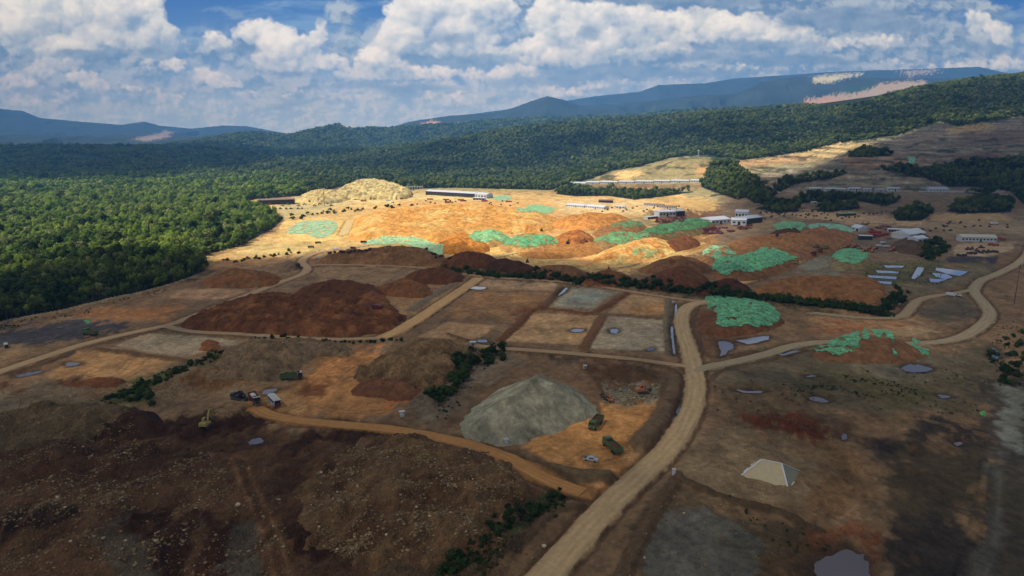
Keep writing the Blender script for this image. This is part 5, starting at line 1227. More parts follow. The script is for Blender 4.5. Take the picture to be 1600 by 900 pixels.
dump_truck(set_down(466,416), heading(466,416,470,422), 'dark dump truck coming down the bend of the forest road', DARKP, DARKP, BROWNP, LOADD)
box_truck(set_down(590,484), heading(590,484,575,482), 'long dark maroon truck at the foot of the red-brown heap', DARKP, MARO, s=1.2)
shade_hut(set_down(628,651), .3, 'white-topped guard shelter beside the orange track', WHITE)
shade_hut(set_down(791,693), .2, 'small green-based guard shelter with white top at the foot of the gravel cone', WHITE, .8)
def marker(loc):
    t = empty('marker_post', loc, 0, 'square white concrete marker beside the main road', 'marker post')
    MB().box(-.55, .55, -.45, .45, -.3, 1.9).build('block', WHITE, t, bevel=.04); MB().box(-.65, .65, -.55, .55, 1.9, 2.1).build('cap', CREAM, t)
marker(set_down(1053,741))
def cabin(loc, rz, label, w=3.2, d=2.4, h=2.3, wall=None, roof=None, group=None, name='site_cabin', cat='cabin', door=True):
    t = empty(name, loc, rz, label, cat, group)
    b = MB().box(-w/2, w/2, -d/2, d/2, -.3, h).build('wall', wall or CREAM, t); MB().box(-w/2-.2, w/2+.2, -d/2-.2, d/2+.2, h, h+.18).build('roof', roof or WHITE, t)
    if door:
        MB().box(-w*.12, w*.12, -d/2-.04, -d/2+.02, 0, h*.85).build('door', DARKP, t)
        for q in (-1, 1): MB().box(q*w*.32-w*.08, q*w*.32+w*.08, -d/2-.03, -d/2+.02, h*.4, h*.75).build('window', glass(), t)
    return t
cabin(set_down(739,537), .1, 'small cream cabin where the plot road starts, by the shrubs', 3.6, 2.4, 2.4)
cabin(set_down(914,576), .1, 'tiny white cabin beside the road corner above the pit', 1.6, 1.3, 1.5)
cabin(set_down(1052,474), .1, 'tiny pale hut at the head of the narrow ditch by the crossroads', 1.4, 1.2, 1.2, WHITE)
# trucks and machines on the orange track in the right yard
dump_truck(set_down(1243,412), heading(1243,412,1236,415), 'yellow dump truck alone on the orange track beside the largest bright green net', YELL, None, None, LOADD)
for k, (x, y, c, w) in enumerate([(1271,399,MARO,'dark maroon'),(1281,394,BROWNP,'brown'),(1290,389,YELL,'dull yellow')]):
    dump_truck(set_down(x, y), heading(x, y, x-10, y+6), '%s dump truck in the queue of three on the orange track, %s' % (w, ('front one', 'middle one', 'rear one')[k]), c, None, None, LOADD, group='dump trucks queued on the orange track')
excavator(set_down(1278,388), heading(1278,388,1262,390), 'long-armed yellow excavator above the queue of trucks', YELL, 1.1, 1.0)
excavator(set_down(1214,370), heading(1214,370,1222,366), 'dark excavator on the near black heap in the right stockyard', DARKP, .9, .6)
excavator(set_down(887,381), heading(887,381,896,378), 'dark excavator at the foot of the rusty orange heap', DARKP, 1, .6)
excavator(set_down(915,378), heading(915,378,905,376), 'brown excavator on the right foot of the rusty orange heap', BROWNP, .9, .6)
excavator(set_down(846,361), heading(846,361,852,358), 'small dark excavator on the pale track left of the orange heap', DARKP, .9, .6)
excavator(set_down(824,408), heading(824,408,830,402), 'dark excavator standing on top of the very dark heap', DARKP, .9, .5)
excavator(set_down(1150,441), heading(1150,441,1156,436), 'black excavator on the crest of the very dark flat-topped heap', DARKP, .75, .5)
excavator(set_down(951,418), heading(951,418,957,414), 'small dark excavator on the brown cone-shaped heap', DARKP, .6, .5)
for x, y, c, l in [(400,404,YELL,'yellow loader on the sunlit strip by the forest edge'),(386,403,ORNG,'orange loader left of the yellow loader by the forest edge')]: tractor_machine(set_down(x, y), heading(x, y, x+8, y), l, c, cat='loader')
box_truck(set_down(486,388), .2, 'dark green truck on the pale pad by the mint crescent net', DARKP, GREEN); box_truck(set_down(497,381), .4, 'bright green truck behind the dark green truck on the pale pad', GREEN, GREEN)
box_truck(set_down(524,389), -.2, 'white truck at the bend of the sunlit road', WHITE, WHITE, s=.9); box_truck(set_down(498,405), .1, 'small white truck in the shade below the sunlit road', WHITE, WHITE, s=.7)
box_truck(set_down(552,388), -.3, 'brown truck on the crest of the broad shaded heap', BROWNP, DARKP); 
box_truck(set_down(568,380), .3, 'dark truck next to the left tip of the mint crescent net', DARKP, DARKP)
dump_truck(set_down(568,315), .1, 'orange dump truck on the pale road at the back of the yard', ORNG, None, None, LOADD); box_truck(set_down(606,314), .1, 'white truck on the pale road at the back of the yard', WHITE, WHITE); box_truck(set_down(613,317), -.5, 'grey truck just in front of the white truck at the back', DARKP, WHITE)
def row(fn, spots, label, group):
    proto = None
    for i, (x, y, rz) in enumerate(spots):
        if proto is None: proto = fn(set_down(x, y), rz, label, group); learn(proto)
        else:
            c = copy_tree(proto); c.location = set_down(x, y); c.rotation_euler = (0, 0, rz)
rr = random.Random(4)
row(lambda l, r, lab, g: tractor_machine(l, r, lab, ORNG, g, 'loader', 1.25), [(1322+k*5.2, 388-(k%2)*2.5+(k>6)*3, .4+rr.uniform(-.3,.3)) for k in range(5)], 'orange loader parked in the left group of orange machines at the right yard', 'orange machines, left group')
row(lambda l, r, lab, g: tractor_machine(l, r, lab, ORNG, g, 'loader', 1.3), [(1349+k*4.6, 392-(k%3)*2.4, .8+rr.uniform(-.3,.3)) for k in range(5)]+[(1393,393,.3),(1397,391,.6)], 'orange loader parked in the right group of orange machines at the right yard', 'orange machines, right group')
row(lambda l, r, lab, g: tractor_machine(l, r, lab, YELL, g, 'loader', 1.2), [(1352,352,.4),(1356,350,.9),(1348,350,0.1)], 'yellow loader in the group of three in front of the far sheds', 'yellow machines in front of the far sheds')
row(lambda l, r, lab, g: box_truck(l, r, lab, WHITE, WHITE, g), [(1374,384,.1),(1380,381,.2),(1386,385,.1)], 'white truck in the group behind the orange machines', 'white trucks behind the orange machines')
row(lambda l, r, lab, g: tractor_machine(l, r, lab, YELL, g, 'loader', 1.3), [(415+k*8.5+rr.uniform(-2,2), 322-(k%3)*1.6, rr.uniform(0,3)) for k in range(13)], 'yellow machine in the row parked before the dark shed by the forest', 'machines before the dark shed by the forest')
row(lambda l, r, lab, g: tractor_machine(l, r, lab, DARKP, g, 'loader', 1.2), [(420+k*9+rr.uniform(-2,2), 327, rr.uniform(0,3)) for k in range(7)], 'dark machine in the front row before the dark shed by the forest', 'dark machines before the shed by the forest')
row(lambda l, r, lab, g: tractor_machine(l, r, lab, MARO, g, 'loader', 1.2), [(1512,391,.2),(1519,388,1.2),(1526,391,.7),(1533,388,.1)], 'maroon machine on the pale pad at the far right', 'maroon machines on the pale pad')
row(lambda l, r, lab, g: box_truck(l, r, lab, MARO, REDP, g), [(1548,384,.1),(1556,383,.2),(1566,376,0),(1562,374,.1)], 'red truck parked right of the pale warehouse', 'red trucks by the pale warehouse')
def container(l, r, lab, g, col=REDP, L=12.0, H=2.7, W=2.5, cat='container'):
    t = empty('container', l, r, lab, cat, g); M = MB().box(-L/2, L/2, -W/2, W/2, 0, H)
    n = int(L/.8)
    for k in range(n+1):
        x = -L/2+k*L/n
        for s in (-1, 1): M.box(x-.1, x+.1, s*(W/2+.05)-.05, s*(W/2+.05)+.05, .1, H-.1)
    M.build('shell', col, t); MB().box(L/2+.005, L/2+.06, -W/2+.1, W/2-.1, .1, H-.1).build('door', steel(), t); return t
row(lambda l, r, lab, g: container(l, r, lab, g), [(697,313,0),(720,313.5,.1),(724,315,.1),(757,315,0),(795,316,.05),(672,312,.1),(700,317,.2)], 'red container on the sunlit ground before the long black shed', 'red containers before the long black shed')
row(lambda l, r, lab, g: container(l, r, lab, g, REDP, 9, 3.2), [(1351,371,.1),(1359,370,.1),(1367,369,.1),(1375,370,.15),(1383,368,.1),(1371,365,.1),(1363,365,.1)], 'red container in the stack between the open shed and the white roofs', 'red containers near the white roofs')
def frame_bundle(l, r, lab, g, L=7, H=1.8):
    t = empty('girder_bundle', l, r, lab, 'girders', g); 
    for z in (0.1, H*.5, H):
        M = MB()
        for s in (-1, 1): M.bar((-L/2, s*1.1, z), (L/2, s*1.1, z), .25)
        for k in range(5): M.bar((-L/2+k*L/4, -1.1, z), (-L/2+k*L/4, 1.1, z), .22)
        M.build('frame', MARO, t)
    M = MB()
    for k in range(4): M.bar((-L/2+k*L/3, -1.1, 0), (-L/2+(k+.5)*L/3, 1.1, H), .25)
    M.build('brace', MARO, t); return t
sp = []
for k in range(46):
    u = rr.random(); sp.append((1100+u*74, 363-u*8+rr.uniform(-4.5, 4.5), rr.uniform(0, 3)))
row(lambda l, r, lab, g: frame_bundle(l, r, lab, g), sp, 'maroon steel frame in the tangle of frames before the white sheds', 'maroon frames before the white sheds')
row(lambda l, r, lab, g: frame_bundle(l, r, lab, g), [(1018+rr.random()*56, 345+rr.uniform(-6, 4), rr.uniform(0, 3)) for k in range(34)], 'maroon steel frame in the scatter beside the single dark-ended shed', 'maroon frames beside the dark-ended shed')
def pallet_stack(l, r, lab, g):
    t = empty('parts_stack', l, r, lab, 'stack', g)
    for k in range(3): MB().box(-1.6+.2*k, 1.6-.1*k, -1.2, 1.2-.2*k, k*.8, k*.8+.65).build('crate', (BROWNP, DARKP, steel())[k], t)
    return t
row(lambda l, r, lab, g: pallet_stack(l, r, lab, g), [(1496+k*3.2+rr.uniform(-1,1), 399-k*.3+rr.uniform(-1.5,1), rr.uniform(0,3)) for k in range(20)], 'dark stack of parts along the front of the pale pad at the far right', 'stacks of parts on the pale pad')
row(lambda l, r, lab, g: pallet_stack(l, r, lab, g), [(512+k*6+rr.uniform(-2,2), 398-k*.5+rr.uniform(-1.5,1.5), rr.uniform(0,3)) for k in range(12)], 'dark stack of parts on the left slope of the broad shaded heap', 'stacks of parts on the broad shaded heap')
row(lambda l, r, lab, g: pallet_stack(l, r, lab, g), [(1300+k*7+rr.uniform(-2,2), 342-k*.8+rr.uniform(-2.5,2.5), rr.uniform(0,3)) for k in range(22)], 'small dark stack in the far equipment yard under the terrace', 'stacks in the far equipment yard')
row(lambda l, r, lab, g: pallet_stack(l, r, lab, g), [(940+k*8+rr.uniform(-3,3), 331-(k%4)*2.5, rr.uniform(0,3)) for k in range(18)], 'small dark stack between the low huts and the dark-ended shed', 'stacks between the low huts')
row(lambda l, r, lab, g: pallet_stack(l, r, lab, g), [(1185+rr.random()*110, 334+rr.uniform(-5, 8), rr.uniform(0,3)) for k in range(44)], 'small dark stack on the flat between white sheds and green roofed hut', 'stacks on the shaded flat')
row(lambda l, r, lab, g: frame_bundle(l, r, lab, g), [(1362+rr.random()*30, 360+rr.uniform(-6, 14), rr.uniform(0,3)) for k in range(20)], 'maroon steel frame around the red containers at the right', 'maroon frames around the red containers')
row(lambda l, r, lab, g: pallet_stack(l, r, lab, g), [(1440+rr.random()*140, 352+rr.uniform(-8, 10), rr.uniform(0,3)) for k in range(22)], 'small dark stack on the pale flats behind the yellow-roofed warehouse', 'stacks behind the warehouse')
row(lambda l, r, lab, g: pallet_stack(l, r, lab, g), [(650+rr.random()*160, 318+rr.uniform(-4, 5), rr.uniform(0,3)) for k in range(26)], 'small dark stack on the sunlit strip before the long black-fronted shed', 'stacks before the long black shed')
# ---------------------------------------------------------------- buildings
def shed(label, p0, p1, depth, h, wall, roof, name='shed', pitch=.12, openf=False, bays=6, cat='shed', group=None, mono=False, over=.5, fn=None):
    a = np.array(set_down(*p0)); b = np.array(set_down(*p1)); d = b-a; Lx = float(np.hypot(d[0], d[1])); rz = math.atan2(d[1], d[0]); z = min(a[2], b[2])
    t = empty(name, (a[0], a[1], z), rz, label, cat, group); e = Lx/2
    if openf:
        MB().box(0, Lx, depth-.3, depth, 0, h).box(0, .3, 0, depth-.3, 0, h).box(Lx-.3, Lx, 0, depth-.3, 0, h).build('wall', wall, t)
        MB().box(.3, Lx-.3, .4, .6, 0, h*.98).build('dark_shade_front', DARKP, t)  # black facade; on open sheds a dark sheet standing for the inner shade
        n = max(2, bays)
        for k in range(n+1): MB().box(k*Lx/n-.2 if k else 0.02, k*Lx/n+.2 if k < n else Lx-.02, -.05, .35, 0, h).build('column', wall, t)
    else:
        MB().box(0, Lx, 0, depth, -1, h).build('wall', wall, t)
        n = max(2, bays)
        for k in range(n):
            x = (k+.5)*Lx/n; w = Lx/n*.28
            if k == n//2: MB().box(x-w, x+w, -.08, .02, 0, h*.75).build('door', DARKP, t)
            else: MB().box(x-w, x+w, -.07, .02, h*.40, h*.72).build('window', glass(), t)
    r = MB(); ph = depth*pitch
    if mono: r.prism([(-over, h+.02), (-over, h+.25), (depth+over, h+ph+.25), (depth+over, h+ph+.02)], -over, Lx+over)
    else: r.prism([(-over, h+.02), (-over, h+.22), (depth/2, h+ph+.3), (depth+over, h+.22), (depth+over, h+.02)], -over, Lx+over)
    r.V = [(y, x, zz) for x, y, zz in r.V]; r.build('roof', roof, t)
    return t
ROOFW = simple_mat('white_roof_sheet', (0.62, 0.63, 0.64), .45, var=.1); ROOFG = simple_mat('grey_roof_sheet', (0.40, 0.42, 0.44), .5, var=.15); ROOFB = simple_mat('brown_roof_sheet', (0.26, 0.17, 0.13), .7, var=.2); ROOFY = simple_mat('pale_yellow_roof', (0.58, 0.54, 0.40), .6, var=.1); ROOFN = simple_mat('green_roof_sheet', (0.22, 0.36, 0.16), .6, var=.15)
WALLW = simple_mat('white_wall', (0.55, 0.56, 0.57), .7, var=.1); WALLD = simple_mat('dark_wall', (0.07, 0.06, 0.06), .8, var=.2); WALLR = simple_mat('rust_wall', (0.16, 0.08, 0.07), .8, var=.2)
shed('very long black-fronted shed with white roof at the foot of the forest', (665,304.5), (741,309), 22, 8.5, WALLD, ROOFW, openf=True, bays=16, cat='warehouse', name='warehouse')
shed('white end building joined to the right of the long black-fronted shed', (742,309.5), (760,310.5), 24, 8, WALLW, ROOFW, bays=4, cat='building', name='annexe')
shed('low white shelter in front of the white end building', (739,312.5), (757,313), 8, 4, WALLW, ROOFW, openf=True, bays=4)
shed('dark reddish shed with flat roof beside the left forest', (403,321), (461,319), 16, 9, WALLR, ROOFB, openf=True, bays=8, cat='shed')
shed('low white hut at the forest edge left of the dark reddish shed', (376,322.5), (398,321.5), 8, 4, WALLW, ROOFW, bays=4, name='hut', cat='hut')
for k, (x0, x1, y) in enumerate([(890,914,288.2),(916,936,287.8),(938,964,287.4),(967,990,286.9),(993,1020,286.5),(1022,1046,286),(1048,1076,285.6),(1079,1108,285.2)]):
    shed('white long hut on the terrace under the pale cutting, number %s from the left' % ('one two three four five six seven eight'.split()[k]), (x0, y), (x1, y-.3), 14, 5, WALLW, ROOFW, bays=7, name='long_hut', cat='hut', group='long white huts under the pale cutting', pitch=.15)
for k, (x0, x1, dd, l) in enumerate([(1266,1284,10,'flat-roofed white hut at the left end of the terrace row at the right'),(1289,1306,10,'tallest white hut, second in the terrace row at the right'),(1308,1322,10,'white hut, third in the terrace row at the right'),(1327,1345,11,'white hut behind the dark trees in the middle of the terrace row'),(1350,1362,8,'small white hut right of the middle of the terrace row'),(1368,1382,6,'lowest white hut before the tall bush in the terrace row'),(1387,1406,10,'white hut right of the tall bush in the terrace row')]):
    shed(l, (x0, 299), (x1, 299), dd, 6.5-(k % 3), WALLW, ROOFW, bays=4, name='hut', cat='hut', group='white huts on the right terrace')
shed('long low building with broad pale roof on the terrace at the right', (1452,299), (1482,299), 18, 4, WALLW, ROOFG, bays=6, name='long_hut', cat='building', pitch=.25)
def long_wall(p0, p1, label, h=2.4):
    a = np.array(set_down(*p0)); b = np.array(set_down(*p1)); t = empty('boundary_wall', tuple(a), math.atan2(b[1]-a[1], b[0]-a[0]), label, 'wall'); l = float(np.hypot(*(b-a)[:2]))
    MB().box(0, l, 0, .4, -1, h).build('panel', WALLW, t); MB().box(-.1, l+.1, -.1, .5, h, h+.15).build('coping', ROOFW, t)
long_wall((1436,300), (1568,301), 'long white wall along the edge of the right terrace'); shed('small white hut near the right end of the terrace wall', (1540,299), (1552,299), 8, 4.5, WALLW, ROOFW, bays=3, name='hut', cat='hut')
shed('grey-white shed with dark open end beside the maroon frames', (1030,339), (1056,337), 18, 8, WALLW, ROOFW, bays=5, pitch=.1)
shed('dark open shed joined to the right of the grey-white shed', (1057,337.2), (1070,336.4), 18, 8.5, WALLD, ROOFG, openf=True, bays=3)
shed('low white shelter left of the grey-white shed', (1012,341.5), (1028,340), 8, 3.5, WALLW, ROOFW, openf=True, bays=4)
shed('wide white shed at the left of the cluster behind the maroon frames', (1112,348.5), (1141,349.5), 26, 6.5, WALLW, ROOFW, bays=5)
shed('white shed in the middle of the cluster, facing the camera', (1143,351.5), (1166,352.5), 20, 7, WALLW, ROOFW, bays=3)
shed('tallest white shed at the back of the cluster behind the maroon frames', (1148,342), (1168,343), 20, 11, WALLW, ROOFW, bays=4)
shed('dark open shed at the right end of the white cluster', (1168,349), (1191,347.5), 22, 8, WALLD, ROOFG, openf=True, bays=4)
shed('long low shed with ribbed white roof, left one of the pair below the terrace', (884,323), (912,325), 16, 3.5, WALLW, ROOFW, bays=8, pitch=.15); shed('long low shed with ribbed white roof, right one of the pair below the terrace', (914,325), (943,327.5), 16, 3.5, WALLW, ROOFW, bays=8, pitch=.15)
shed('open brown-roofed shed behind the ribbed white roofs', (935,317), (957,317.5), 12, 4.5, WALLD, ROOFB, openf=True, bays=5)
shed('long pale hut, front one of the two right of the brown-roofed shed', (1006,322), (1036,323.5), 10, 4, WALLW, ROOFB, bays=8, name='long_hut', cat='hut'); shed('long pale hut joined on, nearer the dark-ended shed', (1030,326), (1056,327), 10, 4, WALLW, ROOFB, bays=7, name='long_hut', cat='hut'); shed('short white hut between the brown-roofed shed and the long pale huts', (962,326), (976,326.5), 9, 4, WALLW, ROOFW, bays=3, name='hut', cat='hut')
shed('long warehouse with pale yellow roof at the far right', (1502,377.5), (1557,379), 13, 5.5, WALLW, ROOFY, bays=10, cat='warehouse', name='warehouse', pitch=.2)
shed('broad shed with bright white roof behind the dark brown heap', (1421,370), (1446,371), 22, 6, WALLW, ROOFW, bays=3, pitch=.2); shed('smaller white-roofed shed in front of the bright white roof', (1434,378), (1449,379), 12, 5, WALLW, ROOFW, bays=2, pitch=.2)
shed('open shed with flat white roof beside the red containers', (1343,375), (1363,375.5), 9, 5, WALLD, ROOFW, openf=True, bays=4, pitch=.05)
shed('narrow long white canopy behind the red containers', (1388,362), (1422,363.5), 8, 3.5, WALLW, ROOFW, openf=True, bays=8)
shed('white tent-roofed shed at the end of the netted brown heap', (1330,360), (1342,362), 12, 4.5, WALLW, ROOFW, bays=2, pitch=.3)
shed('long hut with green roof in the far equipment yard', (1312,336.5), (1338,336.8), 9, 3.5, WALLD, ROOFN, bays=6, name='long_hut', cat='hut')
shed('little white hut in the bushes below the right terrace', (1268,319), (1276,319), 6, 3, WALLW, ROOFW, bays=2, name='hut', cat='hut')
box_truck(set_down(1553,350), 0, 'white truck on the pale ground in front of the right terrace', WHITE, WHITE, s=1.5)
shed('small white hut at the top of the cut bank in the forest', (1141,252), (1149,252), 8, 4, WALLW, ROOFW, bays=2, name='hut', cat='hut'); 
for x, l in ((1152,'left'),): pass
def lattice(loc, h, label, w=1.6, top=.5, col=None, name='lattice_mast', cat='mast'):
    t = empty(name, loc, .3, label, cat); M = MB()
    for a in (-1, 1):
        for b in (-1, 1): M.bar((a*w, b*w, -1), (a*top, b*top, h), .28)
    M.build('leg', col or WHITE, t); n = int(h/3); M = MB()
    for k in range(n):
        z = k*h/n; z2 = (k+1)*h/n; r = w+(top-w)*z/h; r2 = w+(top-w)*z2/h
        for s in (-1, 1): M.bar((-r, s*r, z), (r2, s*r2, z2), .16); M.bar((s*r, -r, z), (s*r2, r2, z2), .16)
    M.build('brace', col or WHITE, t); return t
t = lattice(set_down(1091,247), 20, 'white lattice tower with round head standing in the forest above the cutting', 1.8, 1.0, name='lattice_tower', cat='tower'); MB().cyl((0, 0, 21.5), 2.4, 3.2, 'z', 14).build('head', WHITE, t)
def pole(loc, h, label):
    t = empty('power_pole', loc, .2, label, 'power pole'); MB().cyl((0, 0, h/2-.5), .28, h+1, 'z', 8, .14).build('shaft', DARKP, t)
    for z in (h-1, h-3, h-5): MB().bar((-1.6, 0, z), (1.6, 0, z), .16).build('crossarm', DARKP, t)
pole(set_down(1585,472), 30, 'tall thin dark pole at the right edge above the dark trees')
for x, y, l in ((498,322,'thin mast among the machines before the dark shed, left one'),(507,322,'thin mast among the machines before the dark shed, right one')): lattice(set_down(x, y), 30, l, .9, .4, DARKP)
def steel_skeleton(p0, p1, label):
    a = np.array(set_down(*p0)); b = np.array(set_down(*p1)); t = empty('steel_skeleton', tuple(a), math.atan2(b[1]-a[1], b[0]-a[0]), label, 'building frame'); l = float(np.hypot(*(b-a)[:2]))
    for k in range(7):
        for yy in (0, 14): MB().box(k*l/6-.25, k*l/6+.25, yy-.25, yy+.25, 0, 8.5).build('column', WHITE, t)
    M = MB()
    for yy in (0, 14): M.box(0, l, yy-.2, yy+.2, 8.5, 9)
    for k in range(7): M.bar((k*l/6, 0, 8.9), (k*l/6, 7, 10.5), .35); M.bar((k*l/6, 7, 10.5), (k*l/6, 14, 8.9), .35)
    M.build('roof_beam', WHITE, t)
steel_skeleton((637,305.5), (661,305), 'white unfinished steel building frame left of the long black-fronted shed')
def plant_hut(px, py): pass
def boulder(px, py, s, label):
    import bmesh
    b = bmesh.new(); bmesh.ops.create_icosphere(b, subdivisions=2, radius=s); r = random.Random(int(px))
    for v in b.verts: v.co *= r.uniform(.8, 1.1); v.co.z *= .7
    me = bpy.data.meshes.new('boulder'); b.to_mesh(me); b.free(); me.materials.append(simple_mat('pale_rock', al(150, 138, 118), .9)); o = bpy.data.objects.new('boulder', me); C.objects.link(o); x, y, z = set_down(px, py); o.location = (x, y, z+s*.3); tag(o, label, 'boulder')
boulder(850, 846, .8, 'pale boulder on the bank just left of the main road at the bottom'); boulder(372, 790, .9, 'single pale boulder beside the wheel tracks at the bottom left'); boulder(90, 778, .6, 'pale boulder on the dark slope at the far bottom left')
# ---------------------------------------------------------------- foliage
def leaf_material(name, c1, c2, c3):
    m = bpy.data.materials.new(name); m.use_nodes = True; T = NT(m.node_tree); T.n.clear()
    oi = T.node('ShaderNodeObjectInfo'); geo = T.node('ShaderNodeNewGeometry')
    at = T.node('ShaderNodeAttribute'); at.attribute_name = 'tone'
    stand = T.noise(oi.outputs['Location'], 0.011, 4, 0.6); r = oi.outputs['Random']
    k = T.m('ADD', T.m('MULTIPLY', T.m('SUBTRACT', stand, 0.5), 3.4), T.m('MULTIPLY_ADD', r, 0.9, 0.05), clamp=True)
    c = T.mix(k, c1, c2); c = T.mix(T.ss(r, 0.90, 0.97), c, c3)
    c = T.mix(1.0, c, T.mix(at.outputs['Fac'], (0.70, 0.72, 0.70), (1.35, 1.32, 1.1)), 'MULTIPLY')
    cn = T.node('ShaderNodeAttribute'); cn.attribute_name = 'cn'; vt = T.node('ShaderNodeVectorTransform', vector_type='NORMAL', convert_from='OBJECT', convert_to='WORLD'); T.l.new(cn.outputs['Vector'], vt.inputs[0])
    nn = T.vm('NORMALIZE', T.vm('ADD', T.vm('SCALE', geo.outputs['Normal'], None, 0.55), vt.outputs[0]))
    d = T.node('ShaderNodeBsdfDiffuse'); T.put(c, d.inputs[0]); T.put(nn, d.inputs['Normal']); tl = T.node('ShaderNodeBsdfTranslucent'); T.put(T.mix(1.0, c, (1.2, 1.4, .6), 'MULTIPLY'), tl.inputs[0])
    mx = T.node('ShaderNodeMixShader'); mx.inputs[0].default_value = 0.22; T.l.new(d.outputs[0], mx.inputs[1]); T.l.new(tl.outputs[0], mx.inputs[2])
    o = T.node('ShaderNodeOutputMaterial'); T.l.new(mx.outputs[0], o.inputs[0]); return m
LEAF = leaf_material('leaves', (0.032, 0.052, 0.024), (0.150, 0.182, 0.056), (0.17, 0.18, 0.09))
LEAF_LIT = leaf_material('sunlit_leaves', (0.060, 0.105, 0.028), (0.235, 0.300, 0.062), (0.26, 0.27, 0.12))  # leaf copy brightened for the sunlit left forest, light put into its colour
BARK = simple_mat('bark', (0.16, 0.13, 0.10), .9)
def crown_mesh(name, seed, R, H, z0, lobes, leaves, size, flat=1.0):
    """leaf clumps through the volume of several lobes, open between them"""
    r = np.random.RandomState(seed); V = []; F = []; tone = []
    Ls = []
    for i in range(lobes):
        a = r.rand()*2*PI; q = math.sqrt(r.rand())*0.62; lr = (0.34+0.30*r.rand())
        Ls.append((math.cos(a)*q*R, math.sin(a)*q*R, z0+H*(0.25+0.65*r.rand()*(1-q*.6)), lr*R, lr*H*0.55*flat, r.rand()))
    for i in range(leaves):
        cx, cy, cz, lr, lh, tn = Ls[r.randint(lobes)]
        d = r.normal(size=3); d /= np.linalg.norm(d); d[2] = abs(d[2])*0.9-0.25*(r.rand() < .35); q = 0.72+0.33*r.rand()
        p = np.array([cx+d[0]*lr*q, cy+d[1]*lr*q, cz+d[2]*lh*q*1.6])
        n = d*np.array([1, 1, 1.4])+r.normal(size=3)*0.42; n /= np.linalg.norm(n)
        t = np.cross(n, r.normal(size=3)); t /= np.linalg.norm(t); b = np.cross(n, t); s = size*(0.6+0.8*r.rand())
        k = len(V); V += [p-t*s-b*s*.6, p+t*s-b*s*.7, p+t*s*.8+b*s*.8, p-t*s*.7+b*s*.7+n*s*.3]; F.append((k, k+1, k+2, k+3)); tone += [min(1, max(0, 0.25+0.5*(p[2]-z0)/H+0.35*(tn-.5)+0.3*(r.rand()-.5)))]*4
    return np.array(V), np.array(F), np.array(tone)
def np_mesh(name, V, F, mats, tone=None, fm=None):
    me = bpy.data.meshes.new(name); me.from_pydata([tuple(v) for v in V], [], [tuple(map(int, f)) for f in F]); me.update()
    for m in mats: me.materials.append(m)
    if fm is not None: me.polygons.foreach_set('material_index', np.array(fm, np.int32))
    v = np.array([list(q) for q in V], float); ctr = v.mean(0); ctr[2] = v[:, 2].min()+0.35*(v[:, 2].max()-v[:, 2].min()); nv = v-ctr; nv /= np.linalg.norm(nv, axis=1, keepdims=True)+1e-6; nv[:, 2] += .15
    a = me.attributes.new('cn', 'FLOAT_VECTOR', 'POINT'); a.data.foreach_set('vector', nv.astype(np.float32).ravel())
    if tone is not None: a = me.attributes.new('tone', 'FLOAT', 'POINT'); a.data.foreach_set('value', np.array(tone, np.float32))
    return me
def trunk_mb(seed, H, r0):
    r = random.Random(seed); M = MB(); p = Vector((0, 0, -0.6)); top = Vector((r.uniform(-.3, .3), r.uniform(-.3, .3), H*.55))
    M.cyl((0, 0, H*.25), r0, H*.55+1, 'z', 7, r0*.55)
    for i in range(4):
        a = i*PI/2+r.uniform(-.5, .5); q = Vector((math.cos(a)*H*.26, math.sin(a)*H*.26, H*r.uniform(.62, .8))); M.bar((0, 0, H*r.uniform(.35, .5)), q, r0*.9, None, r0*.35)
    return M
PROT = []
for i, (R, H, lob, n, sz) in enumerate([(3.6, 7.5, 8, 300, .50), (4.6, 8.0, 10, 360, .56), (2.9, 8.5, 7, 260, .46), (4.0, 6.2, 9, 300, .50), (3.2, 6.5, 6, 240, .50)]):
    PROT.append((crown_mesh('c', 40+i, R, H, 2.2, lob, n, sz), (60+i, H+2.2, .22)))
def palm_mesh(seed):
    r = random.Random(seed); V = []; F = []; tone = []
    for i in range(15):
        a = i*2*PI/15+r.uniform(-.2, .2); el = r.uniform(-.1, .9); Lf = 3.6; pr = None
        for k in range(5):
            t = k/4; x = Lf*t; z = 8.5+math.sin(el)*Lf*t-1.6*t*t; w = .55*math.sin(PI*min(1, t*.9+.12))+.05
            c = Vector((math.cos(a)*x*math.cos(el), math.sin(a)*x*math.cos(el), z)); sd = Vector((-math.sin(a), math.cos(a), 0))*w
            n = len(V); V += [tuple(c-sd-Vector((0, 0, w*.4))), tuple(c), tuple(c+sd-Vector((0, 0, w*.4)))]; tone += [.6]*3
            if k: F += [(n-3, n-2, n+1, n), (n-2, n-1, n+2, n+1)]
    return np.array(V), np.array(F), np.array(tone)
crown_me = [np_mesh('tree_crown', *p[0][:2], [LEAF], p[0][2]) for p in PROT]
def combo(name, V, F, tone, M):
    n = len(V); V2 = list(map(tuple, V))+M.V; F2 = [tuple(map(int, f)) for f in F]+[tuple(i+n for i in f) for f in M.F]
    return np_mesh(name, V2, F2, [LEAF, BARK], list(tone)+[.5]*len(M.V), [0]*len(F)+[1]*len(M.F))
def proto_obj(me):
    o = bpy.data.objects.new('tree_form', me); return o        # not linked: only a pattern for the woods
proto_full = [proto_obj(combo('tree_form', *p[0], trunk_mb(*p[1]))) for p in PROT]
pm = MB(); pm.cyl((0, 0, 4.2), .2, 8.6, 'z', 6, .13); proto_full.append(proto_obj(combo('palm_form', *palm_mesh(3), pm)))
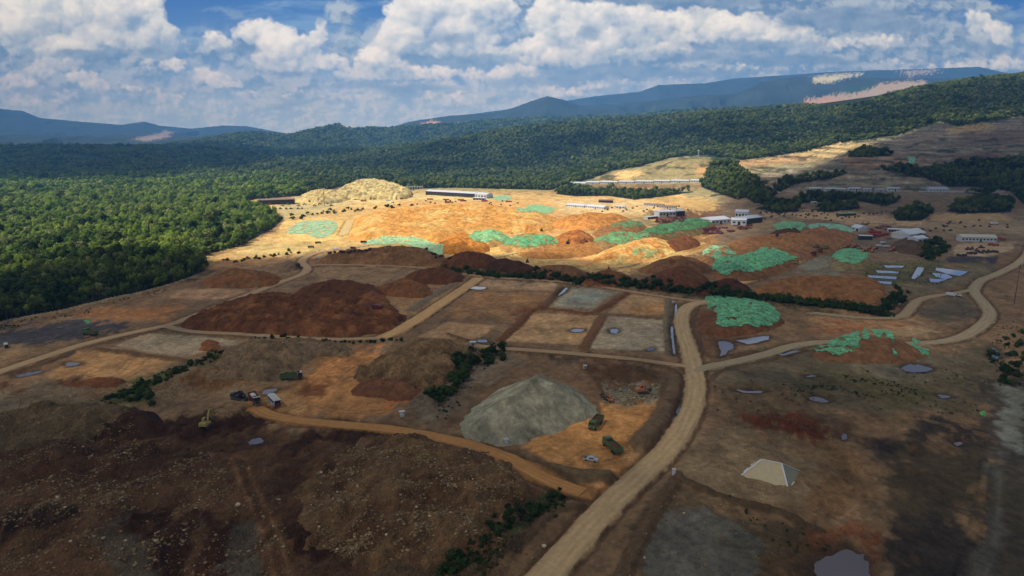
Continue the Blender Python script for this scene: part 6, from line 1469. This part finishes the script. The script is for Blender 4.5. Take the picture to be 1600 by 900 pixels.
# far clumps: several crowns in one pattern, fewer and larger leaf clumps
for i in range(3):
    V, F, tn = crown_mesh('c', 90+i, 4.6, 8.0, 1.0, 7, 90, .95); proto_full.append(proto_obj(np_mesh('far_tree', V, F, [LEAF], tn)))
n0 = len(proto_full)
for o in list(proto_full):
    me = o.data.copy(); me.materials[0] = LEAF_LIT; proto_full.append(proto_obj(me))
def instancer(name, pts, scale, rot, idx, protos, kindlab):
    me = bpy.data.meshes.new(name); me.vertices.add(len(pts)); me.vertices.foreach_set('co', np.asarray(pts, np.float32).ravel())
    for nm, typ, arr, key in (('sc', 'FLOAT', scale, 'value'), ('rz', 'FLOAT', rot, 'value'), ('ix', 'INT', idx, 'value')):
        a = me.attributes.new(nm, typ, 'POINT'); a.data.foreach_set(key, np.asarray(arr, np.int32 if typ == 'INT' else np.float32))
    o = bpy.data.objects.new(name, me); C.objects.link(o)
    ng = bpy.data.node_groups.new(name+'_spread', 'GeometryNodeTree'); ng.interface.new_socket('Geometry', in_out='INPUT', socket_type='NodeSocketGeometry'); ng.interface.new_socket('Geometry', in_out='OUTPUT', socket_type='NodeSocketGeometry')
    N = ng.nodes; Lk = ng.links; gi = N.new('NodeGroupInput'); go = N.new('NodeGroupOutput'); ip = N.new('GeometryNodeInstanceOnPoints'); jn = N.new('GeometryNodeJoinGeometry')
    for p in reversed(protos):
        n = N.new('GeometryNodeObjectInfo'); n.inputs['Object'].default_value = p; n.inputs['As Instance'].default_value = True; Lk.new(n.outputs['Geometry'], jn.inputs[0])
    def na(nm, t):
        n = N.new('GeometryNodeInputNamedAttribute'); n.data_type = t; n.inputs['Name'].default_value = nm; return n.outputs['Attribute']
    Lk.new(gi.outputs[0], ip.inputs['Points']); Lk.new(jn.outputs[0], ip.inputs['Instance']); ip.inputs['Pick Instance'].default_value = True
    Lk.new(na('ix', 'INT'), ip.inputs['Instance Index']); cx = N.new('ShaderNodeCombineXYZ'); Lk.new(na('rz', 'FLOAT'), cx.inputs[2])
    er = N.new('FunctionNodeEulerToRotation'); Lk.new(cx.outputs[0], er.inputs[0]); Lk.new(er.outputs[0], ip.inputs['Rotation']); Lk.new(na('sc', 'FLOAT'), ip.inputs['Scale'])
    Lk.new(ip.outputs[0], go.inputs[0]); md = o.modifiers.new('spread', 'NODES'); md.node_group = ng
    tag(o, kind='stuff'); return o
RNG = np.random.RandomState(5)
def scatter(y0, y1, sp, amax=1.0):
    """evenly jittered places between two forward distances"""
    out = []
    ys = np.arange(y0, y1, sp)
    for yv in ys:
        w = yv*amax; xs = np.arange(-w, w, sp); out.append(np.c_[xs+RNG.uniform(-.48, .48, len(xs))*sp, yv+RNG.uniform(-.48, .48, len(xs))*sp])
    return np.vstack(out)
pts = np.vstack([scatter(380, 800, 5.6, .95), scatter(800, 1400, 6.6, .95), scatter(1400, 2400, 8.2, .98), scatter(2400, 3750, 10.5, 1.0)])
zb = big_relief(pts[:, 0], pts[:, 1]); px, py = to_px(pts[:, 0], pts[:, 1], zb)
wx = fbm(pts[:, 0]/25, pts[:, 1]/35, 4, 801)*5; wy = fbm(pts[:, 0]/25, pts[:, 1]/35, 4, 811)*2.2
ok = forest_mask(px+wx, py+wy, pts[:, 1])&(px > -240)&(px < 1840)
gap = (fbm(pts[:, 0]/60, pts[:, 1]/60, 5, 821, .6) > 0.80)&(pts[:, 1] > 520)
ok &= ~gap
scar = np.zeros(len(pts), bool)
for poly, c, fe, ra in PAINT[-12:]: scar |= in_poly(px, py, np.array(poly, float))&(pts[:, 1] > 2000)
ok &= ~scar
pts = pts[ok]; px = px[ok]; py = py[ok]; zz = base_height(pts[:, 0], pts[:, 1])
print('trees', len(pts))
sc = (0.52+0.85*RNG.rand(len(pts))**1.5)*np.where(RNG.rand(len(pts)) < .03, 1.45, 1)*np.clip(1+0.25*fbm(pts[:, 0]/90, pts[:, 1]/90, 3, 831), .6, 1.5)
sc *= np.interp(pts[:, 1], [400, 800, 1400, 2400, 3700], [1.0, 1.05, 1.1, 1.2, 1.45])
rot = RNG.rand(len(pts))*6.28; ix = RNG.randint(0, 5, len(pts)); ix[RNG.rand(len(pts)) < .05] = 5
far = pts[:, 1] > 1500; ix[far] = 6+RNG.randint(0, 3, far.sum())
lit_trees = (px < 470+25*fbm(pts[:, 0]/80, pts[:, 1]/80, 3, 871))&(pts[:, 1] < 2300)&(RNG.rand(len(pts)) < np.interp(pts[:, 1], [450, 620, 1900, 2300], [.35, .85, .8, .2]))  # trees of the sunlit zone that take the brightened leaves
dist = np.hypot(pts[:, 0], pts[:, 1])
vis = (px > -20)&(px < 1620)&(py < 930)
order = np.argsort(np.where(vis, dist/sc, 1e9))[:298]
sel = np.zeros(len(pts), bool); sel[order] = True
instancer('forest', np.c_[pts[~sel], zz[~sel]-0.2], sc[~sel], rot[~sel], (ix+n0*lit_trees)[~sel], proto_full, 'forest')
# far hills: larger clumps of crowns
fp = scatter(3750, 6400, 24, .98); fz = big_relief(fp[:, 0], fp[:, 1]); fpx, fpy = to_px(fp[:, 0], fp[:, 1], fz); okf = (fpx > -200)&(fpx < 1800)
for poly, c, fe, ra in PAINT[-12:]: okf &= ~in_poly(fpx, fpy, np.array(poly, float))
fp, fz = fp[okf], fz[okf]; print('far', len(fp))
instancer('distant_forest', np.c_[fp, fz-2], 2.3+1.4*RNG.rand(len(fp)), RNG.rand(len(fp))*6.28, RNG.randint(6, 9, len(fp)), proto_full, 'f')
# the nearest trees, one by one
TR_LAB = [('broadleaf tree with a dense green crown in the front rows of the left forest', 'tree', 'broadleaf trees in the front rows of the left forest'),
          ('tall palm with drooping fronds standing among the front rows of the left forest', 'palm tree', 'palms in the front rows of the left forest')]
trunk_me = []
for p in PROT:
    o = trunk_mb(*p[1]).build('trunk', BARK); trunk_me.append(o.data); bpy.data.objects.remove(o)
o = pm.build('trunk', BARK); trunk_me.append(o.data); bpy.data.objects.remove(o); crown_me.append(np_mesh('palm_crown', *palm_mesh(3)[:2], [LEAF], palm_mesh(3)[2]))
for k in order:
    i = int(ix[k]); i = i if i < 6 else i % 5; pal = i == 5
    lab, cat, grp = TR_LAB[1 if pal else 0]
    r = empty('palm_tree' if pal else 'tree', (pts[k, 0], pts[k, 1], zz[k]-0.2), float(rot[k]), lab, cat, grp); r.scale = (sc[k],)*3
    t = bpy.data.objects.new('trunk', trunk_me[i]); C.objects.link(t); t.parent = r
    c = bpy.data.objects.new('crown', crown_me[i]); C.objects.link(c); c.parent = r
# ---------------------------------------------------------------- shrubs along ditches and banks
SHL = leaf_material('shrub_leaves', (0.030, 0.050, 0.018), (0.060, 0.092, 0.028), (0.10, 0.11, 0.055))
shrub_me = []
for i in range(4):
    V, F, tn = crown_mesh('s', 140+i, 1.7, 2.2, -.1, 6, 210, .26); me = np_mesh('shrub', V, F, [SHL], tn); shrub_me.append(me)
grass_p = []
SHRUBS = []
def shrub_line(pts_px, n, wpx, sc, lab, grp, seed, hpx=0.35):
    r = random.Random(seed); Q = smooth_line(np.array(pts_px, float), n=6); d = np.r_[0, np.cumsum(np.hypot(*(Q[1:]-Q[:-1]).T))]
    n = int(n*(2.6 if wpx in (9, 6, 12) else 1.8))
    for k in range(n):
        t = (k+r.random())/n*d[-1]; x = np.interp(t, d, Q[:, 0])+r.gauss(0, wpx*.5); y = np.interp(t, d, Q[:, 1])+r.gauss(0, wpx*.5)*hpx
        h = hit(x, y); s = sc*r.uniform(.6, 1.35)
        SHRUBS.append((math.hypot(h[0], h[1])/s, h[0], h[1], float(surface(h[0], h[1]))-.1, r.uniform(0, 6.28), s, r.randrange(4), lab, grp))
shrub_line([(690,418),(760,427),(850,433),(900,438),(1000,447),(1100,458)],75,9,1.6,'dark shrub in the bush belt between the top road and the red heaps','shrubs of the long bush belt',1)
shrub_line([(1100,458),(1200,467),(1300,478),(1385,490)],70,6,1.9,'dark shrub in the thick bush strip in front of the wide flat brown heap','shrubs of the dark strip below the wide flat heap',2)
shrub_line([(1372,490),(1385,478),(1400,465),(1408,455)],20,12,1.8,'dark shrub in the clump beside the winding road at the right','shrubs of the clump beside the winding road',3,.6)
shrub_line([(395,525),(440,524),(500,530),(560,533),(630,530)],17,5,.85,'small shrub in the row along the foot of the red heap road','shrubs in the row in front of the longest red heap',4)
shrub_line([(788,548),(760,558),(735,572),(712,590),(700,612),(672,618)],34,16,1.7,'bushy shrub in the patch beside the grey gravel heap','shrubs of the patch left of the gravel heap',5,.6)
shrub_line([(872,765),(850,782),(815,800),(790,822),(765,850)],36,14,.75,'shrub on the slope between the rubble mound and the main road','shrubs on the slope by the main road',6,.8)
shrub_line([(735,872),(710,888),(690,902)],14,16,.8,'shrub in the dark clump at the bottom edge of the frame','shrubs of the clump at the bottom edge',7,.6)
shrub_line([(165,625),(215,604),(260,586),(300,568),(342,552)],46,7,.8,'low shrub on the grassy bank beside the orange plot','shrubs on the grassy bank by the orange plot',8,1.0)
shrub_line([(205,622),(225,612),(240,625)],14,10,1.1,'low shrub in the clump at the lower end of the grassy bank','shrubs at the lower end of the grassy bank',9,.6)
shrub_line([(1585,520),(1592,560),(1575,590),(1560,555)],14,22,1.5,'dark shrub beside the grey road at the right edge','shrubs beside the grey road',10,.8)
shrub_line([(1445,372),(1465,378),(1472,390),(1455,402),(1446,390)],26,10,2.4,'dark shrub in the clump right of the dark brown heap','shrubs in the clump by the white-roofed shed',11,.6)
shrub_line([(350,408),(400,402),(440,396),(470,393)],14,8,1.2,'sunlit shrub at the foot of the pale slope by the forest','sunlit shrubs by the pale slope',12,.5)
shrub_line([(440,345),(470,338),(500,332),(560,328),(640,322)],14,12,2.0,'small bush on the sunlit flat behind the mint net','bushes on the sunlit flat',13,.3)
shrub_line([(668,404),(690,408),(705,412)],7,10,1.0,'shrub between the broad shaded heap and the rounded dark red heap','shrubs between the two dark heaps',14,.6)
SHRUBS.sort(key=lambda t: t[0])
for (_, x, y, z, rz, s_, k, lab, grp) in SHRUBS[:292]:
    o = bpy.data.objects.new('shrub', shrub_me[k]); C.objects.link(o); o.location = (x, y, z); o.rotation_euler = (0, 0, rz); o.scale = (s_, s_, s_*(.8+.4*((x*7) % 1))); tag(o, lab, 'shrub', grp)
rest = SHRUBS[292:]
if rest: instancer('undergrowth', [(t[1], t[2], t[3]) for t in rest], [t[5] for t in rest], [t[4] for t in rest], [t[6] for t in rest], [proto_obj(m) for m in shrub_me], 'u')
# weeds on the damp ground and banks
wd = []
for poly, n in (([(1110,600),(1540,560),(1540,660),(1300,640),(1120,640)],260),([(1240,575),(1500,600),(1480,625),(1240,612)],300),([(1350,405),(1480,405),(1470,445),(1345,440)],260),([(155,628),(215,590),(345,548),(350,556),(250,600),(235,632)],500),([(700,880),(850,790),(880,765),(885,790),(760,900)],350),
                ([(0,505),(100,486),(200,463),(318,430),(318,436),(200,472),(100,494),(0,514)],300),([(690,412),(1100,452),(1390,486),(1390,494),(1100,462),(690,424)],900),([(1540,520),(1600,480),(1600,600),(1560,600)],200),([(620,640),(700,560),(790,545),(740,600),(700,655)],200),([(1130,770),(1300,850),(1290,870),(1200,850)],40)):
    P = np.array(poly, float); k = 0; r = np.random.RandomState(len(wd)+3)
    while k < n:
        q = r.uniform(P.min(0), P.max(0))
        if in_poly(np.array([q[0]]), np.array([q[1]]), P)[0]:
            g = G(q[0], q[1]); wd.append((g[0], g[1], r.uniform(.14, .42), r.uniform(0, 6.3), r.randint(4))) if fbm(np.array([g[0]/18]), np.array([g[1]/18]), 4, 861)[0] > 0.05 else None; k += 1
wd = np.array(wd); instancer('weeds', np.c_[wd[:, 0], wd[:, 1], surface(wd[:, 0], wd[:, 1])], wd[:, 2], wd[:, 3], wd[:, 4].astype(int), [proto_obj(m) for m in shrub_me], 'w')
# ---------------------------------------------------------------- broken stones on the rubble
def stone_mesh(seed):
    import bmesh
    r = random.Random(seed); b = bmesh.new(); bmesh.ops.create_icosphere(b, subdivisions=1, radius=.5)
    for v in b.verts: v.co *= r.uniform(.7, 1.15); v.co.z *= .7
    me = bpy.data.meshes.new('stone_form'); b.to_mesh(me); b.free(); me.materials.append(STONEM); return me
def stone_material():
    m = bpy.data.materials.new('broken_rock'); m.use_nodes = True; T = NT(m.node_tree); T.n.clear(); oi = T.node('ShaderNodeObjectInfo')
    c = T.mix(oi.outputs['Random'], tuple(al(72, 58, 44)), tuple(al(114, 100, 80))); c = T.mix(T.ss(oi.outputs['Random'], .97, 1.0), c, tuple(al(150, 140, 122)))
    d = T.node('ShaderNodeBsdfDiffuse'); T.put(c, d.inputs[0]); o = T.node('ShaderNodeOutputMaterial'); T.l.new(d.outputs[0], o.inputs[0]); return m
STONEM = stone_material(); SF = [proto_obj(stone_mesh(i)) for i in range(5)]
st_ = []
for poly, n, big in (([(462,775),(500,730),(545,703),(610,690),(680,688),(745,702),(800,728),(835,765),(830,800),(780,835),(700,870),(610,885),(530,870),(480,830)],15000,1.0),
                ([(-40,680),(0,650),(120,640),(200,650),(230,690),(330,700),(360,760),(330,800),(200,820),(0,800)],9000,1.0),([(0,700),(200,760),(420,700),(460,900),(0,900)],4500,1.0),
                ([(560,596),(575,568),(610,548),(650,536),(700,534),(738,545),(742,560),(715,580),(690,604),(650,612),(600,596)],3500,.9),
                ([(200,640),(260,590),(330,560),(390,528),(520,522),(545,545),(470,560),(460,590),(380,600),(330,620)],4500,.8),([(945,600),(1040,596),(1030,625),(990,632),(945,626)],2600,1.1),
                ([(0,600),(200,600),(200,640),(0,650)],1500,.8),([(1090,640),(1330,640),(1330,720),(1100,740)],900,.7),([(700,684),(890,738),(960,745),(900,752),(700,700)],300,.7),([(1000,760),(1200,790),(1200,900),(980,900)],500,.8),([(690,870),(912,790),(830,900),(690,905)],400,.8)):
    P = np.array(poly, float); r = np.random.RandomState(len(st_)+5); q = r.uniform(P.min(0), P.max(0), (n*3, 2)); q = q[in_poly(q[:, 0], q[:, 1], P)][:n]
    for a in q: g = G(a[0], a[1]); st_.append((g[0], g[1], big))
st_ = np.array(st_); r = np.random.RandomState(3); cl = fbm(st_[:, 0]/16, st_[:, 1]/16, 5, 841, .6); okk = cl+r.rand(len(st_))*1.1 > 0.55; st_ = st_[okk]; cl = cl[okk]
ssz = (0.16+0.75*r.rand(len(st_))**5+0.22*r.rand(len(st_))**2)*st_[:, 2]*(1+.35*np.clip(cl, 0, 1))
instancer('rubble_stones', np.c_[st_[:, 0], st_[:, 1], surface(st_[:, 0], st_[:, 1])+ssz*.12], ssz*1.25, r.rand(len(st_))*6.3, r.randint(0, 5, len(st_)), SF, 's')
# ---------------------------------------------------------------- sky backdrop with clouds, far beyond the hills
def build_sky():
    step = 1.6; xs = np.concatenate([np.arange(-430, -20, 5.0), np.arange(-20, 1620, step), np.arange(1620, 2030, 5.0)])
    # the field is computed on an even grid and read off where the sheet is coarser
    gx = np.arange(-432, 2036, step); gy = np.arange(-170, 262, step)
    PX, PY = np.meshgrid(gx, gy); c, a = sky_field(PX, PY)
    ix = np.clip(((xs+432)/step).round().astype(int), 0, len(gx)-1)
    c = c[:, ix]; a = a[:, ix]; X, Y = np.meshgrid(xs, gy)
    u = (X-800)/FPX; v = (Y-450)/FPX
    d = np.stack([u, CP-v*SP, -SP-v*CP], -1); d /= np.linalg.norm(d[..., :2], axis=-1, keepdims=True)
    V = d*30000+np.array([0, 0, CAM_H])
    m = bpy.data.materials.new('cloudy_sky'); m.use_nodes = True; T = NT(m.node_tree); T.n.clear()
    at = T.node('ShaderNodeVertexColor'); at.layer_name = 'Col'
    e = T.node('ShaderNodeEmission'); T.l.new(at.outputs['Color'], e.inputs[0]); tr = T.node('ShaderNodeBsdfTransparent')
    mx = T.node('ShaderNodeMixShader'); T.l.new(at.outputs['Alpha'], mx.inputs[0]); T.l.new(tr.outputs[0], mx.inputs[1]); T.l.new(e.outputs[0], mx.inputs[2])
    o = T.node('ShaderNodeOutputMaterial'); T.l.new(mx.outputs[0], o.inputs[0]); m.cycles.emission_sampling = 'NONE'
    col = np.concatenate([c, a[..., None]], -1).reshape(-1, 4)
    s = mesh_np('sky', V.reshape(-1, 3), grid_faces(len(gy), len(xs)), m, col); tag(s, kind='structure')
build_sky()
# ---------------------------------------------------------------- overhead clouds, above and behind the viewer, which shade parts of the land
def cloud_material():
    m = bpy.data.materials.new('cloud_vapour'); m.use_nodes = True; T = NT(m.node_tree); T.n.clear()
    at = T.node('ShaderNodeAttribute'); at.attribute_name = 'cover'
    d = T.node('ShaderNodeBsdfDiffuse'); d.inputs[0].default_value = (0.8, 0.8, 0.8, 1); tr = T.node('ShaderNodeBsdfTransparent')
    mx = T.node('ShaderNodeMixShader'); T.l.new(at.outputs['Fac'], mx.inputs[0]); T.l.new(tr.outputs[0], mx.inputs[1]); T.l.new(d.outputs[0], mx.inputs[2])
    o = T.node('ShaderNodeOutputMaterial'); T.l.new(mx.outputs[0], o.inputs[0]); return m
CLOUDM = cloud_material()
def shade_cloud(poly_px, cover, soft=40, zc=1650, rag=60, seed=0, world=None):
    P = np.array([hit(*p)[:2] for p in poly_px]) if world is None else np.array(world, float)
    x0, x1, y0, y1 = box_of(P, soft+rag*2); st = max(14, (x1-x0)/160, (y1-y0)/160)
    X, Y = np.meshgrid(np.arange(x0, x1, st), np.arange(y0, y1, st)); x, y = X.ravel(), Y.ravel()
    s = signed(x+fbm(x/220, y/220, 5, 701+seed)*rag, y+fbm(x/220, y/220, 5, 751+seed)*rag, P)
    a = sstep(s, -soft, soft)*cover*(1+0.06*fbm(x/150, y/150, 4, 771+seed))
    k = L[:2]/L[2]; V = []
    keep = (a.reshape(X.shape) > 0.004); kf = keep[:-1, :-1]|keep[1:, :-1]|keep[:-1, 1:]|keep[1:, 1:]
    F = grid_faces(*X.shape, kf); n = len(x)
    h = np.clip(a/cover, 0, 1)*(60+90*np.clip(0.5+fbm(x/90, y/90, 4, 781), 0, 1.5))
    zg = 0
    bx, by = x+k[0]*zc, y+k[1]*zc
    lo = np.stack([bx, by, np.full(n, zc)], -1); hi = np.stack([bx, by, zc+2+h], -1)
    al_ = 1-np.sqrt(np.clip(1-a, 0, 1))          # two faces are crossed on the way through
    V, Fa, aa = compact(np.vstack([lo, hi]), np.vstack([F[:, ::-1], F+n]), np.r_[al_, al_])
    o = mesh_np('cloud', V, Fa, CLOUDM, attrs={'cover': aa}); tag(o, kind='structure')
LO = lambda Y: (-1.3*Y, 1.3*Y)
# over the foreground: everything nearer than the sunlit flats
_edge = [(-300,470),(0,432),(70,418),(120,402),(200,398),(290,400),(330,404),(420,404),(480,396),(560,390),(620,384),(690,396),(760,398),(830,404),(900,412),(960,424),(1010,420),(1080,402),(1120,392),(1150,372),(1165,345),(1150,318),(1165,280),(1240,270),(1290,254),(1325,243),(1358,236),(1380,222),(1425,205),(1490,190)]
_w = [tuple(hit(*p)[:2]) for p in _edge]
shade_cloud(None, 0.88, soft=22, rag=16, world=[(-1400,300)]+_w+[(2600,2600),(3200,900),(1500,-700),(-1500,-700)])
shade_cloud([(430,268),(560,262),(640,272),(760,268),(860,258),(860,250),(700,256),(560,250)], 0.55, soft=60, rag=110, seed=15)
shade_cloud([(860,232),(960,226),(1010,214),(960,204),(880,210)], 0.6, soft=70, rag=110, seed=16)
shade_cloud([(1120,312),(1180,300),(1230,318),(1190,340),(1120,345)], 0.5, soft=30, rag=40, seed=18)
shade_cloud([(900,345),(1000,330),(1120,318),(1130,362),(1040,378),(960,366)], 0.35, soft=60, rag=50, seed=19)
# two unseen clouds added to deepen the shade: foreground, then right hill
shade_cloud([(-500,960),(-300,640),(0,640),(250,660),(520,720),(820,840),(1000,880),(1200,850),(1400,790),(1560,700),(2000,640),(2300,960)], 0.55, soft=45, rag=30, seed=11, zc=1900)
shade_cloud([(1230,320),(1260,282),(1340,256),(1480,215),(1700,180),(2000,170),(2000,380),(1500,350)], 0.5, soft=40, rag=40, seed=12, zc=1900)
# over the far left woods
shade_cloud([(-400,292),(0,288),(120,286),(230,283),(300,268),(380,262),(450,250),(560,240),(560,236),(400,232),(0,230),(-400,229)], 0.80, soft=60, rag=120, seed=3)
# dapples on the long ridge
shade_cloud([(640,250),(720,246),(760,238),(760,224),(700,222),(650,232)], 0.6, soft=90, rag=120, seed=5)
shade_cloud([(1000,225),(1120,220),(1240,212),(1280,196),(1180,186),(1050,196)], 0.55, soft=110, rag=140, seed=7)
shade_cloud([(1330,205),(1420,196),(1500,180),(1620,170),(1900,150),(1900,100),(1600,122),(1480,145),(1380,168)], 0.6, soft=110, rag=140, seed=9)
# ---------------------------------------------------------------- haze
def build_haze():
    V = [(x, y, z) for z in (-260, 1420) for y in (-700, 16500) for x in (-17000, 17000)]
    F = [(0, 2, 3, 1), (4, 5, 7, 6), (0, 1, 5, 4), (2, 6, 7, 3), (0, 4, 6, 2), (1, 3, 7, 5)]
    m = bpy.data.materials.new('haze_air'); m.use_nodes = True; T = NT(m.node_tree); T.n.clear()
    v = T.node('ShaderNodeVolumePrincipled'); v.inputs['Color'].default_value = (0.17, 0.50, 1.0, 1); v.inputs['Density'].default_value = HAZE; v.inputs['Anisotropy'].default_value = 0.0
    o = T.node('ShaderNodeOutputMaterial'); T.l.new(v.outputs[0], o.inputs[1])
    h = mesh_np('haze', V, F, m, smooth=False); tag(h, kind='stuff')
HAZE = 0.000086
build_haze()
